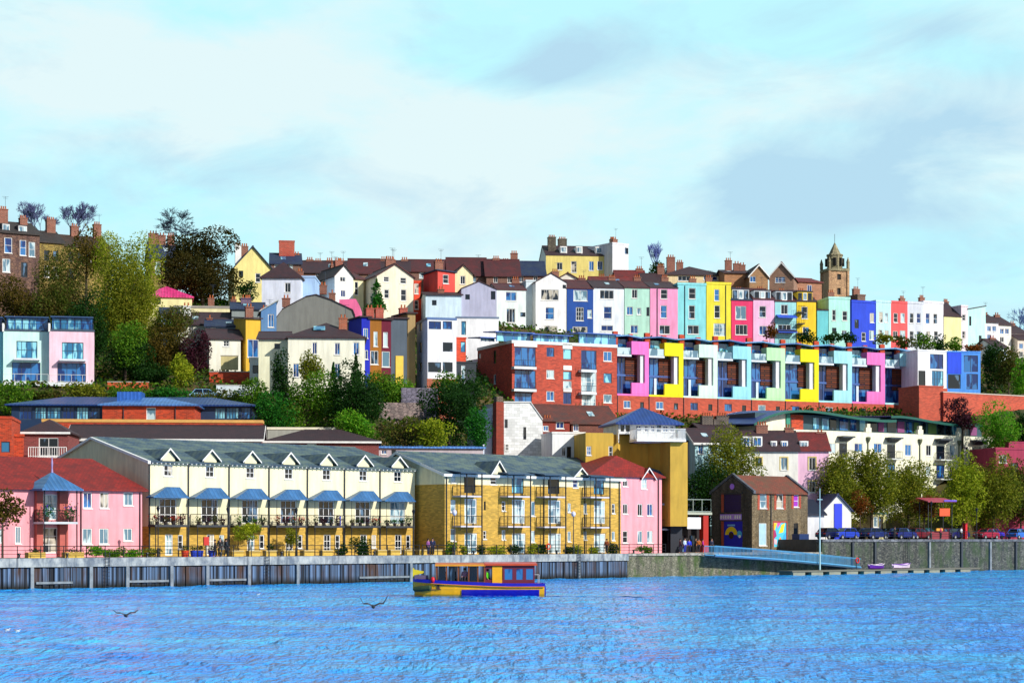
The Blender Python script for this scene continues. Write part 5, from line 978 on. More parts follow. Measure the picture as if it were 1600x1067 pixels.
for lab, a, b_, top, c, wins in [('narrow cobalt blue house in shade right of the large cream house', 565, 578, 496, '#1428b8', [(569,574,514,527,'b'),(568,574,548,560,'b')]), ('narrow mustard brown house with white windows', 578, 596, 499, '#a06414', [(585,589,519,540,'p'),(580,590,549,568,'n')]),
     ('narrow maroon house with slim pale windows', 596, 611, 500, '#6c0c2c', [(600,605,520,541,'p'),(598,608,550,572,'p')]), ('slate grey house with a yellow panel at its foot', 611, 636, 498, '#54606c', []), ('thin cream and brown house end beside the white cube house', 637, 649, 490, '#a88c5c', [])]:
    r, fr, W, H = H_('narrow_house', lab, a, b_, 262+(a-565)*.03, 16, top, 9, SH(c), ('mono', .5, PUR_T), win=wins, group='narrow dark coloured terrace houses', ch=[(a+4, 482, 1.1, 5, 2, .8, brick('#a82c1c'))] if a in (578, 596, 637) else [])
    if a == 611: MB().box(fr.lx(618), fr.lx(630), -.12, -.002, 0, fr.lz(620, 556)).build('door_panel', paint('#e8c040', .6), r)
r, fr, W, H = H_('white_modern_house', 'modern white cube house with blue strip windows and side coloured blue for shade', 668, 713, 262, 15, 499, 7, SH('#f0f0f4'), ('flat', .3, paint('#4c6c9c', .5)), win=[(671,688,503,513,'B'),(693,705,503,513,'B'),(693,706,536,548,'k'),(670,688,567,580,'k'),(693,706,567,580,'k')], lwin=[(659,655,503,517,'k'),(659,655,535,551,'k'),(659,655,567,580,'k')], swall=SH('#b4c4f0'))  # side wall tinted blue, shade put into its colour
MB().box(-.1, W+.1, -.12, -.003, 0, fr.lz(690, 592)).build('brick_plinth', brick('#a8401c'), r)
r, fr, W, H = H_('white_modern_house', 'tall plain white block behind the orange brick box', 713, 779, 297, 6, 497, 5, SH('#f0f0f0'), ('flat', .25, paint('#6c7c94', .5)), win=[(722,727,503,522,'y')])
r, fr, W, H = H_('brick_box', 'orange brick box with one cyan window between the white cube and the red brick flats', 712, 728, 266, 10, 529, 4, brick('#d8401c', '#d07050'), ('flat', .2, None), win=[(721,727,535,549,'y')])
H_('lower_block', 'dark grey recessed lower storey beneath the orange brick box', 712, 744, 264, 6, 567, 7, SH('#3c4248'), ('flat', .2, None), win=[(722,726,572,598,'p')])
# --- modern white and pink pair at the left
for i, (a, b_, c, lab) in enumerate([(-60, 5, '#a8ecf0', 'pale cyan modern house cut by the left edge of the modern trio'), (5, 77, '#d0f4e8', 'pale mint modern house with blue glazing and a roof terrace'), (77, 147, '#f4ccd8', 'pale pink modern house with blue glazing and a roof terrace')]):
    k = a if i else -66; wins = [(k+21, k+52, 534 if i < 2 else 536, 558, 'G'), (k+17, k+55, 568, 597, 'g')] if i else [(-45, -14, 534, 558, 'G')]
    wins = [(27,57,534,559,'G'),(20,62,567,596,'g')] if i == 1 else ([(98,129,536,560,'G'),(91,133,568,596,'g')] if i == 2 else wins)
    r, fr, W, H = H_('modern_house', lab, a, b_, 253, 12, 517, 10, SH(c), ('flat', .25, paint('#3c4c5c', .5)), win=wins, group='modern pastel houses at the left')
    m = MB(); m.box(W*.06, W*.96, 1.6, 8, H+.1, H+2.0); pn = m.build('penthouse', G_BLUE, r); m = MB(); m.slab([(W*.02, 1.0, H+2.1), (W*.98, 1.0, H+2.1), (W*.98, 8.6, H+2.3), (W*.02, 8.6, H+2.3)], .16); m.build('penthouse_roof', paint('#2c4c74', .5), pn); railing(r, [(.1, .15, H+.25), (W-.1, .15, H+.25)], h=.8, step=.5, mat=GREYM)
    for j in range(4): x = W*(.1+.16*j); MB().box(x, x+W*.12, 1.5, 1.59, H+.3, H+1.8).build('terrace_window', G_CYAN, r)
    MB().box(-.12, .12, -.15, 10, H-.1, H+1.0).build('party_wall', WH, r)
    if i:
        q0, q1 = fr.lx(wins[0][0]-5), fr.lx(wins[0][1]+5); z = fr.lz(50, 562); MB().box(q0, q1, -1.2, -.003, z-.15, z+.1).build('balcony', paint('#d8dce0', .6), r); q0, q1 = fr.lx(wins[1][0]-3), fr.lx(wins[1][1]+3); z = fr.lz(50, 598); ba = MB().box(0, W, -1.8, -.003, z-.5, z).build('terrace', paint('#e0e4e4', .7), r); railing(ba, [(.1, -1.7, z), (W-.1, -1.7, z)], h=1, step=1.2, mat=WHITE)
# --- buildings between the waterfront and the hill, left
OB = brick('#c03c18', '#b06040', '#8c2c14'); DB = brick('#7c3434', '#8c6458')
H_('brick_house', 'orange brick house with a cyan window cut by the left edge', -60, 18, 203, 8, 654, 8, OB, ('flat', .3, None), zb=3, win=[(2,15,690,706,'y')])
H_('brick_house', 'narrow orange brick block right of the cyan window house', 19, 36, 206, 8, 682, 6, OB, ('flat', .3, None), zb=3)
r, fr, W, H = H_('brick_house', 'small dark brick house with white french window and white balcony rail', 37, 106, 207, 4, 677, 8, DB, ('hip', 1.5, PUR_T), zb=3, win=[(61,91,684,712,'x')], fascia=WHITE)
z = fr.lz(70, 714, -1); ba = MB().box(fr.lx(47), fr.lx(106), -1.1, -.003, z-.2, z).build('balcony', WHITE, r); railing(ba, [(fr.lx(47), -1.05, z), (fr.lx(106), -1.05, z)], step=.25, mat=WHITE, r=.03, top=.05)
r, fr, W, H = H_('long_brick_house', 'very long dark brick building under a purple tiled roof behind the cream terrace', 106, 408, 216, 5, 686, 9, DB, ('gs', 1.7, roofm('#3c2428', '#2c1c22')), zb=3, win=[(111,117,687,696,'n'),(122,128,687,696,'n'),(298,308,686,693,'n'),(312,322,687,693,'n'),(326,336,687,693,'n'),(352,362,686,693,'n'),(368,378,686,693,'n')], fascia=WHITE)
yb = paint('#b09a1c', .9)
H_('brick_wall_block', 'orange brick parapet with a cream capping behind the long purple roof', 66, 410, 224, 5, 659, 3, OB, ('flat', .35, paint('#d8a458', .8)), zb=5)
r, fr, W, H = H_('glazed_building', 'long modern building with dark blue metal roof and cyan glazing', 18, 394, 236, 3, 634, 11, paint('#1c3454', .5), ('hip', 1.35, seam('#1c3c78')), zb=5, win=[(55,72,636,654,'G'),(74,95,636,654,'G'),(120,138,636,655,'G'),(303,310,636,654,'y'),(336,352,637,654,'G'),(354,373,637,654,'G'),(377,391,636,654,'g'),(30,50,635,655,'g'),(98,116,636,654,'g'),(142,156,637,654,'g')], oh=.7)
r, fr, W, H = H_('brick_house', 'orange brick block with pale blue shallow roof and one white window', 160, 304, 230, 3, 634, 8, OB, ('hip', 1.1, seam('#4878b8')), zb=5, win=[(229,243,637,657,'p')], oh=.5, pipe=[193, 274])
a, b_ = fr.lx(185, 4), fr.lx(223, 4); MB().box(a, b_, 3, 6, H+.3, fr.lz(204, 612, 3)).build('plant_room', seam('#3468b8'), r)
r, fr, W, H = H_('long_brick_house', 'dark brick house with wide purple hipped roof and white fascia above the cream terrace', 414, 592, 222, 5, 691, 9, DB, ('hip', 1.6, roofm('#3c2428', '#2c1c22')), zb=4, win=[(480,494,693,697,'p')], fascia=WHITE)
H_('low_building', 'low building with pale cream parapet behind the wide purple roof', 418, 524, 232, 5, 671, 6, SH('#a8a89c'), ('flat', .3, paint('#e8e0c4', .8)), zb=6)
r, fr, W, H = H_('low_building', 'low shed with pale blue flat roof above the end of the cream terrace', 592, 755, 226, 8, 700, 8, SH('#c4b4b8'), ('mono', .5, seam('#5c90d8')), zb=4, win=[(596,604,703,709,'b'),(612,618,703,709,'k')])
# --- gabled cluster in the middle
GW = brick('#dcdcd8', '#b4b4b0', '#c4c4c0', bw=.7, bh=.35, ms=.02)
r, fr = polyhouse('white_stone_house', 'tall white stone gable house with brick chimney strip at its left edge', [(787, 629), (829, 629), (847, 656), (848, 664)], 236, 20, 8, GW, paint('#dcdcd8', .8), zb=3, wins=[(789,793,655,668,'k'),(818,822,667,686,'k'),(789,795,693,704,'x')])
y_ = fr.sy(775); MB().box(-1.0, -.003, -.1, 1.2, 0, fr.lz(781, 628)).build('chimney_breast', brick('#8c2c18', '#8c5c48'), r); o = MB().box(-.9, -.1, 0, 1.1, fr.lz(781, 628), fr.lz(781, 619)).build('chimney', brick('#4c3c30'), r)
MB().ext([(-2.2, 1.5, 0), (-1.01, 1.5, 0), (-1.01, 1.5, fr.lz(775, 636)), (-1.3, 1.5, fr.lz(775, 640)), (-2.2, 1.5, fr.lz(762, 668))], (0, 6, 0)).build('side_wing', SH('#d4e0f0'), r)
H_('brick_house', 'deep red brick house end with red brown roof right of the white stone gable', 848, 890, 246, 16, 657, 9, brick('#8c2418', '#8c5c48'), ('gs', 2.2, BRN_T), zb=4, win=[(850,856,666,672,'b'),(870,880,660,668,'b')], ch=[(855, 654, 1.2, .5, 3, .7, brick('#a03824')), (895, 634, 1.1, 5, 0, 1.0, STK)])
H_('brick_house', 'brown roofed house with cyan dormer window behind the plain white house', 893, 965, 248, 16, 661, 9, brick('#6c3428', '#8c6c58'), ('gs', 2.4, BRN_T), zb=4, win=[(897,903,663,672,'b'),(946,955,664,672,'y')], ch=[(903, 636, 1.1, 5, 2, .8, STK), (950, 634, 1.1, 5, 2, .8, STK)])
H_('rendered_house', 'plain white block with two narrow dark windows left of the tan block', 863, 914, 231, 12, 677, 6, SH('#f0f0ec'), ('flat', .2, None), zb=3, win=[(878,884,699,712,'n'),(886,892,698,716,'k')])
# --- between the tan block and the warehouse
H_('brick_house', 'crimson painted house edge right of the tan block', 1068, 1086, 262, 14, 690, 6, SH('#c83850'), ('mono', .6, PUR_T), zb=5)
H_('cottage', 'pale aqua cottage under a purple roof behind the dark quay tree', 1086, 1150, 259, 12, 692, 8, SH('#b4dce0'), ('gs', 2.0, PUR_T), zb=3, win=[(1092,1098,696,708,'b'),(1110,1120,696,708,'b')], fascia=WHITE)
H_('brick_house', 'dark slate house with clustered black chimneys below the pastel units', 1096, 1148, 269, 12, 672, 7, SH('#2c3440'), ('gs', 1.0, PUR_T), zb=5, ch=[(1104, 650, 1.6, 3, 4, 1, brick('#2c2c34')), (1120, 655, 1.2, 3, 3, 1, brick('#2c2c34')), (1134, 650, 1.8, 3, 4, 1, brick('#2c2c34'))])
r, fr, W, H = H_('rendered_house', 'white house with lemon window surround and white dormers above the warehouse', 1152, 1247, 262, 3, 703, 6, SH('#f4f0e4'), ('gs', 2.6, PUR_T), zb=3.5, win=[(1182,1189,716,727,'k'),(1221,1229,716,733,'n'),(1222,1228,752,765,'k')], surround=paint('#e4cc7c', .7), ch=[(1190, 664, 1.6, 3, 4, .9), (1238, 668, 1.2, 3, 3)])
def dormers(r, fr, H, l):
    for x0, x1, y0, y1, s in l:
        a, b_ = fr.lx(x0, .4), fr.lx(x1, .4); z0, z1 = fr.lz(x0, y1, .4), fr.lz(x0, y0, .4); z0 = max(z0, H+.1); MB().box(a-.12, b_+.12, .5, 3.4, z0-.1, z1+.12).build('dormer', WH, r); window(r, lambda p_, q_, d: (p_, .42+d, q_), a, b_, z0, z1, s, inset=.02)
dormers(r, fr, H, [(1161, 1172, 683, 697, 'b'), (1177, 1190, 683, 697, 'n'), (1206, 1213, 690, 699, 'b'), (1222, 1230, 690, 699, 'b')])
r, fr, W, H = H_('rendered_house', 'pale pink house with two lemon topped windows left of the cream apartment building', 1247, 1295, 262.5, 3, 703, 6, SH('#f8c4dc'), ('gs', 2.4, DRD_T), zb=3.5, win=[(1265,1273,716,733,'n'),(1265,1273,753,768,'n')], surround=paint('#c8b45c', .7), ch=[(1290, 676, 1.1, 3, 2)])
dormers(r, fr, H, [(1251, 1262, 690, 699, 'c')])
# --- cream apartments with curved roofs
CF = Fr(1180, 270, 33, ZB_-.2); CC = SH('#f0ecd0'); r = CF.root('apartment_building'); tag(r, 'long cream apartment building with wavy green edged dark blue roofs behind the quay trees', 'building')
x_s, x_e = CF.lx(1280), CF.lx(1553); Hc = CF.lz(1300, 673); hs = []
for a, b_, c, d, s in [(1335,1348,692,706,'b'),(1365,1378,692,707,'b'),(1414,1424,694,712,'b'),(1447,1455,695,712,'n'),(1484,1492,695,712,'c'),(1505,1513,697,712,'n'),(1537,1547,697,715,'n'),(1295,1306,692,708,'c'),(1336,1347,725,740,'n'),(1365,1376,725,740,'b'),(1414,1423,727,743,'n'),(1447,1454,728,744,'n'),(1484,1491,729,744,'n'),(1537,1546,730,746,'b'),
                    (1336,1347,757,772,'n'),(1414,1423,759,774,'n'),(1447,1454,761,776,'n'),(1484,1491,761,776,'n'),(1365,1376,757,772,'n'),(1505,1512,729,744,'b'),(1447,1454,792,806,'k'),(1414,1423,792,806,'k')]:
    hs.append((CF.lx(a), CF.lx(b_), CF.lz(a, d), CF.lz(a, c), s))
m = MB(); PFo = lambda a, b, d: (a, d, b); x_b = CF.lx(1232)
facegrid(m, lambda a, b, d: (x_b+a, d, b), x_e-x_b, Hc, [(h[0]-x_b, h[1]-x_b, h[2], h[3]) for h in hs]); facegrid(m, lambda a, b, d: (x_b+d, a, b), 11, Hc, []); facegrid(m, lambda a, b, d: (x_e-d, a, b), 11, Hc, []); facegrid(m, lambda a, b, d: (x_b+a, 11-d, b), x_e-x_b, Hc, []); m.box(x_b+.02, x_e-.02, .02, 10.98, Hc-.1, Hc-.01)
for px in (1357, 1438, 1500): x = CF.lx(px); m.box(x-.55, x+.55, -.06, .4, Hc+.002, Hc+.7); m.box(x-.3, x+.3, -.06, .4, Hc+.702, Hc+1.25)
m.build('wall', CC, r)
for h in hs: window(r, PFo, *h[:4], h[4])
OLV = paint('#5c6448', .7)
for px in (1357, 1438, 1499, 1550): x = CF.lx(px, -.2); p = MB(); p.tube((x, -.12, 0), (x, -.12, Hc-1), .08, n=5); p.lathe([(.1, Hc-1.5), (.32, Hc-1), (.32, Hc-.7)], (x, -.2, 0), 8); p.build('drainpipe', OLV, r)
GLZ = G_CYAN
for j, px in enumerate((1318, 1393, 1470, 1526)):
    x0, x1 = CF.lx(px-10), CF.lx(px+9); zt = CF.lz(px, 684+j*2); m = MB(); m.ext([(x0, -.003, zt), (x1, -.003, zt), (x1, -1.3, zt), (x0, -1.3, zt)], (0, 0, .22)); m.ext([(x0+.4, -.3, zt-.5), (x1-.4, -.3, zt-.5), (x1-.1, -1, zt-.01), (x0+.1, -1, zt-.01)], (0, .2, 0)); m.build('canopy', paint('#3c444c', .6), r)
    for k in range(3):
        z = zt-2.9-k*2.9; ba = MB().box(x0+.1, x1-.1, -1.3, -.003, z-.18, z).build('balcony', paint('#c8ccc8', .6), r); railing(ba, [(x0+.15, -.1, z), (x0+.15, -1.25, z), (x1-.15, -1.25, z), (x1-.15, -.1, z)], step=.3, r=.02, mat=DGREY); window(r, PFo, x0+.4, x1-.5, z+.05, z+2.1, 'g' if k else 'k', inset=-.03, name='balcony_door')
# set back glass storey
xg0 = CF.lx(1182, 1.5); m = MB(); m.box(xg0, x_e-.8, 1.8, 10, Hc-.6, Hc+2.3); gs_ = m.build('glass_storey', paint('#2c4c54', .4), r); rg = random.Random(4); x = x_s+.4
while x < x_e-2.4:
    w = rg.uniform(.8, 1.8); MB().box(x, x+w, 1.68, 1.79, Hc+.3, Hc+1.9).build('terrace_window', rg.choice([G_CYAN, G_BLUE, G_DARK, G_PALE, paint('#4a6c34', .8), paint('#7c3c6c', .7)]), r); x += w+rg.uniform(.25, .8)
a, b_ = CF.lx(1184, 1.0), CF.lx(1229, 1.0); zz = CF.lz(1205, 672, 1.0); m = MB(); m.add([(a, 1.0, zz-6), (b_, 1.0, zz-6), (b_, 1.0, CF.lz(1229, 646, 1)), ((a*.4+b_*.6), 1.0, CF.lz(1211, 648, 1)), (a, 1.0, CF.lz(1184, 660, 1))], [(0, 1, 2, 3, 4)]); m.ext([(a, 1.02, zz-6), (b_, 1.02, zz-6), (b_, 1.02, zz+1.5), (a, 1.02, zz+.6)], (0, 6, 0)); m.build('end_wall', CC, r)
MB().box(CF.lx(1229, .8), CF.lx(1235, .8), .8, 1.1, CF.lz(1230, 672, .8)-1, CF.lz(1232, 646, .8)).build('green_post', paint('#2c8c70', .5), r); MB().box(CF.lx(1236, 1.2), CF.lx(1255, 1.2), 1.2, 1.7, Hc-1, CF.lz(1245, 648, 1.2)).build('brick_panel', OB, r)
def wave_roof(pts, name, y0, y1, c1, c2, th=.35):
    L = [(CF.lx(a, y0), CF.lz(a, b_, y0)) for a, b_ in pts]; xs = np.array([p_[0] for p_ in L]); zs = np.array([p_[1] for p_ in L]); X = np.linspace(xs[0], xs[-1], 28); co = np.polyfit((xs-xs[0])/(xs[-1]-xs[0]), zs, min(4, len(L)-1)); Z = np.polyval(co, (X-xs[0])/(xs[-1]-xs[0]))
    m = MB(); e = MB()
    for i in range(27):
        m.slab([(X[i], y0, Z[i]), (X[i+1], y0, Z[i+1]), (X[i+1], y1, Z[i+1]+.5), (X[i], y1, Z[i]+.5)], .14); e.slab([(X[i], y0-.12, Z[i]+.02), (X[i+1], y0-.12, Z[i+1]+.02), (X[i+1], y0-.003, Z[i+1]+.02), (X[i], y0-.003, Z[i]+.02)], th)
    o = m.build(name, c1, r); e.build('roof_edge', c2, o)
wave_roof([(1178, 662), (1205, 648), (1240, 641), (1285, 643), (1340, 652), (1400, 656)], 'roof', -.3, 10.5, seam('#14307c'), paint('#165c4c', .4)); wave_roof([(1392, 650), (1420, 651), (1460, 658), (1500, 663), (1537, 664)], 'roof', -.3, 10.5, seam('#14307c'), paint('#145448', .4))
H_('brick_house', 'crimson house with a rounded chimney bay at the right edge', 1556, 1640, 285, 14, 702, 8, SH('#a83450'), ('flat', .3, None), zb=4, win=[(1562,1572,712,722,'n'),(1580,1590,724,742,'k')], ch=[(1585, 690, 2.6, 1, 0, 1.4, SH('#a83450'))])
# --- red brick flats
RBK = brick('#bc4630', '#a8604c', '#943426'); r, fr, W, H = H_('brick_apartment_building', 'red brick flats with glazed corner balconies and glass roof terraces', 800, 964, 283, 24, 536, 13, RBK, ('flat', .45, paint('#d8dcd8', .7)), zb=12, cat='building',
    win=[(805,836,543,571,'g'),(805,836,579,606,'g'),(805,830,614,640,'g'),(855,865,544,556,'B'),(855,865,579,590,'c'),(855,865,612,625,'b'),(881,892,546,560,'y'),(881,892,581,592,'y'),(881,892,596,606,'p'),(881,892,614,630,'B'),(909,931,548,577,'g'),(909,931,582,611,'F'),(910,930,615,640,'F'),(944,955,550,563,'b'),(944,955,584,597,'y'),(944,955,617,628,'p')],
    lwin=[(775,771,548,568,'k'),(751,747,552,561,'k'),(775,771,585,600,'p'),(751,747,588,594,'k')])
for x0, x1, py in ((803, 838, 573), (803, 838, 608), (908, 932, 578), (908, 932, 613)): a, b_ = fr.lx(x0, -.9), fr.lx(x1, -.9); z = fr.lz(x0, py+2, -.9); ba = MB().box(a, b_, -1.0, -.003, z-.1, z+.28).build('balcony', paint('#d4dce0', .6), r); railing(ba, [(a+.05, -.95, z+.28), (b_-.05, -.95, z+.28)], step=.4, h=.95, mat=GREYM)
for x0, x1, a_, b__ in ((879, 894, 537, 545), (803, 839, 536, 541), (880, 893, 571, 578), (880, 893, 606, 612)): MB().box(fr.lx(x0), fr.lx(x1), -.08, -.002, fr.lz(x0, b__), fr.lz(x0, a_)).build('white_band', WH, r)
for x0, x1, y0, ly, c in ((776, 828, 518, 2, G_CYAN), (834, 888, 522, 1.5, G_CYAN), (905, 962, 520, 1.5, G_CYAN), (752, 772, 527, 3, G_CYAN)):
    a, b_ = fr.lx(x0, ly), fr.lx(x1, ly); z = fr.lz(x0, y0, ly); m = MB(); n = max(3, int((b_-a)/1.1))
    for i in range(n): m.box(a+(b_-a)*i/n+.06, a+(b_-a)*(i+1)/n-.06, ly, ly+.06, H+.46, z-.05)
    g = m.build('roof_screen', c, r); m = MB(); m.slab([(a-.5, ly-.7, z), (b_+.5, ly-.7, z), (b_+.5, ly+4, z+.35), (a-.5, ly+4, z+.35)], .14)
    for i in range(n+1): m.box(a+(b_-a)*i/n-.05, a+(b_-a)*i/n+.05, ly-.02, ly+.1, H+.4, z-.1)
    m.build('terrace_roof', paint('#2c5cb0', .5), g)
# --- pastel modern units
UC = ['#f078c8', '#f4e60c', '#d4f0e0', '#98dcec', '#bcecb4', '#f4e60c', '#a4e0e8', '#f078c0', '#b0e8ec']; UN = ['pink', 'yellow', 'whitish mint', 'light blue', 'pale green', 'yellow', 'light cyan', 'pink', 'pale turquoise']
UL = ['pink framed modern unit next to the red brick flats', 'yellow framed modern unit between the left pink and the whitish mint one', 'whitish mint framed modern unit, third in the row', 'light blue framed modern unit left of the pale green one', 'pale green framed modern unit in the middle of the row',
      'yellow framed modern unit right of the pale green one', 'light cyan framed modern unit left of the right hand pink one', 'pink framed modern unit near the right end of the row', 'pale turquoise framed modern unit at the right end of the row']
UP = [964.5, 1014, 1068, 1121.5, 1174, 1227, 1279.5, 1331.5, 1383, 1434]; UF = Fr(964.5, 291, 24, 0); zr0 = UF.lz(964.5, 617.5); UBR = brick('#c04c34', '#b06c54', '#a03e2a'); WOOD = brick('#7c340c', '#140804', '#4c1c08', bw=3, bh=.34, ms=.09)
for i in range(9):
    x0, x1 = UF.lx(UP[i]), UF.lx(UP[i+1]); W = x1-x0; zg = zr0-7; r = empty('modern_unit', (*UF.w(x0), zg), 24); tag(r, UL[i], 'house', 'pastel framed modern units'); b0 = 7.0; D = 10; c = SH(UC[i]); q = lambda u: W*u; e = .004
    hs = [(q(.2), q(.42), b0-1.9, b0-.75, ['b','b','B','B','p','B','b','k','k'][i]), (q(.72), q(.84), b0-1.9, b0-.9, 'k')]; m = MB(); facegrid(m, PF, W-.02, b0-.01, [h[:4] for h in hs]); facegrid(m, lambda a, b, d: (W-.02-d, a, b), D, b0-.01, []); facegrid(m, lambda a, b, d: (d, a, b), D, b0-.01, []); m.build('brick_base', UBR, r)
    for h in hs: window(r, PF, *h[:4], h[4])
    m = MB(); fy = 1.35; m.box(q(.87), W-.03, 0, D, b0, b0+8.3).box(q(.45), q(.87)-e, 0, fy+.3, b0+6.3, b0+8.3).box(q(.45), q(.87)-e, 0, .35, b0+.3, b0+2.0).box(0, q(.87)-e, 0, fy+.3, b0, b0+.28).box(0, q(.45)-e, fy-.2, D, b0+5.95, b0+6.25)
    m.build('frame', c, r); MB().box(q(.75), q(.87)-e, .3, fy, b0+2.0, b0+6.29).build('inner_wall', SH('#e4e4e8'), r)
    gl = MB().box(.02, q(.75), fy+.1, fy+.2, b0+.3, b0+5.94).build('glazing', G_BLUE if i % 3 else glassm('#0c2050', '#2c508c', .6), r); m = MB()
    for u in (.02, .14, .26): m.box(q(u), q(u)+.1, fy, fy+.1, b0+.3, b0+5.94)
    m.box(.02, q(.74), fy-.05, fy+.09, b0+3.05, b0+3.35); m.build('mullions', paint('#2858a0', .5), gl)
    MB().box(q([.38,.4,.5,.42,.4,.5,.36,.36,.36][i]), q(.75)-e, fy-.05, fy+.08, b0+2.4, b0+5.9).build('timber_screen', WOOD, r)
    if i in (1, 2, 4, 7): MB().box(q(.26), q(.33), fy-.1, fy, b0+.4, b0+2.9).build('door', paint('#c4d4e0', .5), r)
    m = MB(); m.box(q(.02), W*.99, 3.2, 9, b0+6.26, b0+8.9); ph = m.build('penthouse', G_CYAN if i % 2 else G_BLUE, r)
    m = MB(); m.slab([(-.4, 1.6, b0+9.15), (q(.5), 1.6, b0+9.45), (q(.5), 9.6, b0+9.45), (-.4, 9.6, b0+9.15)], .18); m.slab([(q(.5)+e, 1.6, b0+9.45), (W-.1, 1.6, b0+9.1), (W-.1, 9.6, b0+9.1), (q(.5)+e, 9.6, b0+9.45)], .18); m.build('penthouse_roof', seam('#3c6ca8') if i % 2 else seam('#5c98c8'), r)
    MB().box(q(.06), q(.2), 1.9, 2.4, b0+6.26, b0+9.9).build('brick_pier', OB, r); MB().box(q(.62), q(.74), 2.6, 3.1, b0+8.31, b0+9.7).build('brick_pier', OB, r)
    m = MB(); m.box(.1, q(.44), .15, .2, b0+6.3, b0+7.3); m.build('glass_balustrade', G_PALE, r); MB().box(0, q(.45)-e, 0, fy-.21, b0+5.95, b0+6.25).build('terrace_slab', paint('#d0d8e0', .6), r)
    wx, wy = UF.w(x0+q(.27), 1.3); pr = empty('terrace_shrub', (wx, wy, zg+b0+6.26)); tag(pr, 'small shrub on the roof terrace of the '+UL[i].split(' framed')[0]+' unit '+['next to the brick flats','left of whitish mint','third in row','left of pale green','in mid row','right of pale green','left of right pink','near right end','at right end'][i], 'shrub', 'shrubs on the pastel unit terraces'); MB().lathe([(.22, 0), (.3, .5)], n=8).build('pot', DGREY, pr)
    rg = np.random.default_rng(i); P = rg.normal(size=(140, 3))*(.42, .25, .3)+(0, 0, .95); quadmesh('foliage', leafquads(P, .11, rg), LEAF[['dark', 'olive', 'dark', 'green', 'scrub'][i % 5]], pr)
    p = MB(); p.tube((.02, -.09, 0), (.02, -.09, b0), .06, n=5); p.build('drainpipe', DGREY, r)
r, fr, W, H = H_('modern_house', 'white modern box house with large black framed window right of the pastel units', 1434, 1479, 309, 20, 548, 8, SH('#f0f2f0'), ('flat', .2, None), win=[(1454,1473,554,575,'g'),(1457,1473,580,603,'G'),(1436,1445,580,601,'k')], zb=18); MB().box(-.1, W+.1, -.1, -.003, 0, fr.lz(1450, 606)).build('brick_plinth', UBR, r)
r, fr, W, H = H_('modern_house', 'dark and light blue modern box house at the right of the white box', 1480, 1532, 313, 10, 550, 8, SH('#4c94e8'), ('flat', .2, None), win=[(1507,1527,556,580,'B'),(1511,1527,585,607,'B'),(1482,1500,586,606,'k')], zb=20)
MB().box(.05, fr.lx(1502), -.05, -.003, fr.lz(1490, 584), H-.05).build('blue_panel', SH('#2c50dc'), r)
H_('brick_block', 'red brick block under the white modern box house', 1436, 1474, 300, 20, 604, 6, UBR, ('flat', .2, None), zb=14)
bw = Fr(1474, 301, 30, 18); rr = bw.root('brick_wall'); tag(rr, 'long red brick retaining wall with pale coping at the right edge', 'brick wall'); L_ = bw.lx(1650); z1 = bw.lz(1474, 613); MB().box(0, L_, 0, .5, 0, z1).build('brickwork', UBR, rr); MB().box(-.1, L_, -.08, .6, z1, z1+.15).build('coping', paint('#c8b8a8', .8), rr)
sw = Fr(592, 246, 6, 14); rr = sw.root('stone_wall'); tag(rr, 'stepped pinkish grey stone retaining wall below the white cube house', 'stone wall'); PS = stonem('#b09890', '#8c8078', '#54484a', 1.6); L1, L2, L3 = sw.lx(650), sw.lx(692), sw.lx(592)
MB().box(0, sw.lx(662), 0, 1, 0, sw.lz(620, 629)).build('masonry', PS, rr); MB().box(sw.lx(628), sw.lx(686), 1.6, 2.6, 0, sw.lz(650, 606, 1.6)).build('masonry', stonem('#8c8494', '#706c7c', '#3c3a44', 1.6), rr)
for i, (a, b_, y0, y1, Y, c, lab) in enumerate([(327, 430, 581, 600, 256, OB, 'low orange brick garden wall below the white cottages'), (345, 372, 556, 572, 260, SH('#d8c88c'), 'short cream garden wall left of the white annexe'), (168, 232, 597, 605, 252, SH('#d05c34'), 'low orange garden wall between the pink modern house and the shrubs'), (338, 400, 602, 614, 248, SH('#dce4e4'), 'short pale garden wall above the dark blue metal roof')]):
    f_ = Fr(a, Y, 4, ZP(y1, Y)-.5); o = f_.root('garden_wall'); tag(o, lab, 'garden wall'); z = f_.lz(a, y0); MB().box(0, f_.lx(b_), 0, .35, 0, z).build('wall_face', c, o); MB().box(-.05, f_.lx(b_)+.05, -.05, .4, z, z+.1).build('coping', paint('#b8b0a4', .8), o)
# ------------------------------------------------------------------ trees, shrubs and undergrowth
BT1 = paint('#5c648c', .9); BT2 = paint('#2c3a4c', .9)
bare_tree('bare_tree', 'bare bluish tree behind the purple brown terrace at top left', 18, 92, 314, 400, 335, BT1, levels=6, seed=3, upright=.7)
bare_tree('bare_tree', 'bare bluish tree rising between the two tan terraces at top left', 84, 150, 312, 400, 338, BT1, levels=6, seed=8, upright=.9)
bare_tree('bare_tree', 'bare dark tree with a spreading crown above the round brown tree', 246, 330, 322, 400, 330, BT2, levels=6, seed=14, upright=.3)
bare_tree('bare_tree', 'thin upright bluish bare poplar right of the yellow villa', 1012, 1038, 376, 440, 385, paint('#6474b4', .9), levels=5, seed=5, upright=2.2)
bare_tree('bare_tree', 'bare blue tree on the skyline at the right edge', 1574, 1616, 478, 540, 425, paint('#4c68a8', .9), levels=5, seed=9, upright=.5)
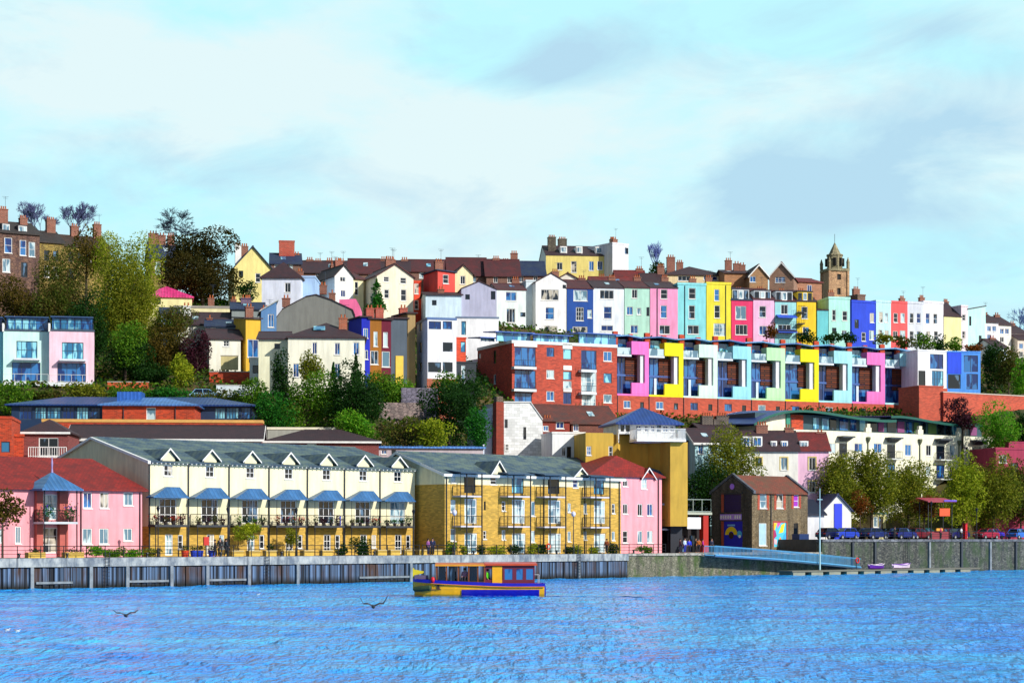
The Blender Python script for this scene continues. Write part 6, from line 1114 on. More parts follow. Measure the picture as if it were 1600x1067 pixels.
TR = [
 (142,246,358,520,284,'yellow','tall broad yellow olive tree beside the old terraces at left'),(152,240,396,560,276,'olive','olive tree just in front of the tallest yellow olive one'),
 (62,150,392,500,287,'scrub','brownish scrubby tree before the tan terraces'),(100,170,356,430,300,'brown','sparse brown tree in front of the orange chimney pots'),(-20,60,436,505,278,'brown','brown scrubby tree above the mint modern house'),(40,110,446,510,276,'scrub','mottled scrubby tree above the pink modern house'),
 (110,172,462,570,268,'dark','dark shaded tree between the pink modern house and the green trees'),(152,236,520,604,258,'dark','dark tree right of the pink modern house'),(166,226,506,572,256,'green','mid green rounded tree standing before the dark one'),
 (226,300,512,600,263,'brown','big brown thicket tree below the pale blue cottage'),(286,332,522,604,261,'plum','plum coloured tree left of the white cottages'),(262,300,556,612,253,'yellow','small yellow green tree with a pale stem'),(214,262,560,612,256,'dark','dark bush left of the small yellow green tree'),(236,300,470,530,270,'scrub','scrubby tree under the pale blue cottage wall'),
 (260,374,368,474,300,'umber','big round dark brown tree below the bare spreading one'),(370,402,441,472,296,'dark','dark bush between the brown tree and the broad white house'),
 (470,510,553,606,241,'olive','small olive tree in front of the large cream house'),(426,460,548,640,240,'dark','tall narrow dark tree at the left corner of the large cream house'),(436,524,586,676,236,'green','broad mid green tree below the large cream house'),(512,600,578,686,235,'dark','large dark tree right of the broad mid green one'),
 (398,462,612,676,234,'emerald','deep green tree between the blue metal roof and the cream house'),(560,640,582,634,249,'green','green bushes under the narrow coloured houses'),(526,590,640,688,230,'bright','bright green bush above the low pale blue roof, left'),(366,420,594,640,246,'green','green bush at the left foot of the large cream house'),
 (596,664,648,700,229,'scrub','scrubby bush below the stepped stone wall'),(642,706,656,700,228,'yellow','yellow green bush below the stepped stone wall, right'),(660,744,596,692,238,'dark','large dark tree right of the stepped stone wall'),(700,768,588,660,244,'dark','dark tree left of the red brick flats'),
 (680,724,582,626,252,'green','green tree top below the white cube house'),(724,764,640,706,232,'emerald','deep green bush left of the white stone gable'),(600,650,590,626,256,'bright','bright bush in front of the grey slate house'),
 (-20,46,600,650,243,'green','green bush below the mint modern house, far left'),(40,100,600,628,247,'scrub','scrubby hedge bush below the mint and pink modern houses'),(96,168,600,628,247,'olive','olive hedge bush below the pink modern house'),(164,232,602,632,246,'green','green bush below the orange garden wall'),(226,300,604,634,246,'emerald','deep green bush left above the blue metal roof'),(296,366,608,636,245,'scrub','scrubby bush above the right of the blue metal roof'),
 (1192,1214,506,528,326,'rust','rusty shrub in front of the lilac pink house'),(1246,1276,516,536,325,'dark','dark shrub below the golden yellow house'),(1282,1312,520,538,330,'dark','dark shrub below the mint green house, left'),(1308,1338,521,538,332,'dark','dark shrub below the mint green house, right'),(1364,1396,522,540,338,'olive','olive shrub below the icy cyan house'),(1396,1430,524,544,340,'scrub','scrubby shrub below the coral house'),
 (1426,1460,520,546,342,'green','green shrub below the grey white house'),(1456,1484,524,548,343,'dark','dark shrub below the four window white house'),(1480,1508,528,550,344,'green','green shrub below the cream sloping roof house'),(1504,1536,538,552,344,'rust','rusty shrub above the blue modern box house'),
 (1530,1580,536,610,332,'dark','dark tree right of the blue modern box house'),(1556,1596,548,612,326,'scrub','brownish tree between the dark tree and the right edge'),(1578,1612,560,616,322,'bright','bright green tree at the right edge above the brick wall'),
 (1528,1590,632,706,288,'bright','bright green tree below the right end of the brick wall'),(1476,1532,624,670,292,'plum','plum brown thicket under the brick wall'),(1580,1626,640,710,290,'dark','dark green tree at the right edge below the brick wall'),(1014,1044,410,436,382,'dark','dark bush at the foot of the thin poplar'),
 (640,690,430,470,0,'','')]
for t in TR:
    if t[5]: tree('tree' if t[3]-t[2] > 34 else 'bush', t[6], t[0], t[1], t[2], t[3], t[4], t[5], cat='tree' if t[3]-t[2] > 34 else 'bush', shape='round' if t[3]-t[2] > 34 else 'shrub', dens=.75 if t[5] in ('scrub', 'brown') and t[2] < 420 else (2.3 if t[5] == 'umber' else 1.15), lumps=14 if t[1]-t[0] > 60 else 9)
tree('conifer', 'small dark conifer in front of the large cream gable', 573, 604, 436, 488, 296, 'emerald', shape='cone'); tree('conifer', 'slim conifer among the trees below the large cream house', 506, 536, 562, 650, 238, 'emerald', shape='cone'); tree('conifer', 'dark conifer at the right corner of the large cream house', 540, 572, 556, 640, 240, 'dark', shape='cone')
QT = [(1280,1346,712,808,262,'olive','first quay tree right of the pale pink house'),(1322,1402,706,814,266,'olive','second and largest quay tree from the warehouse'),(1378,1460,728,818,270,'olive','third quay tree, lower and rusty at its right'),(1474,1534,718,818,276,'yellow','quay tree with yellowish crown right of the red awning'),(1516,1588,712,820,280,'olive','second to last quay tree at the right'),(1570,1620,730,818,284,'scrub','last quay tree cut by the right edge')]
for a, b_, c, d, Y, k, l in QT: tree('street_tree', l, a, b_, c, d, Y, k, cat='tree', group='trees along the right quay', dens=1.7, lumps=24, zb=ZB_, leaf=.21)
for a, b_, c, d, Y, l in [(1326,1362,768,806,258,'rusty brown bush under the first quay tree'),(1422,1466,770,806,266,'rusty brown bush between the quay trees')]: tree('bush', l, a, b_, c, d, Y, 'rust', cat='bush', zb=ZB_, dens=.8)
tree('tree', 'dense dark green tree left of the stone warehouse', 1064, 1150, 728, 812, 252, 'dark', zb=3, lumps=14, depth=2.6); tree('tree', 'olive topped tall tree behind the stone warehouse', 1096, 1188, 676, 806, 255, 'olive', zb=3, lumps=18, dens=1.1, depth=3.2)
tree('tree', 'dark brown leaved tree in front of the pink house at the left edge', -26, 34, 768, 822, 172, 'brown', zb=ZA)
def qplant(px, b, w, z0, z1, kind, label, name='shrub', dens=1, dep=None, leaf=.1):
    x = QF.lx(px, b); wx, wy = QF.w(x, b); r = empty(name, (wx, wy, ZA), TH); tag(r, label, name.replace('_', ' ')); rg = np.random.default_rng(int(px*3)); A = w*(z1-z0)*2+w*1.2; n = int(A/(leaf*leaf)*1.7*dens); dd = dep or min(w*.5, .6)
    P = crown_points(w/2, dd, (z1-z0)/2, n, rg, 14); P *= np.array([w/2, dd, (z1-z0)/2])/np.percentile(np.abs(P), 96, axis=0); P += np.array([0, 0, (z0+z1)/2]); P[:, 2] = np.maximum(P[:, 2], .03); quadmesh('foliage', leafquads(P, leaf*.85, rg), LEAF[kind], r)
    m = MB(); m.tube((0, 0, 0), (0, 0, (z0+z1)/2), .05, .03, n=5)
    for i in range(5): m.tube((0, 0, .1+z0*.6), (rg.uniform(-.35, .35)*w, rg.uniform(-.3, .3), (z0+z1)/2), .03, .01, n=4)
    m.build('stem', BARK, r); return r
for px, b, w, z0, z1, k, l in [(150,4.5,2.0,0,.95,'bright','bright green hedge clump left below the pink house windows'),(178,4.5,2.2,0,.9,'green','green hedge clump below the middle pink house windows'),(206,4.5,2.0,0,.85,'bright','bright hedge clump below the last pink house window'),(236,5,1.6,0,.8,'olive','olive hedge clump at the cream terrace corner'),
   (388,5.6,2.9,1.5,3.1,'yellow','bushy yellow green small tree before the third cream house'),(563,4,2.2,0,2.0,'dark','big dark round shrub before the sixth cream house'),(534,4.5,1.3,0,1.1,'dark','low dark shrub left of the big round one'),(455,6,1.4,.8,2.6,'olive','climbing olive shrub on the fourth cream house wall'),(422,5,.9,0,1.2,'dark','small dark shrub between third and fourth cream house'),
   (706,2.2,1.4,0,1.3,'green','round green shrub at the left corner of the yellow flats'),(724,2,1.0,0,.9,'yellow','small yellow shrub below the first balcony stack'),(751,1.9,.9,0,1.0,'dark','small dark shrub right of the first balcony stack'),(802,1.8,1.8,0,1.0,'dark','dark hedge below the second balcony stack'),(845,1.9,2.2,0,1.0,'dark','dark hedge with an orange life ring in front'),
   (833,1.9,1.2,0,1.1,'yellow','yellow shrub left of the life ring'),(890,1.8,1.2,0,.8,'dark','low dark hedge between third and fourth balcony stacks'),(902,1.8,1.2,0,1.0,'yellow','yellow hedge by the second globe lamp'),(957,1.8,1.5,0,1.1,'dark','dark shrub at the right corner of the yellow flats'),(1008,2.2,2.0,0,.8,'green','low green hedge under the right pink house'),(776,1.9,2.2,0,.95,'yellow','yellow green hedge between first and second balcony stacks'),(930,1.8,1.4,0,.9,'yellow','yellow hedge under the last balcony stack')]:
    qplant(px, b, w, z0, z1, k, l)
# undergrowth over the whole slope, kept clear of the buildings
def undergrowth():
    rg = np.random.default_rng(3); P = []
    while len(P) < 50000:
        px = rg.uniform(-120, 1720); Y = rg.uniform(205, 352); X = XP(px, Y)
        qy = (X-QF.ox)*-QF.s+(Y-QF.oy)*QF.c
        if qy < 27: continue
        ok = True
        for f_, W, D in FOOT:
            dx, dy = X-f_.ox, Y-f_.oy; lx = dx*f_.c+dy*f_.s; ly = -dx*f_.s+dy*f_.c
            if -.5 < lx < W+.5 and -.5 < ly < D+.5: ok = False; break
        if ok:
            h = .9*(.5+.5*math.sin(X*.4+2)*math.cos(Y*.33)); g = zground(X, Y)
            P.append((X, Y, g+rg.uniform(.05, .35+h)))
    P = np.array(P); rg2 = np.random.default_rng(5); V = leafquads(P, .3, rg2); k = len(P)//3
    for i, kd in enumerate(('scrub', 'green', 'dark')):
        o = quadmesh('undergrowth', V[i*k*4:(i+1)*k*4], LEAF[kd]); tag(o, ['brownish scrub and grass covering the hillside', 'mid green ground cover between the hillside houses', 'dark ivy and brambles on the hillside'][i], 'undergrowth', kind='stuff')
undergrowth()

# ------------------------------------------------------------------ street furniture on the quay
def qempty(name, px, b, z, label, cat, group=None, rot=0): r = empty(name, (*QF.w(QF.lx(px, b), b), z), TH+rot); tag(r, label, cat, group); return r
def lamp_post(px, b, label, globe, h=4.6, z=ZA):
    r = qempty('street_lamp', px, b, z, label, 'street lamp', 'quayside street lamps'); m = MB(); m.lathe([(.13, 0), (.11, .8), (.06, .9), (.045, h-.5), (.07, h-.45)], n=8); m.build('post', BLACK if not globe else DGREY, r)
    if globe: MB().lathe([(.05, h-.45), (.2, h-.35), (.26, h-.12), (.2, h+.1), (.03, h+.18)], n=10).build('lamp_globe', paint('#d8d8f0', .3), r, True)
    else: MB().lathe([(.06, h-.45), (.17, h-.05), (.2, h), (.03, h+.2)], n=6).build('lantern', BLACK, r)
for px, gl, l in [(247,0,'black lamp post at the left end of the cream terrace'),(463,0,'black lamp post before the fourth and fifth cream houses'),(646,0,'black lamp post at the right end of the cream terrace'),(710,1,'globe lamp at the left end of the yellow flats'),(896,1,'globe lamp towards the right of the yellow flats'),(356,0,'black lamp post between second and third cream houses')]: lamp_post(px, 1.6, l, gl)
lamp_post(1455, 2.5, 'dark lamp post on the high quay left of the red awning', 0, 5, ZB_); lamp_post(1526, 2.0, 'dark lamp post on the high quay beside the red post', 0, 4.2, ZB_)
r = qempty('flag_mast', 1281, -2.6, 0, 'tall thin pale mast rising beside the blue gangway', 'mast'); MB().lathe([(.12, -.5), (.09, 4), (.05, 10.6)], n=8).build('pole', paint('#a8d0d8', .4), r); MB().box(-.5, .5, -.02, .02, 9.2, 9.27).build('crossbar', paint('#a8d0d8', .4), r)
YB2 = brick('#c8a848', '#a8884c')
for px, w, l in [(58, 1.7, 'yellow brick planter left of the pink house doorway'), (117, 1.9, 'yellow brick planter right of the pink house doorway')]:
    r = qempty('planter', px, 1.9, ZA, l, 'planter', 'yellow planters at the pink house'); MB().box(-w/2, w/2, 0, .7, 0, .5).build('box', YB2, r); rg = np.random.default_rng(px); P = rg.normal(size=(120, 3))*(w*.22, .16, .1)+(0, .35, .62); quadmesh('foliage', leafquads(P, .09, rg), LEAF['dark'], r)
for i, px in enumerate((372, 398, 424, 452, 482, 512, 598, 618, 640, 662, 684)):
    r = qempty('planter', px, 2.6, ZA, 'low tan brick wall block %s on the quay' % ['under the yellow green bush, left', 'under the yellow green bush, right', 'before the third house edge', 'before the fourth house', 'between fourth and fifth house', 'before the fifth house', 'right of the big dark shrub', 'before the seventh house, left', 'before the seventh house, right', 'left of the standing couple', 'right of the standing couple'][i], 'planter', 'low tan wall blocks along the quay'); w = 1.25
    MB().box(-w/2, w/2, 0, .6, 0, .5).build('box', YB2, r); MB().box(-w/2-.05, w/2+.05, -.05, .65, .5, .57).build('coping', paint('#c8b88c', .8), r)
for px, c, l in [(303,'#1c3cb4','blue tub left of the pair near the second cream house'),(312,'#1c3cb4','blue tub right of the pair near the second cream house'),(331,'#2448c8','single blue tub right of the red post'),(289,'#c83c1c','orange red tub beside the blue tubs')]:
    r = qempty('flower_tub', px, 2.2, ZA, l, 'flower tub', 'coloured tubs on the quay'); MB().lathe([(.28, 0), (.36, .55), (.38, .6)], n=10).build('tub', paint(c, .5), r); rg = np.random.default_rng(px); P = rg.normal(size=(90, 3))*(.2, .2, .13)+(0, 0, .8); quadmesh('foliage', leafquads(P, .08, rg), LEAF['dark'], r)
r = qempty('life_ring_post', 322, 1.3, ZA, 'red life ring housing on a post before the second cream house', 'life ring post'); MB().box(-.05, .05, -.05, .05, 0, 1.2).build('post', DGREY, r); MB().box(-.28, .28, -.09, .09, 1.1, 1.9).build('housing', paint('#c42818', .5), r)
def ring(root, cx, cz, R_, r_, y, c):
    m = MB(); n = 14; k = 6; vs = []; fs = []
    for i in range(n):
        for j in range(k):
            a, b_ = 2*math.pi*i/n, 2*math.pi*j/k; q = R_+r_*math.cos(b_); vs.append((cx+q*math.cos(a), y+r_*math.sin(b_), cz+q*math.sin(a)))
    for i in range(n):
        for j in range(k): fs.append((i*k+j, ((i+1) % n)*k+j, ((i+1) % n)*k+(j+1) % k, i*k+(j+1) % k))
    return m.add(vs, fs).build('ring', paint(c, .5), root)
r = qempty('life_ring_stand', 856, 1.2, ZA, 'orange life ring on a short stand below the yellow flats', 'life ring'); MB().box(-.04, .04, 0, .08, 0, 1.15).build('post', BLACK, r); ring(r, 0, .85, .3, .07, -.08, '#e84c10')
r = qempty('life_ring_stand', 1339, -2.45, .9, 'red life ring on a post near the lower end of the gangway', 'life ring'); MB().box(-.04, .04, 0, .08, -.4, 1.0).build('post', GREYM, r); ring(r, 0, .75, .3, .08, -.08, '#d02020')
# blue and white boathouse, navy canopy and stalls behind the high quay
r, fr, W, H = H_('boathouse', 'white boathouse with a bright blue central strip under the first quay tree', 1287, 1330, 256, 14, 797, 5, stucco('#f0ece0'), ('gf', 2.0, paint('#24305c', .6)), zb=ZB_, oh=.25); MB().box(W*.38, W*.66, -.1, -.003, 0, H+.9).build('blue_strip', paint('#1838e0', .5), r)
r, fr, W, H = H_('boat_store', 'low white wall block under a navy roof right of the warehouse', 1262, 1288, 252, 14, 804, 4, stucco('#e8e8ec'), ('mono', 1.8, paint('#141c34', .6)), zb=ZA+1, oh=.3)
r, fr, W, H = H_('kiosk', 'small cream kiosk under the second quay tree', 1362, 1384, 266, 20, 803, 3, stucco('#c8c088'), ('flat', .2, paint('#3c6c64', .6)), zb=ZB_, win=[(1366,1371,808,822,'p'),(1374,1379,808,834,'k')])
f_ = Fr(1450, 262, 20, ZB_); r = f_.root('market_stall'); tag(r, 'stall with a red and purple awning and an orange sign on the high quay', 'stall'); a = f_.lx(1489); z = f_.lz(1450, 783)
[MB().tube((x, y, 0), (x, y, z), .05, n=5).build('frame_post', DGREY, r) for x in (.1, a-.1) for y in (.1, 2.3)]; MB().slab([(-.3, -.5, z), (a+.2, -.5, z), (a+.2, 2.6, z+.55), (-.3, 2.6, z+.55)], .12).build('awning', paint('#a83848', .6), r); MB().box(a*.55, a+.2, -.62, -.5, z-.02, z+.2).build('valance', paint('#6848c0', .6), r)
MB().box(f_.lx(1467), f_.lx(1483), -.2, -.1, f_.lz(1470, 806), f_.lz(1470, 794)).build('sign', paint('#f05010', .5), r); MB().box(.2, a-.2, .4, 2.1, 0, 1.1).build('counter', paint('#8c2434', .6), r); MB().box(f_.lx(1464), f_.lx(1474), .1, .35, 1.15, 1.5).build('tray', paint('#f0a020', .6), r)
r = qempty('red_post', 1508, 2.5, ZB_, 'slim bright red post standing on the high quay', 'post'); MB().box(-.22, .22, -.22, .22, 0, 2.1).build('post_body', paint('#d41420', .5), r); MB().box(-.26, .26, -.26, .26, 2.1, 2.25).build('cap', paint('#8c1018', .5), r)

# ------------------------------------------------------------------ parked cars
def car():
    r = empty('parked_car', (0, 0, 0)); m = MB(); prof = [(-2.1, .35), (-2.1, .75), (-1.95, .92), (-1.1, .98), (1.5, .98), (2.05, .86), (2.12, .5), (2.1, .3), (1.75, .28), (1.65, .5), (1.35, .62), (1.05, .5), (.95, .28), (-.95, .28), (-1.05, .5), (-1.35, .62), (-1.65, .5), (-1.75, .28)]
    m.ext([(x, -.84, z) for x, z in prof], (0, 1.68, 0)); b0 = [(-1.75, .98), (1.05, .98)]; t0 = [(-1.35, 1.46), (.35, 1.46)]
    m.add([(t0[0][0], -.62, 1.46), (t0[1][0], -.62, 1.46), (t0[1][0], .62, 1.46), (t0[0][0], .62, 1.46), (t0[0][0]+.05, -.56, 1.5), (t0[1][0]-.1, -.56, 1.5), (t0[1][0]-.1, .56, 1.5), (t0[0][0]+.05, .56, 1.5)], [(0,1,5,4),(1,2,6,5),(2,3,7,6),(3,0,4,7),(4,5,6,7)])
    for x, tx in ((-1.75, -1.35), (-.4, -.45), (1.05, .35)):
        for s in (-1, 1): m.tube((x, s*.78, .98), (tx, s*.62, 1.46), .045, n=4)
    body = m.build('body', paint('#14204c', .25), r); g = MB(); g.add([(-1.74, -.77, .975), (1.04, -.77, .975), (1.04, .77, .975), (-1.74, .77, .975), (-1.34, -.61, 1.455), (.34, -.61, 1.455), (.34, .61, 1.455), (-1.34, .61, 1.455)], [(0,1,5,4),(1,2,6,5),(2,3,7,6),(3,0,4,7)]); g.build('windows', G_DARK, r)
    for x in (-1.35, 1.35):
        for s in (-1, 1): w = MB().tube((x, s*.68, .31), (x, s*.86, .31), .31, n=14).build('wheel', paint('#101012', .8), r); MB().tube((x, s*.86, .31), (x, s*.875, .31), .17, n=10).build('hubcap', paint('#a0a4a8', .4), w)
    for s in (-1, 1): MB().box(2.04, 2.13, s*.62-.16, s*.62+.16, .62, .78).build('headlight', paint('#e8ecf0', .2), r); MB().box(-2.13, -2.04, s*.62-.14, s*.62+.14, .66, .84).build('tail_light', paint('#b01018', .3), r)
    return r
def copy_tree(o, parent=None):
    c = o.copy(); COL.objects.link(c); c.parent = parent
    for ch in o.children: copy_tree(ch, c)
    return c
c0 = car(); first = True
for px, b, c, rot, l in [(1297,4,'#0c1440','','dark navy car leftmost on the high quay'),(1319,3.2,'#2040c0','','mid blue car in front of the boathouse'),(1342,5,'#101828','','black car right of the boathouse'),(1366,3.6,'#1c2c6c','','indigo car before the cream kiosk'),(1388,5,'#0c0c14','','black car under the second quay tree'),(1410,3.4,'#182470','','dark blue car with bright lamps under the third quay tree'),
    (1434,4,'#6c1020','','dark red car left of the stall'),(1446,7,'#2c8c94','','teal car behind the dark red one'),(1478,5.4,'#701430','','wine red car beside the stall'),(1494,4,'#1c1c5c','','dark violet blue car left of the red post'),(1541,3.4,'#a01438','','bright crimson car right of the red post'),(1550,7,'#3c30c8','','violet blue car behind the crimson one'),(1592,4,'#3070d0','','light blue car at the right edge')]:
    o = c0 if first else copy_tree(c0); first = False; o.location = (*QF.w(QF.lx(px, b), b), ZB_+.01); o.rotation_euler = (0, 0, R(TH+random.choice([0, 180, 3])))
    for ch in o.children:
        if ch.name.startswith('body'): ch.data = ch.data.copy(); ch.data.materials[0] = paint(c, .25)
    tag(o, l, 'car', 'cars parked on the high quay')
f_ = Fr(318, 246, 5, 0); o = copy_tree(c0); o.location = (XP(322, 247), 247, zground(XP(322, 247), 247)+.9); o.rotation_euler = (0, 0, R(8)); tag(o, 'pale blue car parked above the blue metal roof', 'car'); del o['group']
for ch in o.children:
    if ch.name.startswith('body'): ch.data = ch.data.copy(); ch.data.materials[0] = paint('#8cb8d8', .25)

# ------------------------------------------------------------------ people
SKIN = paint('#c08c74', .6)
def skinmesh(name, V, E, rad, mat, parent, root_i=0, sub=1):
    me = bpy.data.meshes.new(name); me.from_pydata(V, E, []); me.materials.append(mat); o = bpy.data.objects.new(name, me); COL.objects.link(o); o.parent = parent
    o.modifiers.new('skin', 'SKIN'); 
    if sub: s = o.modifiers.new('smooth', 'SUBSURF'); s.levels = sub; s.render_levels = sub
    if not me.skin_vertices: me.attributes.new
    for i, v in enumerate(me.skin_vertices[0].data): v.radius = (rad[i], rad[i]*.9); v.use_root = (i == root_i)
    return o
def person(loc, rot, top, legs, hair, label, pose='stand', h=1.7, group=None, skirt=False):
    r = empty('person', loc, rot); tag(r, label, 'person', group); s = h/1.7; sit = pose == 'sit'; z0 = -.42 if sit else 0
    st = .12 if pose == 'walk' else 0
    J = {'pel': (0, 0, .92), 'ch': (0, 0, 1.25), 'nk': (0, -.01, 1.44), 'hd': (0, -.03, 1.56), 'tp': (0, -.02, 1.66), 'sl': (-.19, 0, 1.38), 'sr': (.19, 0, 1.38), 'el': (-.25, .02, 1.12), 'er': (.25, .02, 1.12), 'wl': (-.22, -.12-st, .9), 'wr': (.22, -.1+st, .9), 'hl': (-.22, -.15-st, .82), 'hr': (.22, -.13+st, .82),
         'pl': (-.1, 0, .88), 'pr': (.1, 0, .88), 'kl': (-.11, -.03+st, .48), 'kr': (.11, -.03-st, .48), 'al': (-.11, .02+st*1.6, .08), 'ar': (.11, .02-st*1.6, .08), 'tl': (-.12, -.13+st*1.6, .04), 'tr': (.12, -.13-st*1.6, .04)}
    if sit: J.update({'kl': (-.12, -.45, .9), 'kr': (.12, -.45, .9), 'al': (-.12, -.45, .48), 'ar': (.12, -.45, .48), 'tl': (-.12, -.58, .45), 'tr': (.12, -.58, .45), 'wl': (-.16, -.28, 1.0), 'wr': (.16, -.28, 1.0), 'hl': (-.13, -.38, .98), 'hr': (.13, -.38, .98)})
    def mk(name, keys, edges, rad, mat, k=1.0):
        V = [tuple(c*s+(z0*s if i == 2 else 0) for i, c in enumerate(J[a])) for a in keys]; ix = {a: i for i, a in enumerate(keys)}; return skinmesh(name, V, [(ix[a], ix[b_]) for a, b_ in edges], [x*s*k for x in rad], mat, r)
    mk('body', ['pel','ch','nk','hd','tp','sl','sr','el','er','wl','wr','hl','hr','pl','pr','kl','kr','al','ar','tl','tr'], [('pel','ch'),('ch','nk'),('nk','hd'),('hd','tp'),('ch','sl'),('ch','sr'),('sl','el'),('sr','er'),('el','wl'),('er','wr'),('wl','hl'),('wr','hr'),('pel','pl'),('pel','pr'),('pl','kl'),('pr','kr'),('kl','al'),('kr','ar'),('al','tl'),('ar','tr')],
       [.12,.14,.055,.095,.07,.06,.06,.042,.042,.03,.03,.04,.04,.09,.09,.055,.055,.04,.04,.035,.035], SKIN)
    mk('jacket', ['pel','ch','sl','sr','el','er','wl','wr'], [('pel','ch'),('ch','sl'),('ch','sr'),('sl','el'),('sr','er'),('el','wl'),('er','wr')], [.165,.175,.085,.085,.065,.065,.05,.05], paint(top, .8))
    mk('trousers', ['pel','pl','pr','kl','kr','al','ar'], [('pel','pl'),('pel','pr'),('pl','kl'),('pr','kr'),('kl','al'),('kr','ar')], [.15,.115,.115,.08,.08,.06,.06], paint(legs, .8))
    hm = MB(); hm.lathe([(.02, .125), (.085, .1), (.108, .04), (.105, -.02), (.09, -.06)], (0, .012*s, (1.6*s+z0*s)), 10); hm.build('hair', paint(hair, .9), r, True)
    return r
def qperson(px, b, z, rot, *a, **k): return person((*QF.w(QF.lx(px, b), b), z), TH+rot, *a, **k)
for px, b, rot, t, l, hr, lab, ps in [(669,1.1,20,'#8c4c8c','#1c2444','#2a1c14','person in mauve jacket, left of the standing couple','stand'),(676,1.2,-40,'#14244c','#141c34','#1c1410','person in navy coat, right of the standing couple','stand'),(336,1.5,60,'#3c2418','#181414','#201814','person in brown coat near the second cream house','walk'),(344,1.7,-20,'#101018','#241c1c','#40302a','person in black coat near the second cream house','walk'),
    (353,1.6,80,'#24303c','#14141c','#181210','person in slate coat walking right of the black coated one','walk'),(948,1.2,-70,'#a04c1c','#1c1c24','#201610','person in rusty jacket near the right end of the yellow flats','walk'),
    (1070,1.6,10,'#c8dcf0','#2034a0','#2c1c14','person in pale blue top outside the cafe','stand'),(1077,1.8,-30,'#1c38d8','#141c3c','#181010','person in bright blue jacket outside the cafe','stand'),(1087,2.2,30,'#1c1814','#20181c','#1c1410','person in black outside the cafe under the white sign','stand'),
    (1092,1.5,-60,'#c86c1c','#1c1c2c','#241810','person in orange top outside the cafe','walk'),(1098,1.7,50,'#c02c98','#5c1c3c','#1c1010','person in magenta top beside the red pillar','stand'),(1112,1.6,-10,'#101c3c','#10182c','#181410','person in dark navy at the warehouse corner','stand'),(1063,1.9,60,'#401828','#101430','#181410','person in maroon left of the cafe','walk')]:
    qperson(px, b, ZA, rot, t, l, hr, lab, pose=ps, h=random.uniform(1.62, 1.8))
for px, lab, c in [(1398,'person in dark jacket standing between the parked cars','#14181c'),(1470,'person in pink top beside the stall','#c83c64'),(1502,'person in white top beside the red post','#e4e4e8')]: qperson(px, 1.7, ZB_, 15, c, '#1c1c24', '#201814', lab, h=1.7)

# ------------------------------------------------------------------ yellow ferry boat
YB = 148.0; bt = empty('ferry_boat', (XP(645, YB), YB, .08), 2); tag(bt, 'yellow and blue passenger ferry with orange and red roof heading left', 'boat'); LB = 10.1
def hw(x): return 1.32*(max(0, 1-(1-min(x, 3.6)/3.6)**2.2))**.62*(1-.12*max(0, (x-7)/3.1)**2)+.02
def zg(x): return 1.26-.36*min(x/7, 1)**.8
PRO = [(0, -.45), (.62, -.32), (.86, .1), (.96, .5), (1.0, 1.0)]
def hullpt(x, k, side, off=0, zt=None):
    f, t = PRO[k]; z = t if k < 4 else 1; zz = z if k < 3 else (.1+(zg(x)-.1)*((.5-.1)/(1.0-.1) if k == 3 else 1)); xr = x+(.35*(1-(zz+.45)/1.7) if x < .01 else 0); return (xr, side*(hw(x)*f+off), zz)
xs = [0, .12, .35, .8, 1.4, 2.2, 3.2, 4.5, 6, 7.5, 8.8, LB]; v = []; f = []
for x in xs: v += [hullpt(x, k, -1) for k in range(4, 0, -1)]+[hullpt(x, 0, 0)]+[hullpt(x, k, 1) for k in range(1, 5)]
n = 9
for i in range(len(xs)-1):
    for k in range(n-1): f.append((i*n+k, (i+1)*n+k, (i+1)*n+k+1, i*n+k+1))
f += [tuple(range(n))[::-1], tuple((len(xs)-1)*n+k for k in range(n))]; YEL = paint('#f4b408', .35); BLU = paint('#1410a8', .35); MB().add(v, f).build('hull', YEL, bt)
m = MB()
for s in (-1, 1):
    for a_, b__ in zip(xs[:-1], xs[1:]):
        pa, pb = hullpt(a_, 4, s, .03), hullpt(b__, 4, s, .03); m.ext([(pa[0], pa[1], pa[2]-.2), (pb[0], pb[1], pb[2]-.2), (pb[0], pb[1], pb[2]+.05), (pa[0], pa[1], pa[2]+.05)], (0, s*.05, 0))
m.box(LB, LB+.05, -1.2, 1.2, .66, .95); m.build('gunwale', BLU, bt)
xl = [3.75, 4.5, 6, 7.5, 8.8, 9.7]
for s in (-1, 1):
    m = MB()
    for a_, b__ in zip(xl[:-1], xl[1:]):
        P_ = [(a_, s*(hw(a_)*.865+.03), .12), (b__, s*(hw(b__)*.865+.03), .12), (b__, s*(hw(b__)*.95+.03), .46), (a_, s*(hw(a_)*.95+.03), .46)]; m.ext(P_, (0, s*.03, 0)); P_ = [(a_, s*(hw(a_)*.7+.03), -.25), (b__, s*(hw(b__)*.7+.03), -.25), (b__, s*(hw(b__)*.865+.03), .119), (a_, s*(hw(a_)*.865+.03), .119)]; m.ext(P_, (0, s*.03, 0))
    m.build('lower_hull_band', BLU, bt)
m = MB()
for s in (-1, 1):
    for a_, b__ in zip(xs[4:-1], xs[5:]): m.tube(hullpt(a_, 4, s, .09)[:2]+(zg(a_)-.24,), hullpt(b__, 4, s, .09)[:2]+(zg(b__)-.24,), .035, n=5, cap=False)
m.build('rubbing_strake', paint('#e88c08', .4), bt); m = MB(); m.lathe([(.02, -.8), (.2, -.65), (.24, 0), (.2, .65), (.02, .8)], n=10); fd = m.build('bow_fender', paint('#2c4424', .8), bt); fd.rotation_euler = (0, R(84), R(-22)); fd.location = (.75, -1.0, .55)
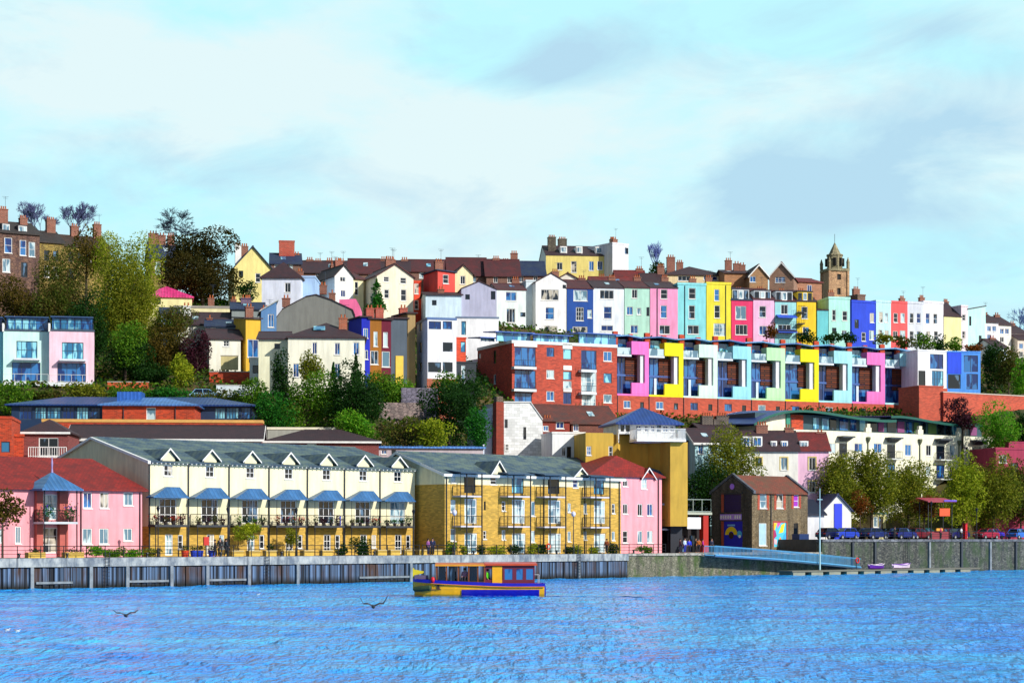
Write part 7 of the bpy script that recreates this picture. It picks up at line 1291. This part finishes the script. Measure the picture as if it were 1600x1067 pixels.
MB().box(.6, LB-.1, -1.05, 1.05, .42, .5).build('deck', paint('#6c5038', .8), bt); m = MB(); m.box(.0, .1, -.06, .06, .4, 2.1).ext([(0.08, -.05, 1.55), (.85, -.05, 1.7), (.85, -.05, 1.85), (.08, -.05, 2.0)], (0, .1, 0)); m.build('bow_post', paint('#d8c41c', .5), bt); m = MB(); m.box(.15, 1.2, -.5, .5, 1.25, 1.55); m.build('bow_locker', paint('#5c4c6c', .6), bt)
ORG = paint('#c4601c', .5); m = MB(); arc = lambda y, z0, hh: z0+hh*(1-(y/1.25)**2)
for a_, b__, z0, c, nm in ((1.75, 5.55, 2.36, ORG, 'front_roof'), (5.5, 9.5, 2.4, paint('#c02c1c', .4), 'rear_roof')):
    m = MB(); ys = np.linspace(-1.25, 1.25, 9)
    for p_, q_ in zip(ys[:-1], ys[1:]): m.slab([(a_, p_, arc(p_, z0, .16)), (b__, p_, arc(p_, z0, .16)), (b__, q_, arc(q_, z0, .16)), (a_, q_, arc(q_, z0, .16))], .06)
    ro = m.build(nm, c, bt); m = MB(); m.box(a_-.03, b__+.03, -1.3, -1.251, z0-.1, z0+.03).box(a_-.03, b__+.03, 1.251, 1.3, z0-.1, z0+.03); m.build('roof_edge', paint('#e8981c' if a_ < 5 else '#c8481c', .5), ro)
BRN = paint('#7c3c14', .5); m = MB()
for x in (1.85, 2.6, 3.5, 4.3, 5.0, 5.5):
    for s in (-1, 1): m.box(x-.05, x+.05, s*1.12-.05, s*1.12+.05, .85, 2.36)
m.build('roof_posts', BRN, bt); 
for s in (-1, 1):
    m = MB(); m.box(1.85, 5.5, s*1.13-.03, s*1.13+.03, .45, 1.12); m.build('side_panel', paint('#3c2418', .6), bt)
    for x in (2.0, 2.75, 4.4): MB().box(x, x+.5, s*1.12-.015, s*1.12+.015, 1.13, 2.3).build('window_pane', G_DARK, bt)
m = MB(); m.box(5.55, 9.35, -1.1, -1.02, .45, 1.22).box(5.55, 9.35, -1.1, -1.02, 2.05, 2.4).box(5.55, 9.35, 1.02, 1.1, .45, 1.22).box(5.55, 9.35, 1.02, 1.1, 2.05, 2.4).box(9.28, 9.35, -1.02, 1.02, .45, 2.4)
for x0, x1 in ((5.55, 5.65), (6.9, 7.05), (7.65, 7.95), (8.45, 8.7), (9.25, 9.35)):
    for s in (-1, 1): m.box(x0, x1, s*1.06-.04, s*1.06+.04, 1.221, 2.049)
m.build('cabin', paint('#6c1830', .5), bt)
for x0, x1 in ((7.05, 7.65), (7.95, 8.45), (8.7, 9.25)):
    for s in (-1, 1): MB().box(x0, x1, s*1.06-.015, s*1.06+.015, 1.22, 2.05).build('cabin_window', G_BLUE, bt)
MB().box(6.1, 6.85, -1.15, -1.101, .95, 2.25).build('sliding_door', paint('#f0ac10', .5), bt); m = MB(); m.box(2.1, 5.3, -.9, -.5, .5, .92).box(2.1, 5.3, .5, .9, .5, .92); m.build('benches', paint('#5c3c24', .7), bt); m = MB()
for i, (w, g) in enumerate([(.07, 0), (.07, 0), (.07, 0), (.07, 0), (.07, 0)]):
    x = 1.72+i*.15; s = hw(x+.05)*.975+.035; y = -s; z = .72; m.box(x, x+.035, y-.012, y, z, z+.2); m.box(x+.036, x+.1, y-.012, y, z+(.16 if i % 2 else .08), z+(.2 if i % 2 else .12))
m.build('lettering', paint('#302048', .6), bt); m = MB(); m.lathe([(.02, 0), (.13, .05), (.17, .22), (.13, .4), (.03, .46)], n=10); bu = m.build('buoy', paint('#d01028', .5), bt, True); bu.location = (1.55, -1.12, .98); MB().box(LB+.06, LB+.16, -.1, .1, -.3, .7).build('rudder', BLU, bt)
m = MB(); m.tube((9.7, -.9, .9), (9.7, -.9, 1.6), .025, n=4).tube((9.7, .9, .9), (9.7, .9, 1.6), .025, n=4).tube((9.7, -.9, 1.6), (9.7, .9, 1.6), .025, n=4).tube((9.7, -.9, 1.6), (9.35, -1.0, 1.6), .025, n=4); m.build('stern_rail', paint('#b8bcc0', .3), bt)
def boatperson(x, y, z, rot, t, lab, pose='sit'): a = R(2); person((bt.location.x+x*math.cos(a)-y*math.sin(a), YB+x*math.sin(a)+y*math.cos(a), z), rot, t, '#1c1c2c', '#2a1c14', lab, pose=pose, h=1.62)
boatperson(2.35, -.62, .96, 20, '#e0a8a0', 'passenger in pale pink seated at the front of the ferry'); boatperson(4.0, -.62, .96, -15, '#b87c8c', 'passenger in dusty rose seated amidships on the ferry'); boatperson(3.1, .62, .96, 170, '#24405c', 'passenger in blue seated on the far bench of the ferry'); boatperson(5.75, -.75, .5, 70, '#5cd414', 'crew member in a lime green jacket standing at the ferry doorway', 'stand')
# ------------------------------------------------------------------ gulls
def gull(px, py, Y, span, rot, label, c='#2c3038', dih=.4, bank=0):
    r = empty('gull', (XP(px, Y), Y, ZP(py, Y)), rot); tag(r, label, 'gull'); L = span*.42; v = [(0, -L*.5, 0), (0, -L*.38, .0), (0, -.1*L, 0), (0, .25*L, 0), (0, .55*L, 0)]
    r.rotation_euler.x = R(bank); skinmesh('body', v, [(0, 1), (1, 2), (2, 3), (3, 4)], [.015*span, .05*span, .075*span, .05*span, .018*span], paint(c, .8), r, 2)
    for s in (-1, 1):
        m = MB(); P_ = [(0, 0), (.22, .18), (.36, .16), (.52, dih)]; ch = [.22, .2, .15, .04]
        q = []
        for (x, z), w in zip(P_, ch): q += [(s*x*span, -w*span*.5, z*span*.6), (s*x*span, w*span*.5, z*span*.6), (s*x*span, 0, z*span*.6+.035*span)]
        m.add(q, [(0, 1, 2)]+[t for i in range(3) for t in ((i*3, i*3+3, i*3+5, i*3+2), (i*3+2, i*3+5, i*3+4, i*3+1), (i*3, i*3+1, i*3+4, i*3+3))]); m.build('wing', paint(c, .8), r)
gull(583, 947, 118, 1.7, 15, 'dark gull flying low over the water left of the ferry', dih=.62, bank=12); gull(196, 961, 100, 1.3, 30, 'dark gull skimming the water at lower left', dih=.35, bank=8)
for px, py, Y, l in [(12, 984, 92, 'white gull floating at the lower left edge'), (28, 986, 91, 'second white gull floating just right of the one at the left edge'), (404, 929, 150, 'white gull floating near the quay wall below the cream terrace')]:
    r = empty('gull', (XP(px, Y), Y, .05), 70); r.scale = (.6, .6, .6); tag(r, l, 'gull'); skinmesh('body', [(0, -.26, .2), (0, -.2, .2), (0, -.14, .1), (0, 0, .03), (0, .18, .06), (0, .3, .12)], [(0, 1), (1, 2), (2, 3), (3, 4), (4, 5)], [.02, .05, .05, .11, .08, .02], paint('#e8e8e4', .7), r, 3); MB().tube((0, -.26, .2), (0, -.33, .19), .015, .005, n=4).build('beak', paint('#d89018', .6), r)
    MB().ext([(-.1, .0, .12), (-.08, .32, .15), (.08, .32, .15), (.1, 0, .12)], (0, 0, .03)).build('folded_wings', paint('#a8acb0', .7), r)

# ------------------------------------------------------------------ ladders, bollards and dishes
for px, z, l in [(168, ZA, 'iron ladder on the piled quay wall below the pink house'), (418, ZA, 'iron ladder on the piled quay wall below the cream terrace'), (905, ZA, 'iron ladder on the piled quay wall right of the ferry'), (1420, ZB_, 'iron ladder on the tall stone quay wall')]:
    r = qempty('ladder', px, -.42, 0, l, 'ladder', 'ladders on the quay wall'); m = MB()
    for x in (-.22, .22): m.tube((x, 0, -.3), (x, 0, z+.5), .035, n=4)
    m.build('rails', DGREY, r); k = .1; rg0 = None
    while k < z: 
        q = MB().tube((-.22, 0, 0), (.22, 0, 0), .025, n=4).build('rung', DGREY, r) if rg0 is None else rg0.copy()
        if rg0 is None: rg0 = q
        else: COL.objects.link(q)
        q.location = (0, 0, k); k += .32
for i, px in enumerate((30, 105, 230, 345, 440, 585, 740, 870, 990)):
    r = qempty('bollard', px, .2, ZA, 'small black mooring bollard '+['left of the yellow planters', 'between the planters and the hedge', 'under the gable end of the cream terrace', 'before the couple in brown and black', 'before the fourth cream house', 'right of the big dark shrub', 'below the first balcony stack of the yellow flats', 'below the third balcony stack', 'below the right pink house'][i], 'bollard', 'mooring bollards on the coping')
    MB().lathe([(.14, 0), (.1, .12), (.1, .3), (.17, .36), (.15, .44), (.03, .47)], n=9).build('bollard_body', BLACK, r)
wk = MB(); rg = np.random.default_rng(8)
for i in range(70):
    t = rg.uniform(0, 1); x = bt.location.x+10.3+t*14; y = YB+.3+rg.normal()*(.4+t*1.3); w = rg.uniform(.1, .35); wk.add([(x-w*2, y, .05), (x, y-w, .07), (x+w*2.2, y, .05), (x, y+w, .07)], [(0, 1, 2, 3)])
for i in range(40):
    x = bt.location.x+rg.uniform(-.2, 10); y = YB-1.35*min(1, .3+(x-bt.location.x)/3)-rg.uniform(0, .3); w = rg.uniform(.06, .2); wk.add([(x-w*2, y, .06), (x, y-w, .08), (x+w*2.2, y, .06), (x, y+w, .08)], [(0, 1, 2, 3)])
tag(wk.build('wake_foam', paint('#c8dcec', .4)), 'thin white foam trailing behind the ferry', 'foam', kind='stuff')
